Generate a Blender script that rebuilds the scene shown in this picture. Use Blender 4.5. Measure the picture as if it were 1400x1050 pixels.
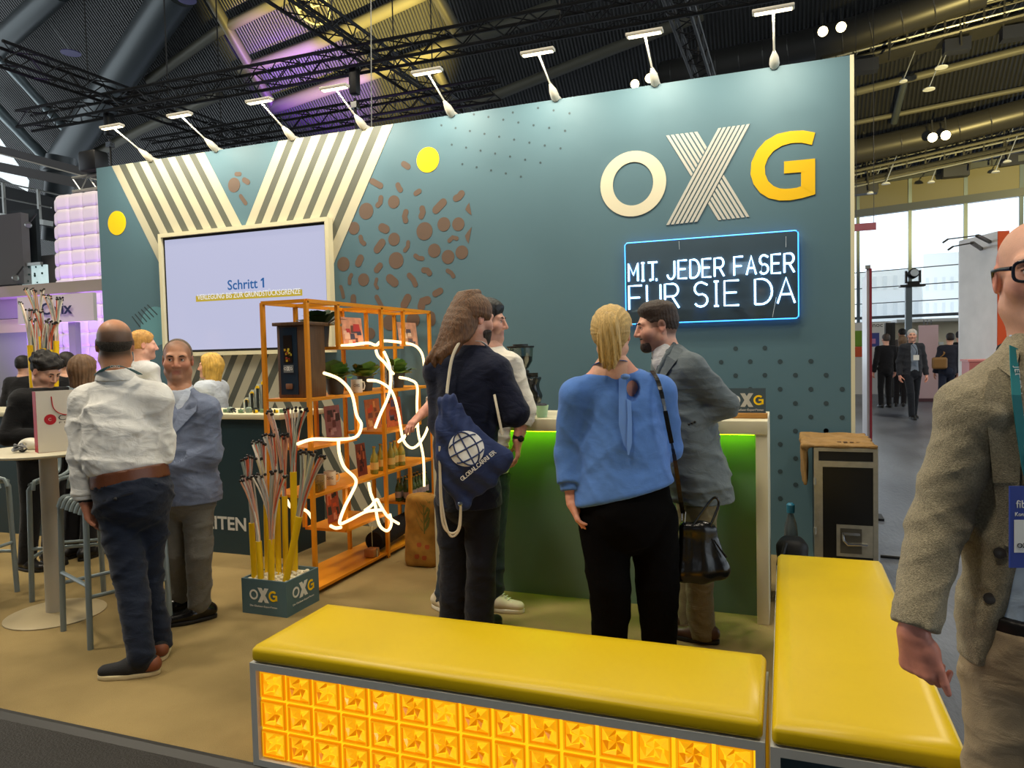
import bpy, bmesh, math, random
import numpy as np
from mathutils import Vector, Matrix

for _o in list(bpy.data.objects): bpy.data.objects.remove(_o)
SC = bpy.context.scene
COL = SC.collection
RND = random.Random(7)
PI = math.pi

# ------------------------------------------------------------------ camera
FPX = 997.4; YAW, PITCH, ROLL, HCAM = 0.3579, 0.04354, -0.02387, 1.5
def cam_axes():
    cy, sy = math.cos(YAW), math.sin(YAW)
    f0 = np.array([-sy, cy, 0]); r0 = np.array([cy, sy, 0]); u0 = np.array([0, 0, 1.])
    cp, sp = math.cos(PITCH), math.sin(PITCH)
    f = cp*f0 - sp*u0; u = cp*u0 + sp*f0
    cr, sr = math.cos(ROLL), math.sin(ROLL)
    return cr*r0 + sr*u, -sr*r0 + cr*u, f
CR, CU, CF = cam_axes(); CC = np.array([0, 0, HCAM])
cam_d = bpy.data.cameras.new('camera'); cam = bpy.data.objects.new('camera', cam_d); COL.objects.link(cam)
cam_d.sensor_fit = 'HORIZONTAL'; cam_d.sensor_width = 36; cam_d.lens = FPX/1400*36
cam_d.clip_start = 0.05; cam_d.clip_end = 400
cam.matrix_world = Matrix(((CR[0], CU[0], -CF[0], CC[0]), (CR[1], CU[1], -CF[1], CC[1]), (CR[2], CU[2], -CF[2], CC[2]), (0, 0, 0, 1)))
SC.camera = cam

# ------------------------------------------------------------------ world, exposure, large lights
SC.view_settings.view_transform = 'Standard'; SC.view_settings.look = 'None'
SC.view_settings.exposure = -0.12; SC.view_settings.gamma = 1.0; SC.view_settings.use_curve_mapping = False
try: SC.cycles.use_denoising = True
except Exception: pass
wd = bpy.data.worlds.new('overcast_sky'); SC.world = wd; wd.use_nodes = True
_bg = wd.node_tree.nodes['Background']; _bg.inputs[0].default_value = (0.82, 0.92, 1.0, 1); _bg.inputs[1].default_value = 2.4

def area_light(name, loc, target, size, power, color=(1, 1, 1), size_y=None, shape='DISK', spread=PI):
    l = bpy.data.lights.new(name, 'AREA'); l.energy = power; l.color = color; l.shape = shape; l.size = size; l.spread = spread
    if size_y: l.size_y = size_y
    o = bpy.data.objects.new(name, l); COL.objects.link(o); o.location = loc
    o.rotation_euler = (Vector(target) - Vector(loc)).to_track_quat('-Z', 'Y').to_euler()
    return o
WARM = (1.0, 0.89, 0.70)
# unseen area lamps added high overhead to brighten the stands
for _x, _y, _p in ((-6.5, 1.0, 420), (-2.0, -1.0, 300), (-1.5, 3.4, 220), (3.5, 1.5, 200), (-10.5, 3.4, 480), (4.5, 11.5, 520)):
    area_light('added_overhead_light', (_x, _y, 9.5), (_x, _y, 0), 1.2, _p, WARM)

# ------------------------------------------------------------------ pixel helpers (1400 x 1050 frame of the photograph)
def ray(x, y): return CF + CR*(x-700)/FPX - CU*(y-525)/FPX
def at(x, y, Y): d = ray(x, y); return CC + d*(Y/d[1])
def atx(x, y, X): d = ray(x, y); return CC + d*(X/d[0])
def atz(x, y, Z=0.0): d = ray(x, y); return CC + d*((Z-HCAM)/d[2])
def V3(p): return np.array(p, float)

# ------------------------------------------------------------------ materials
MATS = {}
def srgb(r, g, b):
    f = lambda c: (c/255/12.92 if c/255 <= 0.04045 else ((c/255+0.055)/1.055)**2.4)
    return (f(r), f(g), f(b))
def mat(name, rgb, rough=0.6, metal=0.0, bump=0.0, bscale=60.0, var=0.0, vscale=4.0, emit=None, estr=0.0, trans=0.0, ior=1.45, coat=0.0,
        stretch=(1, 1, 1), sheen=0.0, spec=0.5, alpha=1.0, vcol=False):
    """principled material; rgb in sRGB 0-255; noise gives grain (bump) and colour variation (var)"""
    if name in MATS: return MATS[name]
    m = bpy.data.materials.new(name); m.use_nodes = True; nt = m.node_tree; b = nt.nodes['Principled BSDF']
    c = srgb(*rgb); b.inputs['Base Color'].default_value = (*c, 1); b.inputs['Roughness'].default_value = rough; b.inputs['Metallic'].default_value = metal
    b.inputs['Transmission Weight'].default_value = trans; b.inputs['IOR'].default_value = ior; b.inputs['Coat Weight'].default_value = coat
    b.inputs['Sheen Weight'].default_value = sheen; b.inputs['Specular IOR Level'].default_value = spec; b.inputs['Alpha'].default_value = alpha
    if emit is not None:
        b.inputs['Emission Color'].default_value = (*srgb(*emit), 1); b.inputs['Emission Strength'].default_value = estr
    base = None
    if vcol:
        at_ = nt.nodes.new('ShaderNodeVertexColor'); at_.layer_name = 'Col'; base = at_.outputs['Color']
        nt.links.new(base, b.inputs['Base Color'])
    if bump or var:
        tc = nt.nodes.new('ShaderNodeTexCoord'); mp = nt.nodes.new('ShaderNodeMapping'); mp.inputs['Scale'].default_value = stretch
        nt.links.new(tc.outputs['Object'], mp.inputs['Vector'])
    if var:
        n = nt.nodes.new('ShaderNodeTexNoise'); n.inputs['Scale'].default_value = vscale; n.inputs['Detail'].default_value = 5
        nt.links.new(mp.outputs[0], n.inputs['Vector'])
        mr = nt.nodes.new('ShaderNodeMapRange'); mr.inputs[1].default_value = 0.3; mr.inputs[2].default_value = 0.7
        mr.inputs[3].default_value = 1-var; mr.inputs[4].default_value = 1+var
        nt.links.new(n.outputs['Fac'], mr.inputs[0])
        mx = nt.nodes.new('ShaderNodeVectorMath'); mx.operation = 'SCALE'
        if base is not None: nt.links.new(base, mx.inputs[0])
        else: mx.inputs[0].default_value = c
        nt.links.new(mr.outputs[0], mx.inputs['Scale']); nt.links.new(mx.outputs[0], b.inputs['Base Color'])
    if bump:
        n2 = nt.nodes.new('ShaderNodeTexNoise'); n2.inputs['Scale'].default_value = bscale; n2.inputs['Detail'].default_value = 4
        nt.links.new(mp.outputs[0], n2.inputs['Vector'])
        bp = nt.nodes.new('ShaderNodeBump'); bp.inputs['Strength'].default_value = bump; bp.inputs['Distance'].default_value = 0.01
        nt.links.new(n2.outputs['Fac'], bp.inputs['Height']); nt.links.new(bp.outputs[0], b.inputs['Normal'])
    MATS[name] = m; return m
def emat(name, rgb, strength):
    if name in MATS: return MATS[name]
    m = bpy.data.materials.new(name); m.use_nodes = True; nt = m.node_tree; b = nt.nodes['Principled BSDF']
    b.inputs['Base Color'].default_value = (*srgb(*rgb), 1); b.inputs['Emission Color'].default_value = (*srgb(*rgb), 1); b.inputs['Emission Strength'].default_value = strength
    MATS[name] = m; return m
def pane_mat(name, rgb=(255, 255, 255), gloss=0.06, rough=0.03):
    if name in MATS: return MATS[name]
    m = bpy.data.materials.new(name); m.use_nodes = True; nt = m.node_tree; nt.nodes.remove(nt.nodes['Principled BSDF'])
    t = nt.nodes.new('ShaderNodeBsdfTransparent'); t.inputs[0].default_value = (*srgb(*rgb), 1)
    g = nt.nodes.new('ShaderNodeBsdfGlossy'); g.inputs['Roughness'].default_value = rough
    mx = nt.nodes.new('ShaderNodeMixShader'); mx.inputs[0].default_value = gloss
    nt.links.new(t.outputs[0], mx.inputs[1]); nt.links.new(g.outputs[0], mx.inputs[2]); nt.links.new(mx.outputs[0], nt.nodes['Material Output'].inputs[0])
    MATS[name] = m; return m

# ------------------------------------------------------------------ mesh building
def unit(v): v = np.array(v, float); n = np.linalg.norm(v); return v/n if n > 1e-12 else v
class MB:
    """collects primitive shapes, built into ONE mesh object"""
    def __init__(s): s.v = []; s.f = []
    def add(s, vs, fs):
        o = len(s.v); s.v += [tuple(map(float, p)) for p in vs]; s.f += [tuple(i+o for i in f) for f in fs]; return s
    def box(s, x0, x1, y0, y1, z0, z1):
        return s.add([(x0, y0, z0), (x1, y0, z0), (x1, y1, z0), (x0, y1, z0), (x0, y0, z1), (x1, y0, z1), (x1, y1, z1), (x0, y1, z1)],
                     [(3, 2, 1, 0), (4, 5, 6, 7), (0, 1, 5, 4), (1, 2, 6, 5), (2, 3, 7, 6), (3, 0, 4, 7)])
    def hexa(s, p): return s.add(p, [(3, 2, 1, 0), (4, 5, 6, 7), (0, 1, 5, 4), (1, 2, 6, 5), (2, 3, 7, 6), (3, 0, 4, 7)])
    def bar(s, a, b, w, h=None, up=(0, 0, 1)):
        """rectangular bar from a to b"""
        a = V3(a); b = V3(b); h = h or w; d = unit(b-a); up = V3(up)
        if abs(d@up) > 0.98: up = V3((0, 1, 0))
        x = unit(np.cross(d, up)); y = np.cross(x, d)
        return s.hexa([c + x*sx*w/2 + y*sy*h/2 for c in (a, b) for sx, sy in ((-1, -1), (1, -1), (1, 1), (-1, 1))])
    def tube(s, pts, r, n=10, cap=True):
        pts = [V3(p) for p in pts]; rs = r if hasattr(r, '__len__') else [r]*len(pts)
        o = len(s.v); N = len(pts); x = None
        for i, p in enumerate(pts):
            d = unit(pts[min(i+1, N-1)] - pts[max(i-1, 0)])
            if x is None:
                x = unit(np.cross(d, (0, 0, 1) if abs(d[2]) < 0.9 else (1, 0, 0)))
            else: x = unit(x - d*(x@d))
            y = np.cross(d, x)
            for k in range(n):
                a = 2*PI*k/n; s.v.append(tuple(p + (x*math.cos(a) + y*math.sin(a))*rs[i]))
        for i in range(N-1):
            for k in range(n):
                s.f.append((o+i*n+k, o+i*n+(k+1) % n, o+(i+1)*n+(k+1) % n, o+(i+1)*n+k))
        if cap: s.f.append(tuple(o+k for k in range(n))[::-1]); s.f.append(tuple(o+(N-1)*n+k for k in range(n)))
        return s
    def lathe(s, prof, c=(0, 0, 0), n=20, axis=(0, 0, 1)):
        """profile of (r, h) turned about an axis through c"""
        c = V3(c); ax = unit(axis); x = unit(np.cross(ax, (0, 0, 1) if abs(ax[2]) < 0.9 else (1, 0, 0))); y = np.cross(ax, x); o = len(s.v)
        for r, h in prof:
            for k in range(n):
                a = 2*PI*k/n; s.v.append(tuple(c + ax*h + (x*math.cos(a) + y*math.sin(a))*max(r, 1e-4)))
        for i in range(len(prof)-1):
            for k in range(n): s.f.append((o+i*n+k, o+i*n+(k+1) % n, o+(i+1)*n+(k+1) % n, o+(i+1)*n+k))
        s.f.append(tuple(o+k for k in range(n))[::-1]); s.f.append(tuple(o+(len(prof)-1)*n+k for k in range(n)))
        return s
    def ball(s, c, r, n=10, m=6):
        r = r if hasattr(r, '__len__') else (r, r, r); c = V3(c); o = len(s.v)
        for i in range(1, m):
            t = PI*i/m
            for k in range(n):
                a = 2*PI*k/n; s.v.append((c[0]+r[0]*math.sin(t)*math.cos(a), c[1]+r[1]*math.sin(t)*math.sin(a), c[2]+r[2]*math.cos(t)))
        top = len(s.v); s.v.append((c[0], c[1], c[2]+r[2])); bot = len(s.v); s.v.append((c[0], c[1], c[2]-r[2]))
        for i in range(m-2):
            for k in range(n): s.f.append((o+i*n+k, o+(i+1)*n+k, o+(i+1)*n+(k+1) % n, o+i*n+(k+1) % n))
        for k in range(n): s.f.append((top, o+k, o+(k+1) % n)); s.f.append((bot, o+(m-2)*n+(k+1) % n, o+(m-2)*n+k))
        return s
    def plate(s, poly, origin, ux, uy, t0=0.0, t1=0.002):
        """2D polygon extruded from t0 to t1 along ux x uy"""
        O = V3(origin); ux = V3(ux); uy = V3(uy); nz = unit(np.cross(ux, uy)); n = len(poly)
        A = sum(poly[i][0]*poly[(i+1) % n][1]-poly[(i+1) % n][0]*poly[i][1] for i in range(n))
        if A < 0: poly = poly[::-1]
        vs = [O+ux*p[0]+uy*p[1]+nz*t0 for p in poly] + [O+ux*p[0]+uy*p[1]+nz*t1 for p in poly]
        return s.add(vs, [tuple(range(n))[::-1], tuple(range(n, 2*n))] + [(i, (i+1) % n, n+(i+1) % n, n+i) for i in range(n)])
    def strip(s, outer, inner, origin, ux, uy, t1=0.002):
        """band between two open or closed polylines of equal length"""
        O = V3(origin); ux = V3(ux); uy = V3(uy); nz = unit(np.cross(ux, uy)); n = len(outer)
        P = lambda p, t: O+ux*p[0]+uy*p[1]+nz*t
        for i in range(n-1):
            q = [outer[i], outer[i+1], inner[i+1], inner[i]]
            A = sum(q[k][0]*q[(k+1) % 4][1]-q[(k+1) % 4][0]*q[k][1] for k in range(4))
            if A < 0: q = q[::-1]
            s.hexa([P(p, 0) for p in q] + [P(p, t1) for p in q])
        return s

def org_of(o):
    while o is not None:
        if '_org' in o: return np.array(o['_org'])
        o = o.parent
    return np.zeros(3)
def build(name, mb, m, parent=None, smooth=False, bevel=0.0, bseg=2, angle=40):
    """ONE mesh object; world coordinates are made local to the parent's origin"""
    me = bpy.data.meshes.new(name)
    v = np.array(mb.v, float) - org_of(parent)
    me.from_pydata(v.tolist(), [], mb.f); me.update()
    if bevel:
        bm = bmesh.new(); bm.from_mesh(me); bmesh.ops.remove_doubles(bm, verts=bm.verts, dist=1e-5)
        bmesh.ops.bevel(bm, geom=[e for e in bm.edges if len(e.link_faces) == 2 and e.calc_face_angle(0) > 0.5], offset=bevel, segments=bseg, affect='EDGES', profile=0.5)
        bm.to_mesh(me); bm.free()
    if smooth or bevel:
        me.shade_smooth()
        try: me.set_sharp_from_angle(angle=math.radians(angle))
        except Exception: pass
    me.materials.append(m)
    o = bpy.data.objects.new(name, me); COL.objects.link(o)
    if parent is not None:
        o.parent = parent
    return o
def tag(o, label=None, cat=None, group=None, kind=None):
    if label: o['label'] = label
    if cat: o['category'] = cat
    if group: o['group'] = group
    if kind: o['kind'] = kind
    return o
def thing(name, label, cat, loc=(0, 0, 0), group=None):
    o = bpy.data.objects.new(name, None); COL.objects.link(o); o.location = tuple(map(float, loc)); o['_org'] = [float(c) for c in loc]
    o.empty_display_size = 0.1
    return tag(o, label, cat, group)
def struct(name, mb, m, **k):
    o = build(name, mb, m, **k); o['kind'] = 'structure'; return o
def copy_tree(o, loc=None, rz=None, label=None, group=None, parent=None):
    c = o.copy(); COL.objects.link(c); c.parent = parent
    if loc is not None: c.location = tuple(map(float, loc)); 
    if rz is not None: c.rotation_euler = (0, 0, rz)
    if label: c['label'] = label
    if group: c['group'] = group
    for ch in o.children: copy_tree(ch, parent=c)
    return c
def text_mesh(name, s, m, origin, ux, uy, h, parent=None, align='LEFT', depth=0.001, width=None, off=0.0, bold=0.0):
    """lettering as thin raised geometry; h = cap height in metres"""
    cu = bpy.data.curves.new('txt', 'FONT'); cu.body = s; cu.size = 1; cu.extrude = 0.5; cu.offset = bold; cu.resolution_u = 3
    ob = bpy.data.objects.new('txt', cu); COL.objects.link(ob)
    dg = bpy.context.evaluated_depsgraph_get(); me = bpy.data.meshes.new_from_object(ob.evaluated_get(dg))
    bpy.data.objects.remove(ob); bpy.data.curves.remove(cu)
    n = len(me.vertices); co = np.empty(n*3); me.vertices.foreach_get('co', co); co = co.reshape(-1, 3)
    k = h/0.70
    w0, w1 = co[:, 0].min(), co[:, 0].max(); sx = k if width is None else width/(w1-w0)
    x = (co[:, 0]-w0)*sx
    if align == 'CENTER': x -= (w1-w0)*sx/2
    ux = unit(ux); uy = unit(uy); nz = np.cross(ux, uy)
    P = V3(origin) + np.outer(x, ux) + np.outer(co[:, 1]*k, uy) + np.outer((co[:, 2]+0.5)*depth+off, nz) - org_of(parent)
    me.vertices.foreach_set('co', P.ravel()); me.materials.clear(); me.materials.append(m); me.name = name; me.update()
    o = bpy.data.objects.new(name, me); COL.objects.link(o); o.parent = parent
    return o
def circ(cx, cy, rx, ry=None, n=28, a0=0.0, a1=2*PI):
    ry = ry or rx
    full = abs(a1-a0-2*PI) < 1e-6
    return [(cx+rx*math.cos(a0+(a1-a0)*i/(n if full else n-1)), cy+ry*math.sin(a0+(a1-a0)*i/(n if full else n-1))) for i in range(n)]
def stroke2d(pts, r, n=5):
    """outline polygon of a round-ended stroke along pts"""
    P = [np.array(p, float) for p in pts]; L = []; Rr = []
    for i, p in enumerate(P):
        d = P[min(i+1, len(P)-1)]-P[max(i-1, 0)]; d /= np.linalg.norm(d); nn = np.array([-d[1], d[0]])
        L.append(p+nn*r); Rr.append(p-nn*r)
    def capp(c, d):
        a = math.atan2(d[1], d[0]); return [c+r*np.array([math.cos(a+PI/2-PI*k/n), math.sin(a+PI/2-PI*k/n)]) for k in range(1, n)]
    out = L + capp(P[-1], P[-1]-P[-2]) + Rr[::-1] + capp(P[0], P[0]-P[1])
    return [tuple(p) for p in out]
def smooth_path(pts, k=6):
    """Catmull-Rom through the points"""
    P = [V3(p) for p in pts]; out = []
    for i in range(len(P)-1):
        p0 = P[max(i-1, 0)]; p1 = P[i]; p2 = P[i+1]; p3 = P[min(i+2, len(P)-1)]
        for j in range(k):
            t = j/k; out.append(0.5*((2*p1)+(-p0+p2)*t+(2*p0-5*p1+4*p2-p3)*t*t+(-p0+3*p1-3*p2+p3)*t**3))
    out.append(P[-1]); return out
def xg_logo(prefix, O, ux, uy, w, parent, mo, mx, mg, stripes=0, depth=0.002):
    """the O-X-G mark: w = overall width; origin lower left of the X"""
    s = w
    mb = MB(); k = 40
    co = circ(0.152*s, 0.235*s, 0.152*s, 0.152*s, k); ci = circ(0.152*s, 0.235*s, 0.100*s, 0.100*s, k)
    mb.strip(co+co[:1], ci+ci[:1], O, ux, uy, depth); build('letter_o', mb, mo, parent)
    A = [(0.30*s, 0.452*s), (0.442*s, 0.452*s), (0.695*s, 0.02*s), (0.553*s, 0.02*s)]
    B = [(0.553*s, 0.452*s), (0.695*s, 0.452*s), (0.442*s, 0.02*s), (0.30*s, 0.02*s)]
    mb = MB()
    def bars(q, n, t):
        for i in range(n):
            f0 = i/n if n > 1 else 0; f1 = (i+0.6)/n if n > 1 else 1
            lerp = lambda a, b, f: (a[0]+(b[0]-a[0])*f, a[1]+(b[1]-a[1])*f)
            mb.plate([lerp(q[0], q[1], f0), lerp(q[0], q[1], f1), lerp(q[3], q[2], f1), lerp(q[3], q[2], f0)], O, ux, uy, 0, t)
    bars(A, max(1, stripes), depth*0.6); bars(B, max(1, stripes), depth*1.3); build('letter_x', mb, mx, parent)
    gx, gy, R, r = 0.855*s, 0.235*s, 0.158*s, 0.100*s
    a0, a1 = math.radians(48), math.radians(315)
    o_ = [(gx+R*math.cos(a0+(a1-a0)*i/30), gy+R*math.sin(a0+(a1-a0)*i/30)) for i in range(31)]
    i_ = [(gx+r*math.cos(a0+(a1-a0)*i/30), gy+r*math.sin(a0+(a1-a0)*i/30)) for i in range(31)]
    xr = gx+R*0.90; mb = MB(); mb.strip(o_, i_, O, ux, uy, depth)
    mb.plate([(xr-0.06*s, gy+0.03*s), (xr, gy+0.03*s), (xr, gy-R*0.80), (xr-0.06*s, gy-R*0.86)], O, ux, uy, 0, depth)
    mb.plate([(gx-0.005*s, gy+0.03*s), (xr-0.058*s, gy+0.03*s), (xr-0.058*s, gy-0.025*s), (gx-0.005*s, gy-0.025*s)], O, ux, uy, 0, depth)
    build('letter_g', mb, mg, parent)
# ================================================================== SETTING: floors and stand wall
D = 5.464
M_wall = mat('stand_teal', (80, 110, 122), 0.55, bump=0.03, bscale=400, var=0.03, vscale=1.5)
M_cream = mat('cream_laminate', (214, 207, 174), 0.5, var=0.03)
M_carpet = mat('beige_carpet', (148, 128, 86), 0.95, bump=0.6, bscale=260, var=0.22, vscale=1.6, spec=0.1)
M_black = mat('black_plastic', (18, 18, 18), 0.45)
M_hall = mat('hall_floor', (104, 110, 122), 0.34, bump=0.5, bscale=40, var=0.35, vscale=2.0, stretch=(1, 0.25, 1))
M_white = mat('white_paint', (225, 225, 220), 0.5)
mb = MB().box(-60, 60, -30, 60, -0.4, 0.0); struct('floor', mb, M_hall)
mb = MB().box(-14, 0.48, -3.0, 2.06, 0.0, 0.004); struct('floor_black_carpet', mb, mat('black_carpet', (34, 31, 27), 0.6, bump=0.5, bscale=120, var=0.4, vscale=1.5))
mb = MB().box(-9.5, 0.46, 2.11, D+0.1, 0.0, 0.012); carpet = struct('floor_carpet', mb, M_carpet)
mb = MB().hexa([(-9.5, 2.06, 0.0), (0.48, 2.06, 0.0), (0.48, 2.11, 0.0), (-9.5, 2.11, 0.0), (-9.5, 2.095, 0.014), (0.48, 2.095, 0.014), (0.48, 2.11, 0.016), (-9.5, 2.11, 0.016)])
struct('trim_1', mb, mat('black_rubber_edge', (30, 28, 24), 0.5))

mb = MB().box(-6.413, 0.425, D, D+0.10, 0.0, 3.43); wall = struct('wall_back', mb, M_wall)
mb = MB().box(0.425, 0.450, D-0.002, D+0.102, 0.0, 3.432); struct('trim_2', mb, M_cream)
WX, WZ = (1, 0, 0), (0, 0, 1); WO = (0, D, 0)
def W(x, y): p = at(x, y, D); return (p[0], p[2])
M_band = mat('print_dark_olive', (88, 90, 80), 0.55); M_stripe = mat('print_cream', (184, 178, 154), 0.5)
M_blob = mat('print_brown', (98, 80, 68), 0.55); M_yel = mat('print_yellow', (250, 205, 0), 0.5); M_dot = mat('print_dot_dark', (50, 66, 72), 0.55)
M_pale = mat('print_pale_teal', (96, 146, 156), 0.55)
def wplate(name, poly, m, t): return build(name, MB().plate(poly, WO, WX, WZ, 0.0, t), m, wall)
# the giant X of stripes
def stripe_set(tops, xz0, xz1, zt, tb, ts):
    """tops: (x0, x1) pairs along the wall top; all lean like the edge from xz0 to xz1"""
    k = (xz1[0]-xz0[0])/(xz1[1]-xz0[1]); zb = 0.0
    q = lambda xa, xb: [(xa, zt), (xb, zt), (xb+(zb-zt)*k, zb), (xa+(zb-zt)*k, zb)]
    wplate('stripe_ground', q(tops[0][0], tops[-1][1]), M_band, tb)
    for a, b in tops: wplate('stripe', q(a, b), M_stripe, ts)
zt = 3.428
tx = lambda x, y: W(x, y)[0]
ytop = lambda x: 230.4-(x-131.6)*0.1497
Ls = [(152.9, 162.9), (171.7, 181.7), (190.7, 201), (210, 220), (228.9, 239.3), (247.9, 258.6), (267, 279.3)]
Rs = [(381.4, 394), (404, 416), (426.3, 439.5), (449.4, 463), (473.4, 487), (497.4, 511), (523, 538)]
stripe_set([(tx(a, ytop(a)), tx(b, ytop(b))) for a, b in Ls], W(152.9, 228), W(212.9, 350), zt, 0.001, 0.002)
stripe_set([(tx(a, ytop(a)), tx(b, ytop(b))) for a, b in Rs], W(538, 171.7), W(466.6, 339), zt, 0.003, 0.004)
# yellow discs, pale disc with hatching
for x, y, r in ((160, 305, 0.118), (585, 218.5, 0.103)): wplate('disc', circ(*W(x, y), r, n=36), M_yel, 0.003)
wplate('disc', circ(*W(213, 446), 0.19, n=36), M_pale, 0.0015)
for i in range(6):
    a = W(181+i*4.2, 433-i*3.2); b = W(191+i*4.8, 446-i*3.2); wplate('hatch', stroke2d([a, b], 0.006), M_dot, 0.0025)
# brown cell shapes (traced in a detail of the wall)
def G3(x, y): return W(440+x/5, 220+y/5)
pxm = abs(W(560, 320)[0]-W(559, 320)[0])/5
for x, y, r in ((303, 343, 50), (492, 280, 39), (702, 480, 53), (494, 535, 39), (508, 680, 50), (834, 433, 41), (933, 432, 39), (769, 613, 41), (863, 656, 41), (957, 625, 40),
                (286, 812, 39), (220, 460, 39), (148, 705, 44), (465, 1105, 48), (625, 1085, 44), (230, 130, 30), (180, 290, 26), (-600, 165, 48), (105, 195, 26), (330, 1180, 36)):
    wplate('cell_shape', circ(*G3(x, y), r*pxm*1.02, n=26), M_blob, 0.002)
for pts, r in ((((780, 335), (830, 283)), 24), (((412, 455), (438, 467)), 27), (((378, 605), (412, 558)), 25), (((250, 700), (265, 665)), 24), (((375, 745), (398, 715)), 20),
               (((465, 803), (498, 832)), 28), (((562, 985), (588, 935)), 25), (((775, 908), (810, 888)), 20), (((216, 932), (216, 985)), 20), (((643, 222), (666, 207)), 16), (((345, 138), (402, 170)), 19),
               (((383, 302), (400, 285), (404, 252)), 17), (((575, 348), (566, 378), (573, 408)), 18), (((686, 325), (692, 350), (680, 378)), 19), (((265, 520), (272, 550), (290, 565)), 15),
               (((590, 556), (588, 585), (568, 612)), 13), (((640, 648), (662, 664), (688, 667)), 14), (((697, 746), (722, 748), (736, 768)), 18), (((598, 782), (626, 812), (640, 845)), 17),
               (((860, 750), (885, 765), (900, 788)), 13), (((872, 545), (895, 522), (922, 530)), 13), (((918, 255), (938, 246), (955, 224)), 21), (((190, 835), (190, 800), (202, 780)), 13),
               (((375, 808), (366, 845), (380, 868)), 11), (((680, 995), (688, 962), (722, 952)), 26), (((130, 860), (140, 890), (148, 930)), 12), (((375, 930), (392, 962), (412, 1000)), 15),
               (((520, 165), (528, 185), (538, 198)), 17), (((-505, 145), (-530, 130)), 18), (((-555, 240), (-520, 290)), 14), (((-585, 90), (-560, 90)), 14), (((560, 20), (590, 40)), 18), (((120, 40), (160, 60)), 20), (((745, 1060), (748, 1095)), 30)):
    wplate('cell_shape', stroke2d([G3(*p) for p in pts], r*pxm), M_blob, 0.002)
for a, b in (((1008, 285), (1024, 372)), ((1025, 452), (1003, 565))):
    p, q = G3(*a), G3(*b); mid = ((p[0]+q[0])/2-0.045, (p[1]+q[1])/2)
    wplate('cell_shape', [p, q, ((q[0]+mid[0])/2-0.005, (q[1]+mid[1])/2), mid, ((p[0]+mid[0])/2-0.005, (p[1]+mid[1])/2)], M_blob, 0.002)
# small dots, upper middle
for x, y in ((150, 199), (273, 223), (397, 249), (524, 274), (652, 299), (782, 324), (915, 350), (1049, 375), (1186, 400), (432, 104), (559, 127), (688, 151), (819, 175), (952, 199), (1087, 222), (1225, 247),
             (771, 88), (990, 48), (1126, 70), (1264, 95), (240, 368), (364, 393), (490, 419), (617, 445), (747, 471), (878, 498), (1011, 524), (332, 537), (456, 564), (582, 591), (710, 618), (841, 646)):
    wplate('dot', circ(*W(580+x/6.364, 140+y/6.364), 0.0088, n=12), M_dot, 0.0015)
# larger dots, lower right
for o, s, L in (((1000, 300), 3.5, ((20, 618), (160, 615), (90, 680), (233, 680), (380, 678), (20, 747), (160, 745), (306, 745), (453, 745), (90, 812), (233, 812), (380, 812), (530, 812), (306, 880), (453, 880), (233, 944), (380, 945), (530, 948), (306, 1012), (453, 1012))),
                ((1020, 520), 3.75, ((175, 327), (254, 400), (175, 467), (254, 535), (175, 605), (330, 327), (410, 258))),
                ((740, 380), 4.0375, ((993, 465),))):
    for x, y in L: wplate('dot', circ(*W(o[0]+x/s, o[1]+y/s), 0.0165, n=14), M_dot, 0.0015)
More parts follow.
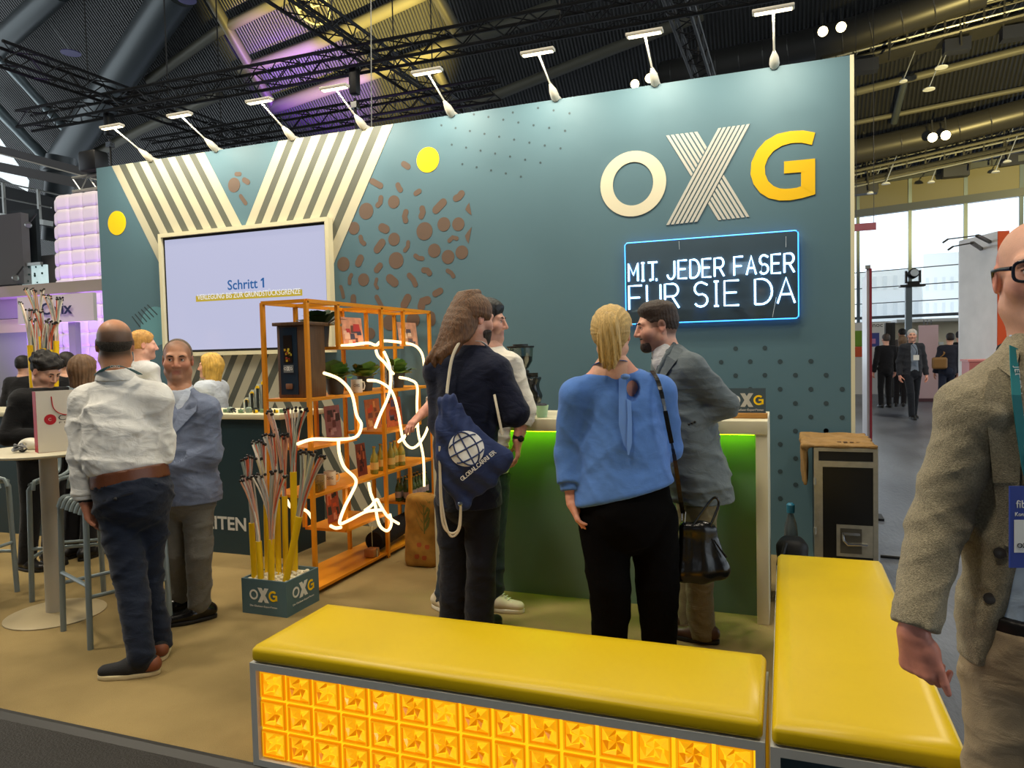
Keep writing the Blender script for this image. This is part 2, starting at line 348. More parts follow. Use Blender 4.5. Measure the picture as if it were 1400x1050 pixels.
# the big mark on the wall
def big_logo():
    x0, z0 = W(821, 251)[0], W(866, 296)[1]; x1 = W(911, 251)[0]; z1 = W(866, 206.5)[1]
    cx, cz, rx, rz = (x0+x1)/2, (z0+z1)/2, (x1-x0)/2, (z1-z0)/2
    co = circ(cx, cz, rx, rz, 48); ci = circ(cx, cz, rx*0.615, rz*0.665, 48)
    build('letter_o', MB().strip(co+co[:1], ci+ci[:1], WO, WX, WZ, 0.006), mat('logo_cream', (212, 204, 178), 0.5), wall)
    q = lambda x, y: W(800+x/3.387, 150+y/3.387)
    A = [q(375, 120), q(527, 101), q(768, 495), q(617, 512)]; B = [q(617, 86), q(770, 66), q(527, 518), q(376, 535)]
    lerp = lambda a, b, f: (a[0]+(b[0]-a[0])*f, a[1]+(b[1]-a[1])*f)
    mbx = MB()
    # the rear bar stops either side of the front one
    def tcut(a, b, p, q_):
        d1 = (b[0]-a[0], b[1]-a[1]); d2 = (q_[0]-p[0], q_[1]-p[1]); den = d1[0]*d2[1]-d1[1]*d2[0]; return ((p[0]-a[0])*d2[1]-(p[1]-a[1])*d2[0])/den
    for i in range(7):
        f0, f1 = i/7, (i+0.66)/7
        a0, a1, b0, b1 = lerp(A[0], A[1], f0), lerp(A[0], A[1], f1), lerp(A[3], A[2], f0), lerp(A[3], A[2], f1)
        l0, l1 = tcut(a0, b0, B[0], B[3])-0.012, tcut(a1, b1, B[0], B[3])-0.012; r0, r1 = tcut(a0, b0, B[1], B[2])-0.004, tcut(a1, b1, B[1], B[2])-0.004
        mbx.plate([a0, a1, lerp(a1, b1, l1), lerp(a0, b0, l0)], WO, WX, WZ, 0, 0.004)
        mbx.plate([lerp(a0, b0, r0), lerp(a1, b1, r1), b1, b0], WO, WX, WZ, 0, 0.004)
    for i in range(7):
        f0, f1 = i/7, (i+0.66)/7
        mbx.plate([lerp(B[0], B[1], f0), lerp(B[0], B[1], f1), lerp(B[3], B[2], f1), lerp(B[3], B[2], f0)], WO, WX, WZ, 0, 0.006)
    build('letter_x', mbx, mat('logo_silver', (190, 187, 178), 0.5), wall)
    # G traced as a band between an outer and an inner curve
    out = [(1050, 164), (1065, 107), (1010, 97), (950, 100), (890, 113), (835, 145), (795, 190), (770, 245), (766, 300), (780, 345), (810, 385), (850, 410), (900, 421), (950, 420), (1005, 410), (1065, 392)]
    inn = [(1050, 164), (1048, 163), (1000, 153), (955, 155), (910, 168), (872, 192), (846, 225), (832, 262), (834, 300), (848, 332), (872, 354), (900, 365), (925, 367), (950, 366), (980, 362), (1000, 355)]
    mg = MB().strip([q(*p) for p in out], [q(*p) for p in inn], WO, WX, WZ, 0.006)
    mg.plate([q(1000, 356), q(1000, 289), q(1065, 284), q(1065, 393)], WO, WX, WZ, 0, 0.006)
    mg.plate([q(921, 241), q(1065, 227), q(1065, 284.5), q(921, 296)], WO, WX, WZ, 0, 0.006)
    build('letter_g', mg, mat('logo_yellow', (232, 184, 6), 0.5), wall)
big_logo()

# ------------------------------------------------------------------ arm lamps along the wall top
M_lampw = mat('lamp_white', (225, 220, 205), 0.4)
lamp_x = (-5.70, -4.91, -4.06, -3.33, -2.51, -1.63, -0.87, -0.05)
def arm_lamp(x, label, hy, hz):
    t = thing('arm_lamp', label, 'lamp', (x, D+0.02, 3.43), 'arm lamps along the top of the teal wall')
    b = V3((x, D+0.02, 3.43)); h = V3((x, hy, hz)); d = unit(h-b)
    n = b + d*0.14
    build('clamp', MB().box(x-0.03, x+0.03, D-0.01, D+0.06, 3.425, 3.455), M_lampw, t, bevel=0.004)
    build('ballast', MB().lathe([(0.022, 0.0), (0.034, 0.04), (0.030, 0.10), (0.010, 0.17)], b, 12, d), M_lampw, t, smooth=True)
    build('arm', MB().tube([b+d*0.15, h], 0.007, 8), M_lampw, t, smooth=True)
    hd = build('head', MB().box(x-0.125, x+0.125, hy-0.03, hy+0.03, hz-0.012, hz+0.012), M_lampw, t, bevel=0.006)
    build('diffuser', MB().box(x-0.11, x+0.11, hy-0.018, hy+0.022, hz-0.016, hz-0.011), emat('lamp_glow', (255, 240, 200), 6), hd)
    area_light('arm_lamp_light', (x, hy+0.01, hz-0.022), (x, D-0.1, 2.75), 0.22, 13, (1.0, 0.92, 0.72), 0.05, 'RECTANGLE')
for i, x in enumerate(lamp_x):
    nth = ('leftmost', 'second from the left', 'third from the left', 'fourth from the left', 'fourth from the right', 'third from the right', 'second from the right', 'rightmost')[i]
    arm_lamp(x, 'white arm lamp on top of the teal wall, %s of eight' % nth, 5.04 if i < 7 else 4.95, 3.632 if i < 7 else 3.60)

# ================================================================== television
tl = W(224, 321.6); br = (W(461, 481.5)[0], W(463, 481.5)[1])
TX0, TX1, TZ1, TZ0 = tl[0], br[0], tl[1], br[1]
tv = thing('television', 'large wall television showing a lavender slide, in a cream frame', 'television', ((TX0+TX1)/2, D, TZ0))
mb = MB(); fw = 0.035
for a in ((TX0, TX1, TZ1-fw, TZ1), (TX0, TX1, TZ0, TZ0+fw), (TX0, TX0+fw, TZ0+fw, TZ1-fw), (TX1-fw, TX1, TZ0+fw, TZ1-fw)): mb.box(a[0], a[1], D-0.075, D-0.004, a[2], a[3])
build('frame', mb, M_cream, tv)
build('bezel', MB().box(TX0+fw, TX1-fw, D-0.045, D-0.004, TZ0+fw, TZ1-fw), M_black, tv)
sx0, sx1, sz0, sz1 = TX0+fw+0.022, TX1-fw-0.022, TZ0+fw+0.022, TZ1-fw-0.025
scr = build('screen', MB().box(sx0, sx1, D-0.049, D-0.045, sz0, sz1), mat('screen_lavender', (60, 60, 70), 0.18, emit=(193, 196, 226), estr=0.95), tv)
TY = D-0.0495
def T(x, y): p = at(x, y, TY); return p
p = T(311.5, 396.3); q = T(363.5, 393)
text_mesh('headline', 'Schritt', mat('slide_blue', (20, 40, 60), 0.4, emit=(28, 92, 160), estr=0.9), (p[0], TY, p[2]), WX, WZ, 0.088, scr, width=(q[0]-p[0])*0.79, bold=0.012)
nx_ = q[0]-0.035; build('headline_number', MB().plate([(0, 0), (0.018, 0), (0.018, 0.088), (0.004, 0.088), (-0.018, 0.072), (-0.018, 0.058), (0, 0.066)], (nx_, TY, p[2]), WX, WZ, 0, 0.001), mat('slide_blue', (0, 0, 0)), scr)
p = T(268, 411); q = T(413.5, 404.5); r_ = T(413.5, 395.5)
build('banner', MB().box(p[0], q[0], TY-0.001, TY, (p[2]+q[2])/2-0.005, r_[2]), mat('slide_olive', (60, 50, 10), 0.4, emit=(196, 170, 52), estr=0.9), scr)
text_mesh('banner_text', 'VERLEGUNG BIS ZUR GRUNDSTÜCKSGRENZE', mat('slide_white', (80, 80, 80), 0.4, emit=(240, 240, 235), estr=0.95), (p[0]+0.02, TY-0.0012, (p[2]+q[2])/2+0.013), WX, WZ, 0.05, scr, width=q[0]-p[0]-0.04, bold=0.001)

# ================================================================== neon sign
SX0, SX1, SZ0, SZ1 = -1.105, 0.093, 1.69, 2.288
sg = thing('neon_sign', 'mirrored acrylic panel with white neon lettering and blue glowing rim', 'neon sign', ((SX0+SX1)/2, D, SZ0))
SY = D-0.03
build('mirror_panel', MB().box(SX0, SX1, SY-0.006, SY, SZ0, SZ1), mat('dark_mirror', (92, 112, 128), 0.07, metal=0.55), sg, bevel=0.002)
rim = [(cx_+0.02*math.cos(a), SY, cz_+0.02*math.sin(a)) for cx_, cz_, a0_ in ((SX1-.02, SZ1-.02, 0), (SX0+.02, SZ1-.02, PI/2), (SX0+.02, SZ0+.02, PI), (SX1-.02, SZ0+.02, 1.5*PI)) for a in np.linspace(a0_, a0_+PI/2, 5)]; rim = rim+rim[:1]
build('glowing_rim', MB().tube(rim, 0.007, 6), emat('neon_blue', (60, 160, 255), 2.6), sg, smooth=True)
for x, z in ((SX0+0.03, SZ0+0.03), (SX1-0.03, SZ0+0.03), (SX0+0.03, SZ1-0.03), (SX1-0.03, SZ1-0.03)):
    build('standoff', MB().lathe([(0.008, 0), (0.010, 0.02), (0.006, 0.035)], (x, D, z), 10, (0, -1, 0)), mat('chrome', (200, 200, 200), 0.2, metal=1.0), sg)
arc = lambda cx, cy, rx, ry, a0, a1, n=9: [(cx+rx*math.cos(math.radians(a0+(a1-a0)*i/(n-1))), cy+ry*math.sin(math.radians(a0+(a1-a0)*i/(n-1)))) for i in range(n)]
GL = {'M': [[(0, 0), (0, 1), (.5, .35), (1, 1), (1, 0)]], 'I': [[(.5, 0), (.5, 1)], [(.15, 0), (.85, 0)], [(.15, 1), (.85, 1)]], 'T': [[(0, 1), (1, 1)], [(.5, 1), (.5, 0)]],
      'J': [[(.9, 1), (.9, .3)] + arc(.5, .3, .4, .3, 0, -170)], 'E': [[(.95, 1), (0, 1), (0, 0), (.95, 0)], [(0, .52), (.8, .52)]], 'D': [[(0, 0), (0, 1), (.4, 1)] + arc(.4, .5, .6, .5, 80, -80) + [(.4, 0), (0, 0)]],
      'R': [[(0, 0), (0, 1), (.55, 1)] + arc(.55, .74, .4, .26, 80, -80) + [(.5, .48), (0, .48)], [(.5, .48), (1, 0)]], 'F': [[(.95, 1), (0, 1), (0, 0)], [(0, .5), (.8, .5)]],
      'A': [[(0, 0), (.5, 1), (1, 0)], [(.2, .35), (.8, .35)]], 'S': [[(.95, .88)] + arc(.5, .74, .42, .26, 50, 250, 8) + arc(.5, .26, .45, .26, 75, -150, 9)],
      'Ü': [[(0, 1), (0, .4)] + arc(.5, .4, .5, .4, 180, 360) + [(1, .4), (1, 1)], [(.28, 1.16), (.28, 1.26)], [(.72, 1.16), (.72, 1.26)]]}
M_neon = emat('neon_white', (176, 220, 255), 5.0)
def neon_word(word, xa, xb, z0, h, widths=None):
    n = len(word); ws = [0.45 if c == 'I' else 1.0 for c in word]; gap = 0.32
    u_ = (xb-xa)/(sum(ws)+gap*(n-1)); x = xa
    for c, wd_ in zip(word, ws):
        mbn = MB()
        for st in GL[c]: mbn.tube([(x+p_[0]*wd_*u_, SY-0.0125, z0+p_[1]*h) for p_ in st], 0.0066, 7)
        build('letter_tube', mbn, M_neon, sg, smooth=True); x += (wd_+gap)*u_
qx = lambda v: W(800+v/3.387, 365)[0]
z1_, z2_ = 2.005, 1.795
neon_word('MIT', qx(206), qx(338), z1_, 0.13); neon_word('JEDER', qx(380), qx(645), z1_, 0.13); neon_word('FASER', qx(692), qx(968), z1_, 0.13)
neon_word('FÜR', qx(206), qx(436), z2_, 0.175); neon_word('SIE', qx(503), qx(716), z2_, 0.175); neon_word('DA', qx(787), qx(970), z2_, 0.175)
for pts in (((438, 612), (440, 650)), ((930, 590), (930, 640)), ((820, 700), (816, 770)), ((885, 870), (868, 962))):
    a, b = [W(800+x/3.387, 150+y/3.387) for x, y in pts]
    build('wire', MB().tube([(a[0], SY-0.009, a[1]), (b[0], SY-0.009, b[1])], 0.0012, 5), mat('wire_clear', (210, 220, 225), 0.4), sg)

# ================================================================== counter with green glow
c0, c1, cy0, cy1, ch = -2.055, -0.085, 4.055, 4.66, 1.105
ct = thing('counter', 'cream framed bar counter with green lit recessed front, people leaning on it', 'counter', ((c0+c1)/2, cy0, 0))
build('top', MB().box(c0, c1, cy0-0.01, cy1, ch-0.072, ch), mat('counter_cream', (214, 206, 176), 0.45, var=0.03), ct, bevel=0.003)
for x in (c0, c1-0.062): build('side_post', MB().box(x, x+0.062, cy0, cy1, 0.012, ch-0.073), mat('counter_cream', (0, 0, 0)), ct, bevel=0.003)
build('front_panel', MB().box(c0+0.062, c1-0.062, cy0+0.13, cy0+0.15, 0.012, ch-0.073), mat('counter_panel', (96, 122, 106), 0.38, var=0.04, vscale=2), ct)
led_t = emat('led_lime', (150, 235, 16), 15.0); led_y = emat('led_yellow', (225, 225, 0), 3.0)
build('led_strip', MB().box(c0+0.07, c1-0.07, cy0+0.06, cy0+0.10, ch-0.082, ch-0.074), led_t, ct)
build('led_strip', MB().box(c0+0.0625, c0+0.068, cy0+0.04, cy0+0.10, 0.05, ch-0.09), led_y, ct)

# ================================================================== benches
M_vinyl = mat('yellow_vinyl', (206, 174, 0), 0.38, bump=0.06, bscale=14, var=0.03, vscale=3)
M_alu = mat('grey_frame', (182, 184, 180), 0.45)
def cushion(name, x0, x1, y0, y1, z0, z1, parent, r=0.016):
    nx, ny = max(4, int((x1-x0)/0.06)), max(4, int((y1-y0)/0.06)); mbc = MB(); o = 0; rng = random.Random(int(x0*100))
    # rounded slab: sections from the middle outwards
    bm = bmesh.new(); bmesh.ops.create_cube(bm, size=1)
    for v in bm.verts: v.co = ((x0+x1)/2+v.co.x*(x1-x0), (y0+y1)/2+v.co.y*(y1-y0), (z0+z1)/2+v.co.z*(z1-z0))
    bmesh.ops.bevel(bm, geom=bm.edges[:], offset=r, segments=4, affect='EDGES', profile=0.5)
    top = [f for f in bm.faces if f.normal.z > 0.99 and f.calc_area() > 0.05]
    bmesh.ops.inset_region(bm, faces=top, thickness=0.06)
    top = [f for f in bm.faces if f.normal.z > 0.99 and f.calc_area() > 0.05]
    for f in top:
        for v in f.verts: v.co.z += 0.006
    me = bpy.data.meshes.new(name); org = org_of(parent)
    for v in bm.verts: v.co = Vector(v.co) - Vector(org)
    bm.to_mesh(me); bm.free(); me.shade_smooth(); me.materials.append(M_vinyl)
    ob = bpy.data.objects.new(name, me); COL.objects.link(ob); ob.parent = parent; return ob
b0, b1, by0, by1, bh = -1.825, -0.064, 2.10, 2.575, 0.452
bn = thing('bench', 'long bench with yellow vinyl seat above glowing amber glass blocks', 'bench', ((b0+b1)/2, by0, 0.012))
cushion('seat_cushion', b0, b1, by0, by1, 0.398, bh, bn)
fz = 0.395; f_w = 0.026
mb = MB()
for y0_, y1_ in ((by0, by0+0.05), (by1-0.05, by1)):
    mb.box(b0-0.006, b1+0.006, y0_, y1_, fz-f_w, fz); mb.box(b0-0.006, b1+0.006, y0_, y1_, 0.012, 0.012+f_w)
    for x in (b0-0.006, b1+0.006-f_w): mb.box(x, x+f_w, y0_, y1_, 0.012+f_w, fz-f_w)
for x in (b0-0.006, b1+0.006-f_w):
    mb.box(x, x+f_w, by0+0.05, by1-0.05, fz-f_w, fz); mb.box(x, x+f_w, by0+0.05, by1-0.05, 0.012, 0.012+f_w)
build('frame', mb, M_alu, bn)
# glass blocks: a rim, a groove and a faceted star, backlit
GB = [mat('amber_painted_lit', (220, 150, 20), 0.2, emit=(255, 198, 30), estr=0.95), mat('amber_mid', (210, 130, 10), 0.2, emit=(250, 178, 16), estr=0.85), mat('amber_painted_shade', (180, 90, 5), 0.2, emit=(228, 142, 4), estr=0.72)]  # tints put lit and shaded facets into the glass colour
def glass_block(name, w, h, seed, parent):
    rg = random.Random(seed); vs = []; fs = []; ms = []
    def ringv(k, dz): return [(-w*k/2, dz, -h*k/2), (w*k/2, dz, -h*k/2), (w*k/2, dz, h*k/2), (-w*k/2, dz, h*k/2)]
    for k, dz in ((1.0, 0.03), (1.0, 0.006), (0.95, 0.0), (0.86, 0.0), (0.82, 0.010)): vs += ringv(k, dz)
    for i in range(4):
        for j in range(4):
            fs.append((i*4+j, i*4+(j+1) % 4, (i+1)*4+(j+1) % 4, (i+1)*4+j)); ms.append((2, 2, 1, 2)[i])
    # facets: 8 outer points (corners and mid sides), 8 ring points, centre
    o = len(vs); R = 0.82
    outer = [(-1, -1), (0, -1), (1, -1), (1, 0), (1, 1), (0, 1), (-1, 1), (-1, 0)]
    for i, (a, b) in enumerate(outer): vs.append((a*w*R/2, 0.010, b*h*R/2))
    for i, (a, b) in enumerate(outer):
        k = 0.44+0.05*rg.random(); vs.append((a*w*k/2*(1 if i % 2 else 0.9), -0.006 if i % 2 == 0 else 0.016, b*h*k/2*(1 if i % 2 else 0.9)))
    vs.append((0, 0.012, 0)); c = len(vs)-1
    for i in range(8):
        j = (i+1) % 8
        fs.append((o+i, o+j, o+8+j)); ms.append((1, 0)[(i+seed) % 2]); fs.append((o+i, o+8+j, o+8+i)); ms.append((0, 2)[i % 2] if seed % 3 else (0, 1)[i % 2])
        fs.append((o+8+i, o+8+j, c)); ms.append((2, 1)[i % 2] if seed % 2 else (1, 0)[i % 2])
    me = bpy.data.meshes.new(name); me.from_pydata(vs, [], fs)
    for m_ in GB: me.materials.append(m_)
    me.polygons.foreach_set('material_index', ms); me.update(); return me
NC, NR = 15, 3
ix0, ix1 = b0-0.006+f_w, b1+0.006-f_w; iz0, iz1 = 0.012+f_w, fz-f_w; pw, ph = (ix1-ix0)/NC, (iz1-iz0)/NR
M_joint = mat('amber_joint', (230, 180, 20), 0.5, emit=(255, 208, 24), estr=1.0)
build('joint_grid', MB().box(ix0, ix1, by0+0.026, by0+0.034, iz0, iz1), M_joint, bn)
build('joint_grid', MB().box(ix0, ix1, by1-0.034, by1-0.026, iz0, iz1), M_joint, bn)
build('joint_grid', MB().box(b1-0.03, b1-0.022, by0+0.05, by1-0.05, iz0, iz1), M_joint, bn)
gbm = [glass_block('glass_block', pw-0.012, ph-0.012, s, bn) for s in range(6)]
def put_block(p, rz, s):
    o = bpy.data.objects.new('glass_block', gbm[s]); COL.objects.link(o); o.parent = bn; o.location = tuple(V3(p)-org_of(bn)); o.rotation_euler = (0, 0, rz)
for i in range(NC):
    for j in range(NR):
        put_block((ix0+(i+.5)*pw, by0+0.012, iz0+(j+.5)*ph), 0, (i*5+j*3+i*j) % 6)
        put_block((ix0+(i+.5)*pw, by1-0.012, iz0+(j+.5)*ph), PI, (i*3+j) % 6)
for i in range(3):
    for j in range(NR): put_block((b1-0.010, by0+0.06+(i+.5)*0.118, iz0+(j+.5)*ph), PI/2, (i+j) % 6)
d0, d1, dy0, dy1 = -0.040, 0.432, 2.085, 3.86
b2 = thing('bench', 'yellow vinyl topped bench with dark teal base running towards the wall', 'bench', ((d0+d1)/2, dy0, 0.012))
cushion('seat_cushion', d0, d1, dy0, dy1, 0.398, bh, b2)
mb = MB()
for y in (dy0, dy1-f_w): mb.box(d0-0.004, d1+0.004, y, y+f_w, fz-f_w, fz); mb.box(d0-0.004, d1+0.004, y, y+f_w, 0.012, 0.012+f_w)
for x in (d0-0.004, d1+0.004-f_w):
    mb.box(x, x+f_w, dy0+f_w, dy1-f_w, fz-f_w, fz); mb.box(x, x+f_w, dy0+f_w, dy1-f_w, 0.012, 0.012+f_w)
    for y in (dy0, dy1-f_w): mb.box(x, x+f_w, y, y+f_w, 0.012+f_w, fz-f_w)
build('frame', mb, M_alu, b2)
M_tealp = mat('bench_teal', (44, 70, 80), 0.5)
build('front_panel', MB().box(d0+0.02, d1-0.02, dy0+0.012, dy0+0.02, 0.036, fz-f_w), M_tealp, b2)
build('side_panel', MB().box(d0+0.006, d0+0.014, dy0+0.03, dy1-0.03, 0.036, fz-f_w), M_tealp, b2)
build('side_panel', MB().box(d1-0.014, d1-0.006, dy0+0.03, dy1-0.03, 0.036, fz-f_w), M_tealp, b2)
# ================================================================== orange shelf unit
M_or = mat('orange_metal', (222, 140, 20), 0.42, var=0.04, vscale=3)
HX0, HX1 = -3.066, -2.74; HY = (3.76, 4.642, 5.44); HR = 0.024
sh = thing('shelf_unit', 'open orange metal shelf unit standing at right angles to the teal wall', 'shelf', (HX0, HY[0], 0.012))
def post(x, y, z0, z1): build('post', MB().box(x-HR/2, x+HR/2, y-HR/2, y+HR/2, z0, z1), M_or, sh)
def board(y0, y1, z):
    build('shelf_board', MB().box(HX0, HX1, y0, y1, z-0.018, z), M_or, sh)
for x in (HX0, HX1):
    for y in (HY[0], HY[1], HY[2]-0.03): post(x, y, 0.012, 1.845)
    for y, z0, z1 in ((4.09, 1.565, 1.84), (4.97, 1.565, 1.84), (4.28, 0.94, 1.225), (5.19, 0.94, 1.225), (4.11, 0.345, 0.622), (5.01, 0.345, 0.622)): post(x, y, z0, z1)
board(HY[0], HY[2]-0.02, 0.055); board(HY[0], HY[2]-0.02, 0.64); board(HY[0], HY[2]-0.02, 1.243)
board(4.09, 4.97, 1.565); board(HY[0], 4.28, 0.94); board(HY[1], 5.19, 0.94); board(4.11, HY[1], 0.345); board(5.01, HY[2]-0.02, 0.345)
for x in (HX0, HX1): build('top_rail', MB().bar((x, HY[0], 1.845), (x, HY[2]-0.02, 1.845), HR), M_or, sh)
for y in (HY[0], 4.09, HY[1], 4.97, HY[2]-0.03): build('top_rail', MB().bar((HX0, y, 1.845), (HX1, y, 1.845), HR*0.9), M_or, sh)
for x in (HX0, HX1):
    for y in (HY[0], HY[1], HY[2]-0.03): build('foot', MB().lathe([(0.012, -0.0), (0.014, 0.012), (0.008, 0.018)], (x, y, 0.012), 10), M_black, sh)

# ---- white light rope wound through the shelf
M_rope = emat('rope_glow', (255, 224, 166), 2.3)
rope = thing('light_rope', 'glowing warm white light rope wound around the orange shelf', 'light rope', (-2.71, 4.4, 0.64))
FR = -2.712
paths = [([(460, 473.6), (482, 471.5), (503, 469), (514, 472), (519, 468), (527, 466), (551, 468.6), (568, 473), (577, 484), (580, 500)], -2.80),
         ([(514, 478.6), (517, 487), (526, 496), (534, 507), (538, 511)], FR),
         ([(525, 481), (531.5, 496), (534, 513), (533, 533), (528.6, 548), (520, 566.7), (513, 585)], FR),
         ([(503, 520), (517, 521.4), (531.4, 530), (539, 543), (545, 566.7), (551, 600), (561, 612), (570.7, 609), (580, 596), (585, 584)], FR),
         ([(546.4, 516), (560, 519), (570, 527), (570, 553), (571, 575), (572, 593), (578.7, 625), (580, 665)], FR),
         ([(443, 510), (464.6, 519), (480.6, 538), (487.4, 567), (494, 581), (487, 597), (462, 601), (428, 600.6), (407, 607)], FR),
         ([(462.7, 602), (464, 620), (470.7, 638.7), (484, 652), (486.7, 661), (480, 676), (470.5, 695), (464.4, 715), (476, 712), (501, 699.6), (524, 697)], FR),
         ([(504, 660), (507, 675), (513, 690.5), (516, 709), (521, 721), (530, 725.5), (535, 716), (533, 703)], FR),
         ([(499, 698), (507, 692), (515, 683), (519, 689), (530, 706), (545, 716)], FR),
         ([(553, 598), (545, 604), (562, 588), (571, 579)], FR),
         ([(392, 684), (399, 694), (416, 697), (424, 704), (430, 716)], -2.98), ([(452, 719), (459, 722), (466, 721)], FR)]
for pts, X in paths:
    build('light_tube', MB().tube(smooth_path([atx(x, y, X) for x, y in pts], 6), 0.0105, 8), M_rope, rope, smooth=True)

# ---- wooden display box on the shelf
M_wood = mat('dark_wood', (92, 66, 42), 0.5, bump=0.1, bscale=40, var=0.2, vscale=12, stretch=(6, 6, 0.6))
bx = thing('display_box', 'tall dark wooden display box with teal front panel on the shelf', 'display box', (-2.92, 3.9, 1.243))
build('case', MB().box(-3.02, -2.80, 3.83, 4.03, 1.244, 1.70), M_wood, bx, bevel=0.004)
build('lid', MB().box(-3.04, -2.78, 3.81, 4.05, 1.70, 1.722), M_wood, bx, bevel=0.003)
FP = build('front_panel', MB().box(-2.995, -2.865, 3.824, 3.832, 1.265, 1.69), mat('box_teal', (12, 38, 58), 0.4), bx)
build('window', MB().box(-2.965, -2.90, 3.820, 3.8245, 1.465, 1.64), mat('box_dark', (22, 14, 8), 0.3), FP)
rg = random.Random(3)
for k in range(14):
    x = -2.96+rg.random()*0.045; z = 1.47+rg.random()*0.085
    build('sample_chip', MB().box(x, x+0.012, 3.816, 3.8205, z, z+0.014), mat('chip_%d' % (k % 3), ((190, 150, 20), (150, 60, 40), (210, 190, 60))[k % 3], 0.5), FP)
build('logo_plate', MB().box(-2.968, -2.895, 3.818, 3.8245, 1.405, 1.452), mat('plate_grey', (120, 126, 128), 0.5), FP)
xg_logo('m', (-2.964, 3.8178, 1.415), (1, 0, 0), (0, 0, 1), 0.064, FP, M_white, M_white, M_white, 0, 0.001)
build('tray', MB().box(-2.955, -2.905, 3.816, 3.8245, 1.30, 1.335), mat('tray_brown', (120, 84, 60), 0.5), FP, bevel=0.003)

# ---- plants
def plant(name, label, base, pr, ph_, leaves, spread, lm, pm, seed, broad=0.5, up=0.8):
    t = thing(name, label, 'plant', base)
    b = V3(base)
    build('pot', MB().lathe([(pr*0.78, 0.0), (pr, ph_*0.9), (pr, ph_), (pr*0.9, ph_), (pr*0.88, ph_*0.86)], b, 18), pm, t, smooth=True)
    build('soil', MB().lathe([(pr*0.88, 0), (pr*0.88, 0.004)], b+V3((0, 0, ph_*0.86)), 14), mat('soil', (40, 30, 22), 0.9), t)
    r = random.Random(seed)
    for i in range(leaves):
        a = r.random()*2*PI; el = r.uniform(0.15, 1.35); L = spread*r.uniform(0.65, 1.1)
        d = V3((math.cos(a)*math.cos(el), math.sin(a)*math.cos(el), math.sin(el)*up)); s = V3((-math.sin(a), math.cos(a), 0))
        o = b+V3((math.cos(a)*pr*0.3, math.sin(a)*pr*0.3, ph_*0.9)); wv = L*broad/2
        nrm = unit(np.cross(s, d)); pts = []
        tip = o+d*L-V3((0, 0, L*0.15))
        m_ = [o, o+d*L*0.35+s*wv*0.7, o+d*L*0.7+s*wv, tip, o+d*L*0.7-s*wv, o+d*L*0.35-s*wv*0.7]
        c1_, c2_ = o+d*L*0.35+nrm*0.004, o+d*L*0.72+nrm*0.005
        build('leaf', MB().add(m_+[c1_, c2_], [(0, 1, 6), (1, 2, 7, 6), (2, 3, 7), (3, 4, 7), (4, 5, 6, 7), (5, 0, 6)]), lm, t, smooth=True)
M_leafd = mat('leaf_dark', (40, 60, 34), 0.4, var=0.2, vscale=30); M_leafg = mat('leaf_green', (104, 136, 58), 0.4, var=0.2, vscale=30)
M_potb = mat('pot_black', (20, 20, 20), 0.5); M_potg = mat('pot_grey', (62, 60, 56), 0.6)
plant('potted_plant', 'dark leafy plant in a tall black pot on the upper shelf', (-2.93, 4.17, 1.566), 0.062, 0.15, 40, 0.20, M_leafd, M_potb, 1, 0.55, 0.75)
plant('potted_succulent', 'broad leaved succulent in a dark grey pot beside the white mug', (-2.86, 4.22, 1.244), 0.066, 0.115, 38, 0.15, M_leafg, M_potg, 2, 0.75, 1.0)
plant('potted_succulent', 'small succulent in a grey pot behind the middle shelf post', (-2.86, 4.60, 1.244), 0.06, 0.11, 34, 0.14, M_leafg, M_potg, 3, 0.75, 1.0)
plant('potted_succulent', 'green plant in a grey pot next to the clear acrylic block', (-2.86, 5.05, 1.244), 0.07, 0.115, 36, 0.16, M_leafg, M_potg, 4, 0.6, 1.0)

# ---- mugs
M_mug = mat('mug_white', (228, 220, 205), 0.3)
def mug(label, base, rz=0.0, logo=True):
    t = thing('mug', label, 'mug', base, 'white logo mugs on the shelf'); b = V3(base); R_, H_ = 0.04, 0.092
    build('cup', MB().lathe([(R_*0.95, 0), (R_, 0.004), (R_, H_), (R_*0.92, H_), (R_*0.9, 0.008)], b, 22), M_mug, t, smooth=True)
    hx = V3((math.cos(rz), math.sin(rz), 0))
    build('handle', MB().tube([b+hx*(R_*0.95)+V3((0, 0, 0.075)), b+hx*(R_+0.022)+V3((0, 0, 0.072)), b+hx*(R_+0.028)+V3((0, 0, 0.045)), b+hx*(R_+0.02)+V3((0, 0, 0.02)), b+hx*(R_*0.95)+V3((0, 0, 0.016))], 0.005, 8), M_mug, t, smooth=True)
    if logo:
        d = unit(V3((0, 0, 0))-V3((b[0], b[1], 0))); u_ = V3((-d[1], d[0], 0)); u_ = u_ if u_[0]+u_[1] > 0 or True else -u_
        text_mesh('print', 'OXG', mat('mug_print', (90, 70, 60), 0.5), b+d*(R_+0.001)+V3((0, 0, 0.042)), u_, (0, 0, 1), 0.02, t, 'CENTER', 0.0008, 0.042)
mug('white logo mug on the upper board beside the large succulent', (-2.80, 4.39, 1.244), 1.2)
mug('white logo mug on the lower board, nearer to the planter', (-2.84, 3.98, 0.641), 2.4)
mug('white logo mug on the lower board, right behind the nearer one', (-2.86, 4.12, 0.641), 1.0)
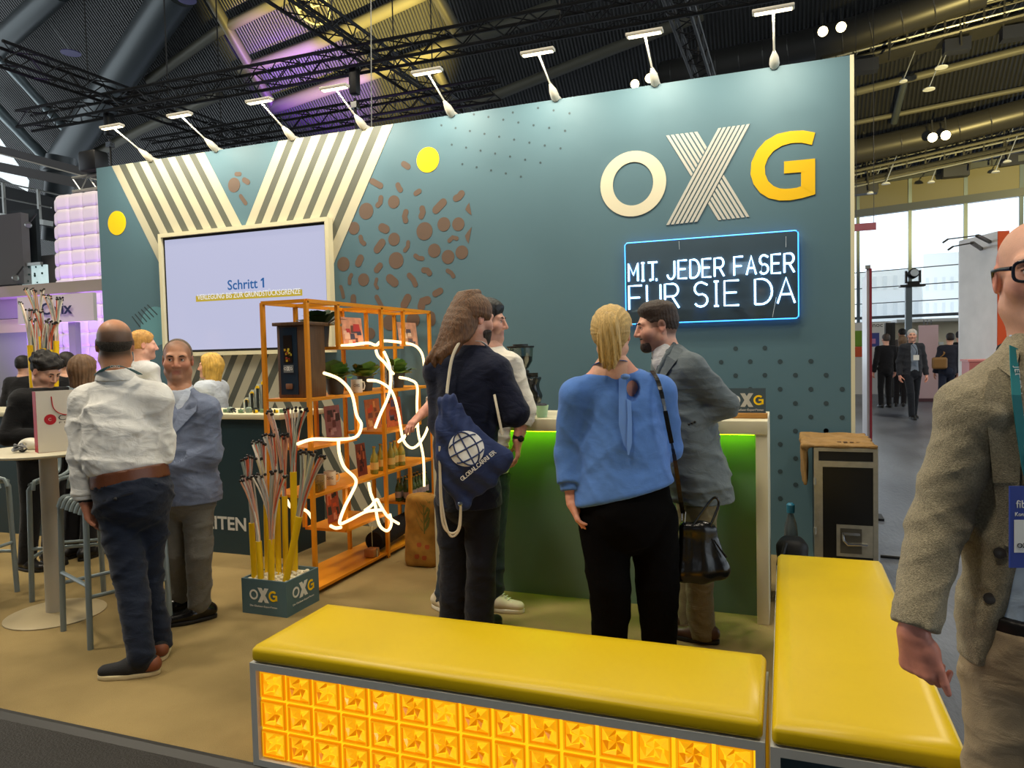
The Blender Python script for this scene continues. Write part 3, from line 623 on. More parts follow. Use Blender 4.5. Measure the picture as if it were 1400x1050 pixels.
# ---- drinking glass and acrylic block
gl = thing('drinking_glass', 'clear square glass jar beside the lower white mugs', 'glass', (-2.80, 3.86, 0.641))
build('glass_body', MB().box(-2.84, -2.76, 3.84, 3.92, 0.642, 0.745), pane_mat('jar_glass', (235, 225, 190), 0.12), gl, bevel=0.004)
build('filling', MB().box(-2.832, -2.768, 3.848, 3.912, 0.646, 0.70), mat('jar_fill', (150, 120, 40), 0.6, var=0.4, vscale=60), gl)
ab = thing('acrylic_block', 'tall clear acrylic block standing on the shelf', 'trophy', (-2.82, 4.86, 1.244))
build('block', MB().box(-2.845, -2.795, 4.83, 4.90, 1.245, 1.42), mat('acrylic', (200, 205, 205), 0.08, trans=0.85), ab, bevel=0.003)
build('engraving', MB().box(-2.794, -2.7935, 4.845, 4.885, 1.30, 1.37), mat('engrave', (225, 225, 225), 0.6), ab)

# ---- printed cards leaning on the shelf
def card(label, px0, py0, px1, py1, X, cols, seed, cat='card', lean=0.02):
    a = atx(px0, py0, X); b = atx(px1, py1, X); y0, y1 = sorted((a[1], b[1])); z1, z0 = a[2], b[2]
    t = thing('printed_card', label, cat, (X, (y0+y1)/2, z0), 'printed picture cards on the shelf')
    build('board', MB().hexa([(X, y0, z0), (X, y1, z0), (X-0.004, y1, z0), (X-0.004, y0, z0), (X-lean, y0, z1), (X-lean, y1, z1), (X-lean-0.004, y1, z1), (X-lean-0.004, y0, z1)]), mat('card_stock_%d' % seed, cols[0], 0.5, var=0.25, vscale=14), t)
    r = random.Random(seed)
    for k in range(11):
        w_, h_ = (y1-y0)*r.uniform(0.12, 0.36), (z1-z0)*r.uniform(0.08, 0.26); yy = r.uniform(y0+0.004, y1-w_-0.004); zz = r.uniform(z0+0.005, z1-h_-0.005)
        xs = lambda z: X-lean*(z-z0)/(z1-z0)+0.0006+k*0.00005
        build('picture_patch', MB().hexa([(xs(zz)-0.0005, yy, zz), (xs(zz)-0.0005, yy+w_, zz), (xs(zz), yy+w_, zz), (xs(zz), yy, zz), (xs(zz+h_)-0.0005, yy+w_*0.1, zz+h_), (xs(zz+h_)-0.0005, yy+w_*0.9, zz+h_), (xs(zz+h_), yy+w_*0.9, zz+h_), (xs(zz+h_), yy+w_*0.1, zz+h_)]),
              mat('card_ink_%d_%d' % (seed, k % (len(cols)-1)), cols[1+k % (len(cols)-1)], 0.5), t)
salm = [(214, 150, 118), (70, 70, 90), (190, 60, 60), (236, 190, 160), (110, 70, 60)]
card('salmon picture card with people, on the top board by the dark plant', 469, 433, 498, 473, -2.84, salm, 11)
card('picture card with crowd photo at the far end of the top board', 546, 440, 572, 473, -2.84, [(205, 150, 120), (120, 90, 80), (235, 200, 170), (90, 80, 90)], 12)
card('dusky pink city picture card standing on the near middle board', 446, 556, 468, 597, -2.93, [(150, 100, 104), (54, 30, 36), (100, 40, 44), (190, 150, 150)], 13)
card('orange printed card left of the middle post on the middle board', 501, 547, 522, 584, -2.86, [(190, 110, 60), (230, 160, 90), (120, 60, 40), (210, 80, 40)], 14)
card('orange and black printed card right of the middle post', 529, 545, 551, 580, -2.86, [(200, 100, 50), (40, 30, 40), (150, 60, 40), (90, 80, 110)], 15)
card('dark red box of sweets leaning by the glass bottles', 489, 608, 503, 648, -2.80, [(120, 50, 30), (60, 20, 20), (180, 90, 50), (40, 20, 30)], 16, 'box')
card('colourful leaflet standing on the lowest short board', 448, 673, 466, 712, -2.96, [(160, 80, 60), (40, 40, 50), (210, 150, 130), (200, 90, 50)], 17)

# ---- bottles
def make_bottle(name, label, h, r, gm, lm, group):
    t = thing(name, label, 'bottle', (0, 0, 0), group)
    build('glass', MB().lathe([(r*0.9, 0), (r, 0.006), (r, h*0.52), (r*0.82, h*0.64), (r*0.36, h*0.80), (r*0.34, h*0.95), (r*0.42, h*0.955)], (0, 0, 0), 14), gm, t, smooth=True)
    build('label_band', MB().lathe([(r*1.015, h*0.16), (r*1.015, h*0.42)], (0, 0, 0), 14), lm, t)
    build('cap', MB().lathe([(r*0.42, h*0.95), (r*0.44, h*0.99), (r*0.3, h)], (0, 0, 0), 12), mat('cap_gold', (190, 150, 70), 0.35, metal=0.7), t, smooth=True)
    return t
M_gy = mat('glass_yellow', (190, 190, 90), 0.08, trans=0.6); M_gg = mat('glass_green', (96, 120, 70), 0.08, trans=0.55)
bp = make_bottle('glass_bottle', 'clear yellow lemonade bottle on the lower board, nearest the card', 0.20, 0.030, M_gy, mat('bottle_label_a', (226, 190, 110), 0.5), 'lemonade bottles')
places = [(512, 640), (521, 641), (535, 637), (540, 636), (549, 635)]
nm = ['clear yellow lemonade bottle left of the middle post, nearest the red box', 'clear yellow lemonade bottle just left of the middle post', 'clear yellow lemonade bottle just right of the middle post', 'second clear yellow lemonade bottle right of the middle post', 'clear yellow lemonade bottle farthest right on its board']
for i, (x, y) in enumerate(places):
    p = atx(x, y, -2.83 if i % 2 else -2.80); loc = (p[0], p[1], 0.641)
    if i == 0: bp.location = loc; bp['label'] = nm[0]
    else: copy_tree(bp, loc, 0.4*i, nm[i])
bg_ = make_bottle('glass_bottle', 'small green glass bottle in the cluster on the low far board', 0.185, 0.026, M_gg, mat('bottle_label_b', (170, 150, 150), 0.5), 'green bottles on the low board')
k = 0
for i in range(2):
    for j in range(7):
        loc = (-2.79-0.075*i, 5.04+0.054*j, 0.346)
        lab = 'small green glass bottle on the low far board, %s row, %s from the near end' % (('front', 'back')[i], ('first', 'second', 'third', 'fourth', 'fifth', 'sixth', 'seventh')[j])
        if k == 0: bg_.location = loc; bg_['label'] = lab
        else: copy_tree(bg_, loc, 0.3*k, lab)
        k += 1
# ---- black plush roll, wooden block, patterned sack, magazine
pr = thing('plush_roll', 'black furry bolster lying on the bottom board', 'bolster', (-2.84, 5.0, 0.056))
build('roll', MB().tube([(-2.83, 4.60, 0.135), (-2.84, 4.8, 0.15), (-2.84, 5.0, 0.165), (-2.85, 5.12, 0.17)], [0.072, 0.078, 0.078, 0.07], 18), mat('black_fur', (22, 16, 14), 0.95, bump=0.8, bscale=120), pr, smooth=True)
build('end_disc', MB().lathe([(0.085, 0), (0.09, 0.02), (0.085, 0.10), (0.05, 0.11)], (-2.85, 5.14, 0.152), 18, (0.1, 1, 0)), mat('black_fur', (0, 0, 0)), pr, smooth=True)
wb = thing('wooden_block', 'small wooden block with metal clamp on the bottom board', 'block', (-2.79, 4.50, 0.056))
build('block', MB().box(-2.83, -2.75, 4.46, 4.54, 0.057, 0.115), mat('oak', (176, 120, 66), 0.5, var=0.15, vscale=20), wb, bevel=0.003)
build('clamp', MB().box(-2.752, -2.745, 4.492, 4.508, 0.057, 0.116), mat('chrome', (0, 0, 0)), wb)
build('rod', MB().tube([(-2.785, 4.50, 0.114), (-2.785, 4.50, 0.30)], 0.002, 6), mat('chrome', (0, 0, 0)), wb)
# ================================================================== SDF meshing (soft, grown shapes: cloth, bodies, sacks)
class SDF:
    def __init__(s, lo, hi, h):
        s.h = h; s.lo = np.array(lo, float); n = np.maximum(4, np.ceil((np.array(hi)-s.lo)/h).astype(int)+1); s.n = n
        s.ax = [s.lo[i]+np.arange(n[i])*h for i in range(3)]; s.g = np.full(tuple(n), 0.12, np.float32)
    def sub(s, lo, hi):
        a = np.clip(np.floor((np.array(lo)-s.lo)/s.h).astype(int), 0, s.n); b = np.clip(np.ceil((np.array(hi)-s.lo)/s.h).astype(int)+1, 0, s.n)
        sl = tuple(slice(a[i], b[i]) for i in range(3))
        return sl, s.ax[0][sl[0]][:, None, None].astype(np.float32), s.ax[1][sl[1]][None, :, None].astype(np.float32), s.ax[2][sl[2]][None, None, :].astype(np.float32)
    def blend(s, sl, d, k, op):
        g = s.g[sl]
        if op == 'u':
            if k > 0: h = np.maximum(k-np.abs(g-d), 0)/k; r = np.minimum(g, d)-h*h*k*0.25
            else: r = np.minimum(g, d)
        elif op == 's':
            if k > 0: h = np.maximum(k-np.abs(g+d), 0)/k; r = np.maximum(g, -d)+h*h*k*0.25
            else: r = np.maximum(g, -d)
        s.g[sl] = r
    def cone(s, a, b, ra, rb, k=0.02, op='u', flat=None):
        """tapered capsule; flat=(axis, factor) squashes the section along an axis"""
        a = V3(a); b = V3(b); m = max(ra, rb)*(1 if flat is None else max(1, flat[1]))+k+0.05
        sl, X, Y, Z = s.sub(np.minimum(a, b)-m, np.maximum(a, b)+m)
        if s.g[sl].size == 0: return s
        d = b-a; L2 = max(d@d, 1e-9)
        px_, py_, pz_ = X-a[0], Y-a[1], Z-a[2]
        t = np.clip((px_*d[0]+py_*d[1]+pz_*d[2])/L2, 0, 1)
        qx_, qy_, qz_ = px_-t*d[0], py_-t*d[1], pz_-t*d[2]
        if flat is not None:
            n_ = unit(flat[0]); q = qx_*n_[0]+qy_*n_[1]+qz_*n_[2]; e = 1/flat[1]-1
            qx_, qy_, qz_ = qx_+n_[0]*q*e, qy_+n_[1]*q*e, qz_+n_[2]*q*e
        dd = np.sqrt(qx_*qx_+qy_*qy_+qz_*qz_)-(ra+(rb-ra)*t)
        if flat is not None and flat[1] < 1: dd = dd*max(flat[1], 0.6)
        s.blend(sl, dd, k, op); return s
    def ell(s, c, r, k=0.02, op='u', R=None):
        c = V3(c); r = V3(r); m = r.max()+k+0.05; sl, X, Y, Z = s.sub(c-m, c+m)
        if s.g[sl].size == 0: return s
        x, y, z = X-c[0], Y-c[1], Z-c[2]
        if R is not None:
            R = np.array(R); x, y, z = (R[0, i]*x+R[1, i]*y+R[2, i]*z for i in range(3)) if False else (R[0][0]*x+R[0][1]*y+R[0][2]*z, R[1][0]*x+R[1][1]*y+R[1][2]*z, R[2][0]*x+R[2][1]*y+R[2][2]*z)
        k0 = np.sqrt((x/r[0])**2+(y/r[1])**2+(z/r[2])**2); k1 = np.sqrt((x/r[0]**2)**2+(y/r[1]**2)**2+(z/r[2]**2)**2)
        s.blend(sl, k0*(k0-1)/np.maximum(k1, 1e-6), k, op); return s
    def rbox(s, c, hsz, r, k=0.0, op='u', R=None):
        c = V3(c); hsz = V3(hsz); m = np.linalg.norm(hsz)+k+0.05; sl, X, Y, Z = s.sub(c-m, c+m)
        if s.g[sl].size == 0: return s
        x, y, z = X-c[0], Y-c[1], Z-c[2]
        if R is not None: x, y, z = (R[0][0]*x+R[0][1]*y+R[0][2]*z, R[1][0]*x+R[1][1]*y+R[1][2]*z, R[2][0]*x+R[2][1]*y+R[2][2]*z)
        qx_, qy_, qz_ = np.abs(x)-hsz[0]+r, np.abs(y)-hsz[1]+r, np.abs(z)-hsz[2]+r
        d = np.sqrt(np.maximum(qx_, 0)**2+np.maximum(qy_, 0)**2+np.maximum(qz_, 0)**2)+np.minimum(np.maximum(qx_, np.maximum(qy_, qz_)), 0)-r
        s.blend(sl, d, k, op); return s
    def cut(s, p, n, k=0.0, slope=1.0):
        """remove the side the normal points to"""
        p = V3(p); n = unit(n); X, Y, Z = (s.ax[0][:, None, None], s.ax[1][None, :, None], s.ax[2][None, None, :])
        d = ((X-p[0])*n[0]+(Y-p[1])*n[1]+(Z-p[2])*n[2]).astype(np.float32)
        s.g = np.maximum(s.g, d) if k <= 0 else np.maximum(s.g, d)+(np.maximum(k-np.abs(s.g-d), 0)**2)*0.25/k; return s
    def disp(s, fn):
        m = np.abs(s.g) < 0.05
        i, j, k = np.nonzero(m); s.g[m] += fn(s.ax[0][i], s.ax[1][j], s.ax[2][k]).astype(np.float32); return s
    def mesh(s):
        """naive surface nets"""
        g = s.g; n = g.shape; ins = g < 0
        c = [g[i:n[0]-1+i, j:n[1]-1+j, k:n[2]-1+k] for i in (0, 1) for j in (0, 1) for k in (0, 1)]
        cnt = sum((x < 0).astype(np.int8) for x in c); act = (cnt > 0) & (cnt < 8)
        ci = np.argwhere(act); nv = len(ci)
        if nv == 0: return np.zeros((0, 3)), np.zeros((0, 4), int)
        idx = -np.ones(act.shape, np.int64); idx[act] = np.arange(nv)
        vals = np.stack([x[act] for x in c], 1); offs = np.array([(i, j, k) for i in (0, 1) for j in (0, 1) for k in (0, 1)], float)
        acc = np.zeros((nv, 3)); w = np.zeros(nv)
        for a in range(8):
            for ax in range(3):
                b = a | (4 >> ax)
                if b == a: continue
                va, vb = vals[:, a], vals[:, b]; mk = (va < 0) != (vb < 0)
                t = np.where(mk, va/np.where(mk, va-vb, 1), 0)
                acc[mk] += offs[a]+(offs[b]-offs[a])*t[mk, None]; w[mk] += 1
        V = s.lo+(ci+acc/w[:, None])*s.h
        F = []
        for ax in range(3):
            sl0 = [slice(1, -1)]*3; sl1 = [slice(1, -1)]*3; sl0[ax] = slice(0, -1); sl1[ax] = slice(1, None)
            A, B = ins[tuple(sl0)], ins[tuple(sl1)]; e = np.argwhere(A != B)
            if not len(e): continue
            e2 = e.copy(); 
            for q in range(3):
                if q != ax: e2[:, q] += 1
            u, v = (ax+1) % 3, (ax+2) % 3
            du = np.eye(3, dtype=int)[u]; dv = np.eye(3, dtype=int)[v]
            f = np.stack([idx[tuple((e2-du-dv).T)], idx[tuple((e2-dv).T)], idx[tuple(e2.T)], idx[tuple((e2-du).T)]], 1)
            fl = ~A[tuple(e.T)]; f[fl] = f[fl][:, ::-1]; F.append(f)
        return V, np.concatenate(F)
def sdf_obj(name, sdfs, m, parent=None, col=None, extra=None):
    """one mesh from one or several fields; col(V) gives vertex colours"""
    Vs, Fs, o = [], [], 0
    for s_ in (sdfs if isinstance(sdfs, (list, tuple)) else [sdfs]):
        V, F = s_.mesh() if isinstance(s_, SDF) else s_; Vs.append(V); Fs.append(F+o); o += len(V)
    V = np.concatenate(Vs); F = np.concatenate(Fs)
    me = bpy.data.meshes.new(name); me.vertices.add(len(V)); me.vertices.foreach_set('co', (V-org_of(parent)).ravel())
    me.loops.add(len(F)*4); me.loops.foreach_set('vertex_index', F.ravel()); me.polygons.add(len(F))
    me.polygons.foreach_set('loop_start', np.arange(len(F))*4); me.update(calc_edges=True); me.validate(); me.shade_smooth()
    if col is not None:
        ca = me.color_attributes.new('Col', 'FLOAT_COLOR', 'POINT'); c = np.ones((len(V), 4)); c[:, :3] = col(V); ca.data.foreach_set('color', c.ravel())
    me.materials.append(m); ob = bpy.data.objects.new(name, me); COL.objects.link(ob); ob.parent = parent; return ob

# ---- patterned sack standing by the shelf
sk = thing('patterned_sack', 'ochre sack with green leaf print standing by the shelf', 'sack', (-2.40, 4.56, 0.012))
S_ = SDF((-2.62, 4.38, 0), (-2.18, 4.74, 0.6), 0.008)
S_.rbox((-2.41, 4.57, 0.26), (0.112, 0.085, 0.262), 0.05).ell((-2.41, 4.57, 0.10), (0.125, 0.10, 0.12), 0.06).cut((0, 0, 0.014), (0, 0, -1)).cut((-2.42, 4.57, 0.515), (0.12, 0, 1), 0.03)
S_.disp(lambda x, y, z: 0.004*np.sin(z*34+x*26)+0.003*np.sin(y*50+z*16+x*22)); sack_ = sdf_obj('bag_body', S_, mat('ochre_cloth', (150, 108, 40), 0.9, bump=0.2, bscale=200, var=0.25, vscale=14), sk)
# ================================================================== planters of tube bundles
M_ybox = mat('planter_teal', (80, 108, 118), 0.5); M_ytube = mat('yellow_duct', (232, 190, 16), 0.4)
STR = [mat('duct_%d' % i, c, 0.4) for i, c in enumerate([(214, 208, 196), (188, 186, 180), (216, 160, 130), (206, 92, 60), (226, 214, 170), (196, 150, 140), (160, 170, 160), (236, 226, 210)])]
M_capm = mat('duct_plug', (70, 66, 64), 0.25, metal=0.8)
def planter(label, x0, x1, y0, y1, z0, hgt, tubes, seed, logo=True, per=5):
    t = thing('tube_planter', label, 'planter', ((x0+x1)/2, (y0+y1)/2, z0))
    mbp = MB(); w_ = 0.012
    for a in ((x0, x1, y0, y0+w_), (x0, x1, y1-w_, y1), (x0, x0+w_, y0+w_, y1-w_), (x1-w_, x1, y0+w_, y1-w_)): mbp.box(a[0], a[1], a[2], a[3], z0, z0+hgt)
    mbp.box(x0+w_, x1-w_, y0+w_, y1-w_, z0, z0+0.01); bxx = build('box', mbp, M_ybox, t)
    S = SDF((x0, y0, z0+hgt-0.08), (x1, y1, z0+hgt+0.02), 0.007); rg = random.Random(seed)
    gv = MB()
    for i in range(170):
        r = rg.uniform(0.006, 0.012); gv.ball((rg.uniform(x0+0.02, x1-0.02), rg.uniform(y0+0.02, y1-0.02), z0+hgt-0.022+rg.uniform(0, 0.012)), (r*1.3, r, r*0.8), 6, 4)
    gv.box(x0+w_, x1-w_, y0+w_, y1-w_, z0+hgt-0.06, z0+hgt-0.022)
    tag(build('pebbles', gv, mat('white_pebbles', (225, 216, 190), 0.7), t), kind='stuff')
    if logo:
        w = (x1-x0)*0.62
        xg_logo('f', (x0+(x1-x0)*0.18, y0-0.0005, z0+hgt*0.34), (1, 0, 0), (0, 0, 1), w, bxx, M_white, M_white, M_yel, 0, 0.0015)
        text_mesh('tagline', 'Die Glasfaser-Expert*innen', M_white, (x0+(x1-x0)*0.18, y0-0.0005, z0+hgt*0.22), (1, 0, 0), (0, 0, 1), 0.011, bxx, 'LEFT', 0.0008, w*0.98)
        w = (y1-y0)*0.66
        xg_logo('s', (x1+0.0005, y0+(y1-y0)*0.18, z0+hgt*0.36), (0, 1, 0), (0, 0, 1), w, bxx, M_white, M_white, M_yel, 0, 0.0015)
        text_mesh('tagline', 'Die Glasfaser-Expert*innen', M_white, (x1+0.0005, y0+(y1-y0)*0.18, z0+hgt*0.24), (0, 1, 0), (0, 0, 1), 0.011, bxx, 'LEFT', 0.0008, w*0.98)
    for b, tp, r, fans in tubes:
        b = V3(b); tp = V3(tp)
        tb = build('yellow_tube', MB().tube([b, b*0.5+tp*0.5, tp], r, 14), M_ytube, t, smooth=True)
        d = unit(tp-b)
        for (cx, cy, cz) in fans:
            for k_ in range(per):
                e = V3((cx, cy, cz))+V3((rg.uniform(-0.022, 0.022), rg.uniform(-0.02, 0.02), rg.uniform(-0.015, 0.015))); a = tp-d*0.05+V3((rg.uniform(-1, 1), rg.uniform(-1, 1), 0))*r*0.55
                L = np.linalg.norm(e-a); c = a+d*L*0.55
                st = [a*(1-q)**2+c*2*q*(1-q)+e*q*q for q in np.linspace(0, 1, 7)]
                s_ = build('micro_duct', MB().tube(st, 0.0052, 6), STR[rg.randrange(8)], tb, smooth=True)
                dd = unit(st[-1]-st[-2])
                build('plug', MB().lathe([(0.006, -0.008), (0.009, -0.003), (0.009, 0.003), (0.005, 0.008)], e, 8, dd), M_capm, t, smooth=True)
PX0, PX1, PY0, PY1, PH = -2.99, -2.675, 3.39, 3.70, 0.205
def tb(bx_, by_, tx_, ty_, Yp, r, fans): return (at(bx_, by_, Yp), at(tx_, ty_, Yp), r, [at(fx, fy, Yp+dy) for fx, fy, dy in fans])
tubes = [tb(348, 793, 344, 715, 3.47, 0.017, [(334, 626, .02), (341, 625, 0)]), tb(357, 796, 353.5, 740, 3.43, 0.018, [(334, 654, -.02), (341, 654, 0)]),
         tb(371, 798, 371, 737, 3.43, 0.019, [(351, 650, .03), (358, 651, 0), (374, 647, 0), (388, 648, -.02)]), tb(366, 788, 364, 690, 3.56, 0.017, [(349, 605, .03), (360, 605, 0), (355, 625, -.02)]),
         tb(381, 787, 379, 683, 3.58, 0.018, [(364, 597, 0), (373, 594, 0), (378, 591, .03)]), tb(391, 787, 389, 678, 3.60, 0.017, [(388, 594, 0), (393, 596, 0), (370, 565, 0)]),
         tb(403, 784, 401, 645, 3.63, 0.020, [(392, 560, 0), (401, 560, .02), (416, 560, 0)]), tb(391, 795, 409, 706, 3.46, 0.020, [(414, 618, 0), (421, 620, 0), (430, 621, 0), (441, 623, 0)])]
planter('teal planter box of yellow tubes in front of the orange shelf', PX0, PX1, PY0, PY1, 0.012, PH, tubes, 5)

# ================================================================== information counter on the left
lc0, lc1, ly0, ly1, lh = -7.2, -3.475, 4.41, 4.92, 1.085
lcn = thing('counter', 'long dark teal information counter with cream top under the television', 'counter', ((lc0+lc1)/2, ly0, 0.012))
build('body', MB().box(lc0, lc1, ly0, ly1, 0.012, lh-0.04), mat('counter_dark_teal', (36, 58, 66), 0.45, var=0.05), lcn)
build('top', MB().box(lc0-0.02, lc1+0.02, ly0-0.03, ly1+0.02, lh-0.039, lh), M_cream, lcn, bevel=0.004)
p = at(337, 727, ly0)
text_mesh('lettering', 'MÖGLICHKEITEN', mat('letter_grey', (205, 205, 200), 0.5), (p[0]-1.14, ly0-0.0005, at(337, 726, ly0)[2]), (1, 0, 0), (0, 0, 1), 0.098, lcn, 'LEFT', 0.001, 1.14, bold=0.022)
# samples on that counter
def on_counter(x, y=4.6): return (x, y, lh)
M_disp = mat('display_white', (206, 214, 208), 0.5); M_tubeb = mat('sample_dark', (44, 50, 50), 0.35)
ds = thing('sample_stand', 'stepped sample display with yellow discs on the teal counter', 'display stand', on_counter(-3.84))
for i, (x, h_) in enumerate(((-3.95, 0.11), (-3.895, 0.17), (-3.84, 0.215), (-3.785, 0.25))):
    pl = build('panel', MB().plate([(-0.03, 0), (0.03, 0), (0.03, h_), (-0.005, h_), (-0.03, h_*0.8)], (x, 4.62, lh+0.001), (1, 0, 0), (0, 0, 1), 0, 0.006), M_disp, ds)
    build('disc', MB().lathe([(0.018, 0), (0.018, 0.006)], (x+0.005, 4.612, lh+h_-0.03), 14, (0, -1, 0)), M_yel, pl)
    build('sample_tube', MB().tube([(x+0.02, 4.59, lh+0.001), (x+0.02, 4.59, lh+h_*0.85)], 0.011, 10), M_tubeb, ds, smooth=True)
rg = random.Random(9)
for i in range(13):
    x = -4.06+i*0.043; y = 4.50+rg.uniform(-0.02, 0.05); kind = i % 4
    lab = 'small %s on the teal counter, %s in the row' % (('green connector', 'glass sample puck', 'black cable coil', 'yellow splice part')[kind], ('first', 'second', 'third', 'fourth', 'fifth', 'sixth', 'seventh', 'eighth', 'ninth', 'tenth', 'eleventh', 'twelfth', 'thirteenth', 'fourteenth', 'fifteenth', 'sixteenth')[i]+' from the left')
    t = thing(('connector', 'sample_puck', 'cable_coil', 'splice_part')[kind], lab, ('connector', 'sample', 'coil', 'connector')[kind], (x, y, lh), 'fibre samples on the teal counter')
    if kind == 0:
        build('housing', MB().box(x-0.02, x+0.02, y-0.015, y+0.015, lh+0.001, lh+0.028), mat('conn_green', (110, 140, 110), 0.4), t, bevel=0.004); build('tip', MB().tube([(x+0.02, y, lh+0.015), (x+0.035, y-0.01, lh+0.015)], 0.006, 8), mat('conn_grey', (190, 190, 185), 0.4), t)
    elif kind == 1:
        build('puck', MB().lathe([(0.022, 0.001), (0.026, 0.01), (0.024, 0.035), (0.012, 0.045)], (x, y, lh), 14), mat('puck_glass', (170, 190, 180), 0.15, trans=0.5), t, smooth=True); build('core', MB().ball((x, y, lh+0.02), 0.010), mat('conn_green', (0, 0, 0)), t, smooth=True)
    elif kind == 2:
        build('coil', MB().tube([(x+0.02*math.cos(a*0.5), y+0.02*math.sin(a*0.5), lh+0.007+0.0012*a) for a in range(26)], 0.0045, 6), M_tubeb, t, smooth=True)
    else:
        build('body', MB().box(x-0.018, x+0.018, y-0.012, y+0.012, lh+0.001, lh+0.024), M_yel, t, bevel=0.006); build('clip', MB().box(x-0.006, x+0.006, y-0.016, y-0.012, lh+0.004, lh+0.03), M_tubeb, t)
# second bundle of tubes standing on the far end of that counter
def tb2(bx_, by_, tx_, ty_, Yp, r, fans): return (at(bx_, by_, Yp), at(tx_, ty_, Yp), r, [at(fx, fy, Yp+dy) for fx, fy, dy in fans])
Y2 = 4.66
q0 = at(36, 548, Y2); q1 = at(88, 548, Y2)
tubes2 = [tb2(46, 548, 41, 472, Y2-.05, 0.024, [(27, 414, .03), (38, 424, 0), (44, 425, 0)]), tb2(52, 550, 50, 485, Y2-.08, 0.024, [(42, 436, 0), (50, 437, 0)]),
          tb2(60, 548, 59, 476, Y2, 0.024, [(50, 425, 0), (58, 425, 0), (63, 438, 0)]), tb2(68, 550, 68, 478, Y2-.05, 0.024, [(66, 440, 0), (73, 441, 0), (80, 441, 0)]),
          tb2(76, 546, 77, 466, Y2+.04, 0.024, [(63, 405, 0), (70, 406, 0), (79, 408, 0), (85, 409, 0)]), tb2(56, 545, 54, 460, Y2+.08, 0.024, [(37, 396, 0), (44, 396, 0), (51, 397, 0), (58, 397, 0)])]
planter('second teal planter of yellow tubes on the far end of the counter', q0[0]-0.03, q1[0]+0.03, Y2-0.16, Y2+0.16, lh+0.001, 0.09, tubes2, 6, False, 5)

# ================================================================== bar table, stools, things on the table
M_tab = mat('table_cream', (206, 198, 172), 0.45); M_tabg = mat('table_grey', (186, 178, 160), 0.45)
tcx, tcy, tz = -4.06, 3.04, 0.997
tbl = thing('bar_table', 'round cream bar table on a grey column and disc base', 'table', (tcx, tcy, 0.012))
build('table_top', MB().lathe([(0.30, 0.0), (0.36, 0.012), (0.362, 0.02), (0.355, 0.024)], (tcx, tcy, tz-0.024), 48), M_tab, tbl, smooth=True, )
build('column', MB().lathe([(0.052, 0.0), (0.047, tz-0.03-0.03)], (tcx, tcy, 0.035), 24), M_tabg, tbl, smooth=True)
build('base', MB().lathe([(0.265, 0.0), (0.265, 0.006), (0.24, 0.016), (0.06, 0.024)], (tcx, tcy, 0.0125), 48), mat('table_base', (168, 152, 116), 0.5), tbl, smooth=True)
M_stool = mat('stool_grey', (132, 144, 146), 0.42, metal=0.25)
def make_stool(label, back):
    t = thing('bar_stool', label, 'stool', (0, 0, 0), 'grey metal bar stools')
    w_, hs = 0.205, 0.75
    for sx in (-1, 1):
        for sy in (-1, 1):
            build('leg', MB().tube([(sx*w_, sy*w_, 0.0), (sx*(w_-0.012), sy*(w_-0.012), hs-0.05), (sx*(w_-0.03), sy*(w_-0.02), hs-0.012)], 0.0155, 10), M_stool, t, smooth=True)
    for sx in (-1, 1):
        build('foot_rail', MB().tube([(sx*(w_-0.004), -w_, 0.27), (sx*(w_-0.004), w_, 0.27)], 0.011, 8), M_stool, t, smooth=True)
        build('seat_rail', MB().tube([(sx*(w_-0.02), -w_+0.005, hs-0.018), (sx*(w_-0.02), w_-0.005, hs-0.018)], 0.014, 8), M_stool, t, smooth=True)
    for sy in (-1, 1):
        build('foot_rail', MB().tube([(-w_, sy*(w_-0.004), 0.33 if sy < 0 else 0.27), (w_, sy*(w_-0.004), 0.33 if sy < 0 else 0.27)], 0.011, 8), M_stool, t, smooth=True)
    for i in range(6):
        x = -w_+0.04+i*(2*w_-0.08)/5
        pts = [(x, -w_-0.005, hs-0.05), (x, -w_+0.012, hs-0.008), (x, -w_+0.05, hs+0.002), (x, 0.05, hs-0.006), (x, w_-0.03, hs+0.004)]
        if back: pts += [(x, w_+0.012, hs+0.03), (x, w_+0.03, hs+0.12), (x, w_+0.045, hs+0.24)]
        else: pts += [(x, w_-0.004, hs-0.01), (x, w_+0.003, hs-0.05)]
        build('slat', MB().tube(smooth_path(pts, 3), [0.0125]*(3*(len(pts)-1)+1), 8), M_stool, t, smooth=True)
    if back: build('back_rail', MB().tube([(-w_+0.02, w_+0.045, hs+0.245), (w_-0.02, w_+0.045, hs+0.245)], 0.014, 8), M_stool, t, smooth=True)
    return t
sA = make_stool('grey metal bar stool without back, beside the man in the white shirt', False); sA.location = (-3.50, 2.975, 0.012); sA.rotation_euler = (0, 0, math.radians(-21))
sB = make_stool('grey slatted bar stool with low back, behind the bar table', True); sB.location = (-4.36, 3.44, 0.012); sB.rotation_euler = (0, 0, math.radians(33))
copy_tree(sB, (-4.86, 3.02, 0.012), math.radians(105), 'grey slatted bar stool at the left edge of the picture')
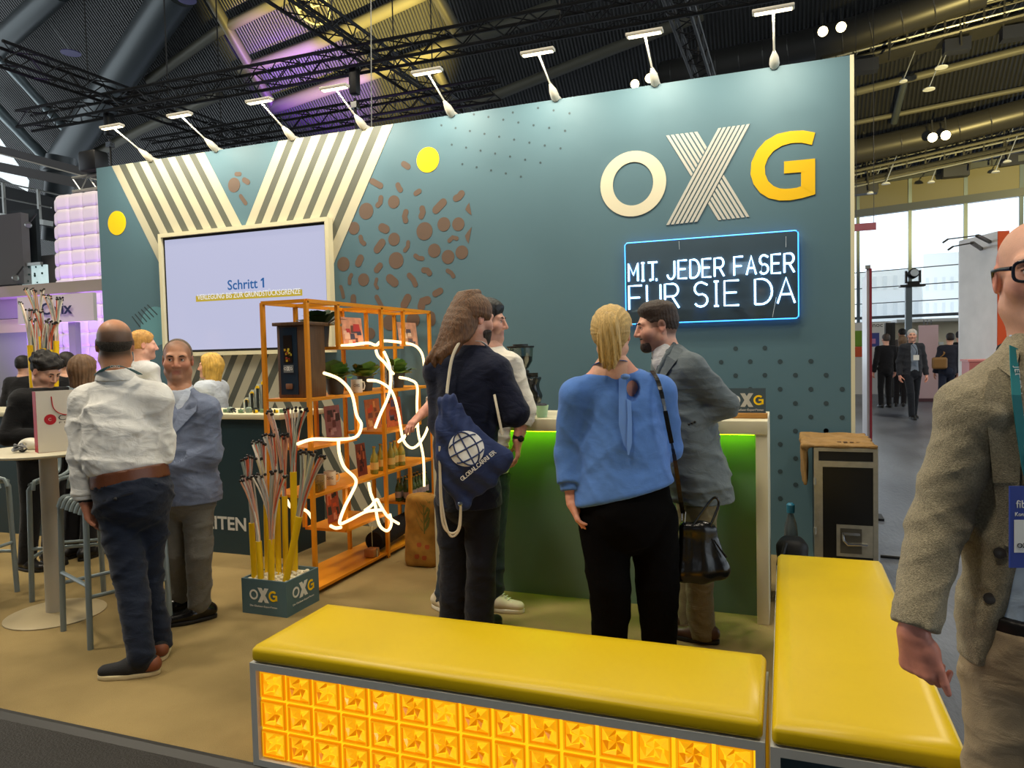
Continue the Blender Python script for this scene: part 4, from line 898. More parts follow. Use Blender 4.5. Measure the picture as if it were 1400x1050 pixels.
# paper bag
pg = thing('paper_bag', 'white paper carrier bag with red side on the bar table', 'bag', (-3.95, 2.97, tz))
bx0, bx1, byf, byb, bz1 = -4.03, -3.74, 2.93, 3.02, tz+0.345
build('front', MB().box(bx0, bx1, byf, byf+0.002, tz+0.001, bz1), mat('bag_white', (216, 208, 192), 0.5, var=0.03), pg)
build('back', MB().box(bx0, bx1, byb-0.002, byb, tz+0.001, bz1), mat('bag_white', (0, 0, 0)), pg)
for x in (bx0, bx1): build('gusset', MB().hexa([(x-0.001, byf, tz+0.001), (x+0.001, byf, tz+0.001), (x+0.001, byb, tz+0.001), (x-0.001, byb, tz+0.001), (x-0.001, byf, bz1), (x+0.001, byf, bz1), (x+0.001, byb, bz1), (x-0.001, byb, bz1)]), mat('bag_red', (180, 14, 30), 0.5), pg)
build('bottom', MB().box(bx0, bx1, byf, byb, tz+0.0005, tz+0.0015), mat('bag_red', (0, 0, 0)), pg)
build('handle', MB().tube(smooth_path([(-3.955, byf-0.002, bz1-0.03), (-3.945, byf-0.004, bz1-0.10), (-3.90, byf-0.005, bz1-0.135), (-3.83, byf-0.005, bz1-0.135), (-3.80, byf-0.004, bz1-0.10), (-3.79, byf-0.002, bz1-0.03)], 5), 0.0028, 6), mat('bag_red', (0, 0, 0)), pg, smooth=True)
build('logo_disc', MB().lathe([(0.03, 0), (0.03, 0.001)], (-3.965, byf, tz+0.185), 24, (0, -1, 0)), mat('bag_red', (0, 0, 0)), pg)
text_mesh('logo_letter', 'C', mat('bag_white', (0, 0, 0)), (-3.974, byf-0.0012, tz+0.178), (1, 0, 0), (0, 0, 1), 0.016, pg, 'LEFT', 0.0006)
text_mesh('brand_text', 'CE', mat('bag_text', (70, 60, 60), 0.5), (-3.925, byf-0.0004, tz+0.178), (1, 0, 0), (0, 0, 1), 0.03, pg, 'LEFT', 0.0006, 0.068)
text_mesh('brand_text', 'F I B', mat('bag_text', (0, 0, 0)), (-3.923, byf-0.0004, tz+0.16), (1, 0, 0), (0, 0, 1), 0.009, pg, 'LEFT', 0.0006, 0.06)
pg.rotation_euler = (0, 0, math.radians(63)); pg.location.x += 0.03
hm = thing('headset_case', 'white folded headset case lying on the bar table', 'case', (-4.17, 3.02, tz))
S_ = SDF((-4.30, 2.92, tz), (-4.04, 3.12, tz+0.1), 0.006); S_.ell((-4.17, 3.02, tz+0.022), (0.085, 0.05, 0.045), 0.01).ell((-4.17, 2.96, tz+0.03), (0.03, 0.03, 0.012), 0.01, 's').cut((0, 0, tz+0.001), (0, 0, -1))
sdf_obj('shell', S_, mat('case_white', (214, 208, 190), 0.4), hm)
cbm = thing('cable_bundle', 'grey bundle of cables next to the paper bag', 'cables', (-4.05, 2.90, tz))
for i in range(6):
    rg = random.Random(40+i); c = V3((-4.07+rg.uniform(-.03, .03), 2.885+rg.uniform(-.02, .02), tz+0.012+0.006*i)); ax = rg.uniform(0.02, 0.045); ay = rg.uniform(0.015, 0.028)
    build('cable_loop', MB().tube([c+V3((ax*math.cos(a), ay*math.sin(a), 0.006*math.sin(a*2+i))) for a in np.linspace(0, 6.2, 16)], 0.0048, 6), mat('cable_%d' % (i % 3), ((60, 60, 60), (150, 150, 150), (96, 100, 104))[i % 3], 0.4), cbm, smooth=True)

# ================================================================== things on the bar counter
cz = ch+0.001
gr = thing('coffee_grinder', 'coffee grinder with clear bean hopper on the bar counter', 'coffee grinder', (-1.60, 4.42, cz))
gx, gy = -1.60, 4.42
build('base', MB().box(gx-0.09, gx+0.09, gy-0.12, gy+0.12, cz, cz+0.03), M_black, gr, bevel=0.01)
build('body', MB().box(gx-0.075, gx+0.075, gy-0.03, gy+0.10, cz+0.03, cz+0.25), M_black, gr, bevel=0.02)
build('collar', MB().lathe([(0.05, 0), (0.055, 0.02), (0.04, 0.03)], (gx, gy+0.03, cz+0.25), 20), M_black, gr, smooth=True)
build('hopper', MB().lathe([(0.035, 0.28), (0.05, 0.29), (0.076, 0.335), (0.082, 0.42), (0.080, 0.42), (0.074, 0.336), (0.048, 0.294)], (gx, gy+0.03, cz), 24), pane_mat('hopper_glass', (220, 225, 220), 0.10), gr, smooth=True)
build('beans', MB().lathe([(0.034, 0.282), (0.047, 0.295), (0.071, 0.337), (0.073, 0.362), (0.04, 0.37)], (gx, gy+0.03, cz), 22), mat('coffee_beans', (50, 32, 24), 0.6, bump=1.0, bscale=120), gr, smooth=True)
build('lid', MB().lathe([(0.088, 0.42), (0.090, 0.432), (0.05, 0.434), (0.05, 0.444), (0.0, 0.446)], (gx, gy+0.03, cz), 24), M_black, gr, smooth=True)
build('spout', MB().tube([(gx, gy-0.03, cz+0.22), (gx, gy-0.08, cz+0.19), (gx, gy-0.09, cz+0.14)], [0.03, 0.025, 0.015], 10), M_black, gr, smooth=True)
build('fork', MB().box(gx-0.03, gx+0.03, gy-0.11, gy-0.03, cz+0.10, cz+0.112), mat('chrome', (0, 0, 0)), gr)
em = thing('coffee_bag', 'crumpled dark foil coffee bag standing behind the counter top edge', 'coffee bag', (-1.50, 4.32, cz))
S_ = SDF((-1.62, 4.2, cz), (-1.38, 4.45, cz+0.30), 0.008); S_.rbox((-1.50, 4.33, cz+0.13), (0.062, 0.045, 0.125), 0.02).cut((0, 0, cz+0.001), (0, 0, -1)).cut((-1.5, 4.33, cz+0.24), (0.25, 0, 1))
S_.disp(lambda x, y, z: 0.006*np.sin(z*55+x*70)+0.005*np.sin(x*90-z*40)); sdf_obj('foil_bag', S_, mat('black_foil', (20, 19, 18), 0.25), em)
build('seal', MB().box(-1.555, -1.445, 4.325, 4.332, cz+0.235, cz+0.262), mat('black_foil', (0, 0, 0)), em)
cp = thing('paper_cup', 'small mint green cup with dark lid on the bar counter', 'cup', (-1.365, 4.15, cz))
build('cup', MB().lathe([(0.030, 0), (0.041, 0.07), (0.042, 0.072), (0.038, 0.07)], (-1.365, 4.15, cz), 22), mat('mint', (168, 206, 168), 0.45), cp, smooth=True)
build('contents', MB().ball((-1.365, 4.15, cz+0.072), (0.035, 0.035, 0.014), 12, 6), mat('cup_dark', (36, 34, 40), 0.6, bump=0.8, bscale=90), cp, smooth=True)
sgn = thing('counter_sign', 'clear logo sign on a wooden foot at the counter end', 'sign', (-0.195, 4.22, cz))
build('wooden_foot', MB().box(-0.305, -0.088, 4.19, 4.25, cz, cz+0.028), mat('oak_light', (178, 128, 62), 0.5, var=0.12, vscale=18, stretch=(1, 8, 8)), sgn, bevel=0.003)
ppn = build('panel', MB().box(-0.295, -0.097, 4.216, 4.222, cz+0.026, cz+0.165), mat('sign_grey', (74, 88, 96), 0.25), sgn)
xg_logo('c', (-0.283, 4.2155, cz+0.058), (1, 0, 0), (0, 0, 1), 0.175, ppn, M_white, mat('logo_silver', (206, 203, 192)), M_yel, 0, 0.0012)
text_mesh('tagline', 'Die Glasfaser-Expert*innen', M_white, (-0.285, 4.2155, cz+0.04), (1, 0, 0), (0, 0, 1), 0.012, ppn, 'LEFT', 0.0006, 0.176)

# ================================================================== catering trolley and things beside it
t0x, t1x, ty0, ty1, tzh = 0.162, 0.510, 4.72, 5.38, 0.885
tr = thing('catering_trolley', 'black and aluminium catering trolley with burlap cloth on top', 'trolley', ((t0x+t1x)/2, ty0, 0.012))
M_alut = mat('worn_aluminium', (178, 174, 160), 0.38, metal=0.75, var=0.12, vscale=20)
build('body', MB().box(t0x+0.012, t1x-0.012, ty0+0.012, ty1, 0.11, tzh-0.02), mat('trolley_black', (14, 14, 15), 0.35), tr)
mb = MB(); e = 0.026
for x in (t0x, t1x-e): mb.box(x, x+e, ty0, ty0+0.02, 0.11, tzh)
mb.box(t0x+e, t1x-e, ty0, ty0+0.02, tzh-0.022, tzh); mb.box(t0x+e, t1x-e, ty0, ty0+0.02, tzh-0.115, tzh-0.08); mb.box(t0x+e, t1x-e, ty0, ty0+0.02, 0.11, 0.14)
build('door_frame', mb, M_alut, tr)
for x in (t0x, t1x-0.012): build('side_edge', MB().box(x, x+0.012, ty0+0.021, ty1, tzh-0.03, tzh), M_alut, tr)
dr = build('door_panel', MB().box(t0x+e+0.004, t1x-e-0.004, ty0+0.004, ty0+0.012, 0.142, tzh-0.117), mat('trolley_black', (0, 0, 0)), tr)
build('door_rim', MB().box(t0x+e, t0x+e+0.022, ty0-0.002, ty0+0.006, 0.14, tzh-0.115), M_alut, dr)
LX0, LX1, LZ0, LZ1 = 0.285, t1x-e-0.002, 0.235, 0.425
lt = build('latch_plate', MB().box(LX0, LX1, ty0-0.003, ty0+0.005, LZ0, LZ1), M_alut, dr)
build('latch_cup', MB().box(LX0+0.02, LX1-0.06, ty0-0.005, ty0-0.0028, LZ0+0.02, LZ1-0.02), mat('latch_dark', (110, 106, 96), 0.3, metal=0.8), lt)
build('latch_lever', MB().tube([(LX0+0.035, ty0-0.012, LZ0+0.13), (LX0+0.038, ty0-0.016, LZ0+0.10), (LX0+0.06, ty0-0.014, LZ0+0.075), (LX1-0.03, ty0-0.012, LZ0+0.078)], [0.008, 0.01, 0.010, 0.007], 8), mat('chrome', (0, 0, 0)), lt, smooth=True)
build('latch_bar', MB().box(LX0+0.03, LX1-0.07, ty0-0.010, ty0-0.004, LZ1-0.06, LZ1-0.045), mat('chrome', (0, 0, 0)), lt)
build('vent_slot', MB().box(t0x+e+0.004, t1x-e-0.004, ty0+0.006, ty0+0.012, tzh-0.078, tzh-0.024), M_black, tr)
for z in (0.66, 0.36, 0.17): build('hinge', MB().lathe([(0.008, 0), (0.008, 0.04)], (t0x+0.004, ty0-0.006, z), 8), M_alut, tr)
for x in (t0x+0.05, t1x-0.05):
    for y in (ty0+0.07, ty1-0.07):
        w = build('caster', MB().lathe([(0.042, -0.012), (0.045, 0.0), (0.042, 0.012)], (x, y, 0.058), 18, (1, 0, 0)), M_black, tr, smooth=True); build('fork', MB().box(x-0.016, x+0.016, y-0.016, y+0.016, 0.075, 0.112), M_alut, w)
bl = thing('burlap_cloth', 'brown burlap sack draped over the trolley', 'cloth', (0.25, 5.0, tzh))
S_ = SDF((0.02, 4.66, 0.55), (0.56, 5.46, 0.95), 0.009)
S_.rbox((0.30, 5.05, tzh+0.008), (0.205, 0.335, 0.007), 0.006).rbox((0.115, 5.03, 0.775), (0.013, 0.30, 0.125), 0.012, 0.03)
S_.disp(lambda x, y, z: 0.004*np.sin(y*38+z*22)+0.003*np.sin(x*30+y*55))
sdf_obj('cloth', S_, mat('burlap', (140, 108, 62), 0.95, bump=0.6, bscale=220, var=0.15, vscale=18), bl)
for i in range(5): build('stencil_mark', MB().box(0.30+i*0.035, 0.322+i*0.035, 4.86, 4.885, tzh+0.0165, tzh+0.019), mat('stencil', (70, 46, 26), 0.9), bl)
wbt = thing('water_bottle', 'clear water bottle with blue cap beside the trolley', 'bottle', (0.03, 4.85, 0.012))
p = at(1071, 690, 4.85); wz = p[2]; build('bottle', MB().lathe([(0.038, 0), (0.042, 0.01), (0.042, wz-0.19), (0.036, wz-0.13), (0.016, wz-0.07), (0.015, wz-0.03)], (0.03, 4.85, 0.0125), 18), mat('pet', (140, 150, 155), 0.1, trans=0.7), wbt, smooth=True)
build('cap', MB().lathe([(0.024, wz-0.06), (0.025, wz-0.01), (0.015, wz)], (0.03, 4.85, 0.0125), 16), mat('blue_cap', (46, 120, 150), 0.4), wbt, smooth=True)
rk = thing('rucksack', 'dark rucksack and brown paper bundle on the floor behind the counter', 'rucksack', (0.04, 4.55, 0.012))
S_ = SDF((-0.09, 4.36, 0), (0.16, 4.74, 0.5), 0.01); S_.rbox((0.035, 4.55, 0.19), (0.085, 0.12, 0.18), 0.06).rbox((0.035, 4.43, 0.13), (0.07, 0.035, 0.10), 0.03, 0.02).cut((0, 0, 0.013), (0, 0, -1))
S_.disp(lambda x, y, z: 0.005*np.sin(z*40+y*30)); sdf_obj('bag_body', S_, mat('black_nylon', (16, 16, 18), 0.6, bump=0.2, bscale=200), rk)
build('strap', MB().tube(smooth_path([(0.0, 4.45, 0.36), (-0.02, 4.40, 0.28), (-0.01, 4.40, 0.15), (0.01, 4.41, 0.06)], 5), 0.012, 6), mat('black_nylon', (0, 0, 0)), rk, smooth=True)
# ================================================================== the hall: roof, facades, rigging
def slp(x, y, off=0.0):
    """point on the sloping roof (descends away from the stand), off metres below it"""
    d = ray(x, y); t = (10.5-off+0.9*46-HCAM)/(d[2]+0.9*d[1]); return CC+d*t
def corr_mat(name, rgb, period, strength=0.9, rough=0.5):
    if name in MATS: return MATS[name]
    m = bpy.data.materials.new(name); m.use_nodes = True; nt = m.node_tree; b = nt.nodes['Principled BSDF']
    b.inputs['Base Color'].default_value = (*srgb(*rgb), 1); b.inputs['Roughness'].default_value = rough; b.inputs['Metallic'].default_value = 0.2
    tc = nt.nodes.new('ShaderNodeTexCoord'); w = nt.nodes.new('ShaderNodeTexWave'); w.wave_type = 'BANDS'; w.bands_direction = 'X'; w.wave_profile = 'SIN'
    w.inputs['Scale'].default_value = 0.314/period
    nt.links.new(tc.outputs['Object'], w.inputs['Vector']); bp = nt.nodes.new('ShaderNodeBump'); bp.inputs['Strength'].default_value = strength; bp.inputs['Distance'].default_value = 0.08
    nt.links.new(w.outputs['Fac'], bp.inputs['Height']); nt.links.new(bp.outputs[0], b.inputs['Normal'])
    cr = nt.nodes.new('ShaderNodeMapRange'); cr.inputs[3].default_value = 0.45; cr.inputs[4].default_value = 1.0; nt.links.new(w.outputs['Fac'], cr.inputs[0])  # groove shade painted in: colour darkens where the wave dips
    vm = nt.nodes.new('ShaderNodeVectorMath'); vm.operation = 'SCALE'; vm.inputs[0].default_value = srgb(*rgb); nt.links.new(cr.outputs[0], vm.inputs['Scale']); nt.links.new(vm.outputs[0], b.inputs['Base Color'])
    MATS[name] = m; return m
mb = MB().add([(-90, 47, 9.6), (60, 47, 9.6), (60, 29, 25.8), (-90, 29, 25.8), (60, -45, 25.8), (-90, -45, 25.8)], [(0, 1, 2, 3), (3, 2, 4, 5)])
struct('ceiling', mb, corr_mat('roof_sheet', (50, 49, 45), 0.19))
M_tubeg = mat('roof_tube_grey', (76, 81, 81), 0.4, metal=0.3); M_tubed = mat('roof_tube_dark', (104, 100, 84), 0.5, metal=0.1)
def roof_tube(label, pts, w, m, off=1.0, name='roof_tube', n=16):
    P = [slp(x, y, off) for x, y in pts]; dep = np.mean([(p-CC)@CF for p in P]); r = w/2*dep/FPX
    o = build(name, MB().tube(P, r, n), m, smooth=True); tag(o, label, 'roof beam', 'steel tubes of the hall roof'); return o
roof_tube('thickest grey steel tube, slanting down above the glowing quilted wall', [(243, -14), (76, 234)], 44, M_tubeg, 1.8)
roof_tube('grey steel tube cut by the upper left corner', [(80, -14), (-20, 76)], 31, M_tubeg, 1.6)
roof_tube('pale edge beam descending from the left side under the corner tube', [(-20, 56), (98, 186)], 12, mat('roof_tube_pale', (136, 146, 146), 0.35, metal=0.3), 1.2)
roof_tube('pale lower beam beside the skylight on the left', [(-20, 132), (72, 226)], 14, mat('roof_tube_pale', (0, 0, 0)), 1.2)
roof_tube('thin olive tube between the two dark roof panels', [(281, -14), (373, 146)], 14, M_tubed, 1.0)
roof_tube('olive cross tube meeting the thin one near the top', [(420, -18), (298, 43), (203, 110)], 14, M_tubed, 0.9)
roof_tube('yellow lit roof beam behind the truss crossing', [(590, -14), (440, 56), (330, 97)], 17, M_tubed, 0.9)
roof_tube('lower yellow and violet lit beam under the truss crossing', [(760, 10), (560, 82), (368, 148)], 19, M_tubed, 0.9)
roof_tube('dark slanting tube above the left part of the stand wall', [(118, 216), (192, 178), (300, 130)], 13, M_tubed, 0.9)
roof_tube('dim olive tube above the middle of the stand wall', [(636, 147), (840, 66), (960, 20)], 15, M_tubed, 0.9)
roof_tube('dim cross tube right of the truss crossing', [(594, -12), (630, 52)], 17, M_tubed, 0.8)
roof_tube('short dark strut behind the fourth arm lamp', [(598, 98), (627, 154)], 13, M_tubed, 0.8)
roof_tube('yellow lit beam at the right, above the roof sheets', [(1150, 131), (1420, 62)], 11, M_tubed, 0.5)
roof_tube('thin yellow beam at the right, under the roof sheets', [(1150, 172), (1420, 117)], 7, M_tubed, 0.3)
roof_tube('grey strut joining the two right roof beams', [(1239, 102), (1222, 168)], 9, M_tubeg, 0.5)
roof_tube('grey strut dropping to the window facade', [(1322, 226), (1316, 254)], 8, M_tubeg, 0.5)
M_duct = mat('duct_silver', (78, 75, 70), 0.38, metal=0.5)
for lab, pts, w in (('fat silver ventilation duct above the wall end', [(905, 106), (1060, 74), (1170, 46), (1345, -16)], 44), ('silver ventilation duct above the window facade', [(1140, 214), (1290, 182), (1420, 148)], 34)):
    P = [slp(x, y, 1.6) for x, y in pts]; dep = np.mean([(p-CC)@CF for p in P]); r = w/2*dep/FPX
    t = thing('ventilation_duct', lab, 'duct', P[0], 'ventilation ducts'); build('pipe', MB().tube(P, r, 20), M_duct, t, smooth=True)
    tot = [np.linalg.norm(P[i+1]-P[i]) for i in range(len(P)-1)]
    for i in range(len(P)-1):
        nn = int(tot[i]/1.1)
        for k in range(nn):
            q = P[i]+(P[i+1]-P[i])*(k+0.5)/nn; dd = unit(P[i+1]-P[i]); build('seam', MB().lathe([(r*1.015, -0.03), (r*1.03, 0), (r*1.015, 0.03)], q, 20, dd), M_duct, t)
# round vent with a cross in the roof
vt = thing('round_vent', 'round ventilation grille with pale cross in the roof', 'vent', slp(428, 8, 1.0)); c = slp(428, 8, 1.0); nrm = unit((0, -0.9, -1.0)); ex = V3((1, 0, 0)); ey = np.cross(nrm, ex)
dep = (c-CC)@CF; R_ = 24*dep/FPX
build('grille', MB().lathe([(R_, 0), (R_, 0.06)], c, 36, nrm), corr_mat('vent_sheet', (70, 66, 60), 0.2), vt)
build('ring', MB().tube([c+nrm*0.1+(ex*math.cos(a)+ey*math.sin(a))*R_ for a in np.linspace(0, 2*PI, 37)], 0.05, 6), mat('vent_cream', (214, 206, 170), 0.5), vt, smooth=True)
for d_ in (ex, ey): build('cross_bar', MB().tube([c+nrm*0.1-d_*R_, c+nrm*0.1+d_*R_], 0.05, 6), mat('vent_cream', (0, 0, 0)), vt)
# catwalks at the right
M_cat = mat('catwalk_metal', (70, 68, 64), 0.4, metal=0.4); M_catl = mat('catwalk_pale', (176, 176, 170), 0.35, metal=0.5)
for lab, a, b, hpx in (('upper metal catwalk with pipes at the right', (1120, 92), (1430, 12), 40), ('lower metal catwalk with pipes above the windows', (1120, 258), (1430, 190), 38)):
    A = slp(*a, 2.6); B = slp(*b, 2.6); dep = ((A+B)/2-CC)@CF; H_ = hpx*dep/FPX
    t = thing('catwalk', lab, 'catwalk', A, 'roof catwalks'); dd = B-A; side = V3((0, 1.4, 0))
    for k, z in enumerate((0, 0.22, 0.45, 0.72, 1.0)):
        for s_ in (0, 1): build('rail', MB().tube([A+V3((0, 0, H_*z))+side*s_, B+V3((0, 0, H_*z))+side*s_], 0.05 if k else 0.09, 6), M_cat if k % 2 == 0 else M_catl, t, smooth=True)
    build('deck', MB().hexa([A-V3((0, 0, .12)), B-V3((0, 0, .12)), B+side-V3((0, 0, .12)), A+side-V3((0, 0, .12)), A, B, B+side, A+side]), M_cat, t)
    for k in range(13):
        p = A+dd*k/12
        for s_ in (0, 1): build('upright', MB().bar(p+side*s_, p+side*s_+V3((0, 0, H_)), 0.09), M_cat, t)
        if k < 12: build('brace', MB().tube([p, p+dd/12+V3((0, 0, H_*0.72))], 0.03, 5), M_cat, t)
    rg_ = random.Random(int(a[1]))
    for k in range(9):
        z = rg_.uniform(-0.5, 1.25)*H_; y_ = rg_.uniform(-0.9, 1.8); build('pipe', MB().tube([A+V3((0, y_, z)), B+V3((0, y_, z+rg_.uniform(-.2, .2)))], rg_.uniform(0.025, 0.07), 6), (M_cat, M_catl, M_tubed)[k % 3], t, smooth=True)
    for k in range(10):
        p = A+dd*rg_.uniform(0, 1); build('hanger', MB().bar(p+V3((0, rg_.uniform(-.6, 1.2), -H_*0.5)), p+V3((rg_.uniform(-.3, .3), 0.2, H_*rg_.uniform(1.2, 2.2))), 0.07), M_cat, t)
    for k in (2, 7, 10): build('cable_tray', MB().box(*sorted((float((A+dd*k/12)[0]), float((A+dd*(k+1.4)/12)[0]))), float(A[1])-0.5, float(A[1])+0.1, float((A+dd*k/12)[2])-0.75, float((A+dd*k/12)[2])-0.2), mat('tray_navy', (40, 42, 54), 0.5), t)
# floodlights in pairs, lit
M_fl = emat('flood_glow', (255, 236, 170), 14)
FLD = [((868, 115), (888, 107), 'behind the second lamp from the right'), ((1125, 43), (1150, 37), 'above the wall end'), ((1275, 188), (1293, 185), 'on the lower catwalk')]
for a, b, w_ in FLD:
    for p_, s_ in ((a, 'left'), (b, 'right')):
        c = slp(*p_, 3.2); t = thing('floodlight', 'lit round floodlight, %s one of the pair %s' % (s_, w_), 'floodlight', c, 'lit floodlights in pairs under the roof'); fw = unit(CC+V3((-4, 8, 6))-c)
        build('housing', MB().lathe([(0.10, -0.35), (0.22, -0.12), (0.24, 0)], c, 16, fw), M_black, t, smooth=True); build('lens', MB().lathe([(0.215, 0), (0.20, 0.04), (0.0, 0.07)], c, 16, fw), M_fl, t, smooth=True)
        build('bracket', MB().tube([c, c+V3((0, 0.2, 0.9))], 0.04, 6), M_cat, t)
# coloured uplighting thrown onto the roof by the neighbouring stands
def spot(name, loc, tgt, power, color, ang, blend=0.6, rad=0.15):
    l = bpy.data.lights.new(name, 'SPOT'); l.energy = power; l.color = color; l.spot_size = math.radians(ang); l.spot_blend = blend; l.shadow_soft_size = rad
    o = bpy.data.objects.new(name, l); COL.objects.link(o); o.location = tuple(loc); o.rotation_euler = (Vector(tgt)-Vector(loc)).to_track_quat('-Z', 'Y').to_euler()
tg = slp(480, 40); spot('yellow_uplight', (-14, 26, 6), tg, 80000, (1.0, 0.78, 0.22), 40)
tg = slp(440, 115); spot('violet_uplight', (-16, 29, 6), tg, 90000, (0.26, 0.05, 1.0), 24)
tg = slp(380, 60); spot('violet_uplight', (-19, 27, 7), tg, 50000, (0.26, 0.05, 1.0), 18)
tg = slp(1290, 150); spot('yellow_uplight', (9, 30, 7), tg, 9000, (1.0, 0.82, 0.30), 70)
# pendant reflector discs
for i, (x, y, w_, lab) in enumerate(((97, 73, 25, 'violet grey disc hanging under the upper left roof panel'), (256, 1, 24, 'violet disc cut by the top edge'), (1235, 112, 10, 'small white disc left of the roof strut'), (1270, 123, 15, 'white disc on a slanting rod under the right roof'), (1287, 93, 16, 'white disc below the upper catwalk'),
                                  (1190, 265, 9, 'white disc nearest the wall end, over the windows'), (1273, 250, 9, 'white disc over the second window bay'), (1361, 236, 10, 'white disc over the third window bay'), (1211, 252, 11, 'flat white disc close under the lower catwalk'), (1377, 222, 10, 'white disc at the far right over the windows'))):
    c = slp(x, y, 3.6); dep = (c-CC)@CF; r = w_/2*dep/FPX; t = thing('pendant_disc', lab, 'lamp', c, 'round discs hanging from the roof')
    build('disc', MB().lathe([(r, 0), (r, 0.05), (0.1, 0.12)], c, 24), mat('disc_violet', (92, 84, 130), 0.5) if i < 2 else mat('disc_white', (225, 225, 225), 0.4), t)
    build('rod', MB().tube([c+V3((0, 0, 0.1)), c+V3((0.9 if i > 1 else -2.2, 0.4, 2.4))], 0.025, 6), M_catl, t)
# black rigging trusses, a grid square to the stand
M_truss = mat('truss_black', (12, 12, 13), 0.5)
def truss(label, a, b, s=0.29, seg=0.32):
    a = V3(a); b = V3(b); t = thing('lighting_truss', label, 'truss', a, 'black rigging trusses'); d = unit(b-a); L = np.linalg.norm(b-a); x = unit(np.cross(d, (0, 0, 1))); z = V3((0, 0, 1))
    cs = [x*sx*s/2+z*sz*s/2 for sx, sz in ((-1, -1), (1, -1), (1, 1), (-1, 1))]
    for c in cs: build('chord', MB().tube([a+c, b+c], 0.026, 6), M_truss, t)
    mbl = MB(); n = int(L/seg)
    for i in range(n):
        for k in range(4):
            p, q = cs[k], cs[(k+1) % 4]
            if i % 2: p, q = q, p
            mbl.tube([a+d*L*i/n+p, a+d*L*(i+1)/n+q], 0.011, 4, False)
    tag(build('lacing', mbl, M_truss, t), kind='stuff')
    for i in (0.25, 0.75):
        build('hoist_chain', MB().tube([a+(b-a)*i, a+(b-a)*i+V3((0, 0, 7))], 0.012, 5), M_truss, t)
truss('black truss running the length above the stand wall', (-13.2, 9.75, 6.0), (0.6, 9.85, 6.0))
truss('black cross truss at the upper left, hung on a chain', (-11.2, 7.9, 6.25), (-11.0, 14.0, 6.25))
truss('black cross truss passing behind the fourth arm lamp', (-6.15, 7.7, 6.3), (-6.05, 14.0, 6.3))
truss('steep black cross truss near the right of the wall', (-1.35, 9.2, 6.3), (-1.30, 14.0, 6.3))
truss('farther black truss low behind the striped wall part', (-12.5, 11.9, 5.95), (-4.5, 11.7, 5.95))
for px_, py_, lab in ((455, 95, 'black hoist motor hanging at the truss crossing'), (98, 160, 'black hoist motor at the left truss crossing')):
    c = V3((-6.1, 9.78, 5.62)) if px_ > 300 else V3((-11.1, 9.76, 5.62)); t = thing('hoist_motor', lab, 'hoist', c, 'hoist motors'); build('motor', MB().box(c[0]-.07, c[0]+.07, c[1]-.07, c[1]+.07, c[2]-.15, c[2]+.25), M_truss, t, bevel=0.03); build('hook_chain', MB().tube([c-V3((0, 0, .2)), c-V3((0, 0, .75))], 0.02, 6), M_truss, t)
    build('sensor', MB().box(c[0]-.05, c[0]+.05, c[1]-.05, c[1]+.05, c[2]-.35, c[2]-.26), mat('chrome', (0, 0, 0)), t)
for x, y0_, y1_ in ((507, -30, 178),):
    a, b = at(x, y0_, 7.5), at(x+1, y1_, 7.5); o = build('hanging_wire', MB().tube([a, b], 0.006, 5), M_catl); tag(o, 'thin steel wire hanging %s' % ('in front of the striped wall' if x > 300 else 'above the left truss'), 'wire')

# ---- window facade on the right
fdir = V3((-0.94, 0.342, 0)); f0 = V3((6.43, 45.0, 0)); fn = V3((-0.342, -0.94, 0))
def fac(x, y):
    """pixel to facade plane"""
    d = ray(x, y); t = ((f0-CC)@fn)/(d@fn); return CC+d*t
M_mull = mat('facade_steel', (112, 124, 130), 0.4, metal=0.3); M_rail = mat('facade_rail', (100, 104, 108), 0.4, metal=0.3); M_pane = pane_mat('facade_glass', (250, 253, 255), 0.05)
cols_x = [fac(x, 300) for x in (1020, 1096, 1173, 1244, 1320, 1396, 1480, 1570)]
ztop = fac(1244, 283)[2]
for i, c in enumerate(cols_x):
    w_ = struct('trim_%d' % (10+i), MB().bar((c[0], c[1], 0), (c[0], c[1], ztop+1.6), 0.17), M_mull)
for i in range(len(cols_x)-1):
    a, b = cols_x[i], cols_x[i+1]; a0 = V3((a[0], a[1], 0)); b0_ = V3((b[0], b[1], 0))
    wn = struct('window_%d' % (i+1), MB().bar(a0+V3((0, 0, ztop)), b0_+V3((0, 0, ztop)), 0.35, 0.4), M_rail)
    build('pane', MB().bar(a0+V3((0, 0, ztop/2)), b0_+V3((0, 0, ztop/2)), 0.03, ztop), M_pane, wn)
    for yy in (367, 390, 412, 432, 440):
        z = fac(1244, yy)[2]; build('transom', MB().bar(a0+V3((0, 0, z)), b0_+V3((0, 0, z)), 0.06, 0.05 if yy < 430 else 0.16), M_rail, wn)
    build('head_panel', MB().bar(a0+V3((0, 0, ztop+0.9)), b0_+V3((0, 0, ztop+0.9)), 0.06, 1.35), mat('facade_olive', (126, 120, 96), 0.5), wn)
    build('head_rail', MB().bar(a0+V3((0, 0, ztop+1.65)), b0_+V3((0, 0, ztop+1.65)), 0.4, 0.3), M_rail, wn)
# pale buildings across the street
for x0_, x1_, y_, h_, lab in ((1175, 1260, 62, 7.0, 'pale overexposed building outside, nearer the stand wall'), (1262, 1330, 66, 8.5, 'pale overexposed building outside, right of the window column')):
    a = at(x0_, 468, y_)[0]; b = at(x1_, 468, y_)[0]; t = thing('building', lab, 'building', ((a+b)/2, y_, 0), 'buildings seen through the windows')
    build('wall', MB().box(a, b, y_, y_+8, 0, h_), mat('pale_render', (252, 252, 250), 0.8), t)
    for k in range(6):
        for q in range(2): xx = a+(b-a)*(k+0.3)/6; build('window', MB().box(xx, xx+(b-a)/15, y_-0.05, y_, 3.6+q*2.0, 4.6+q*2.0), mat('pale_window', (236, 238, 238), 0.6), t)
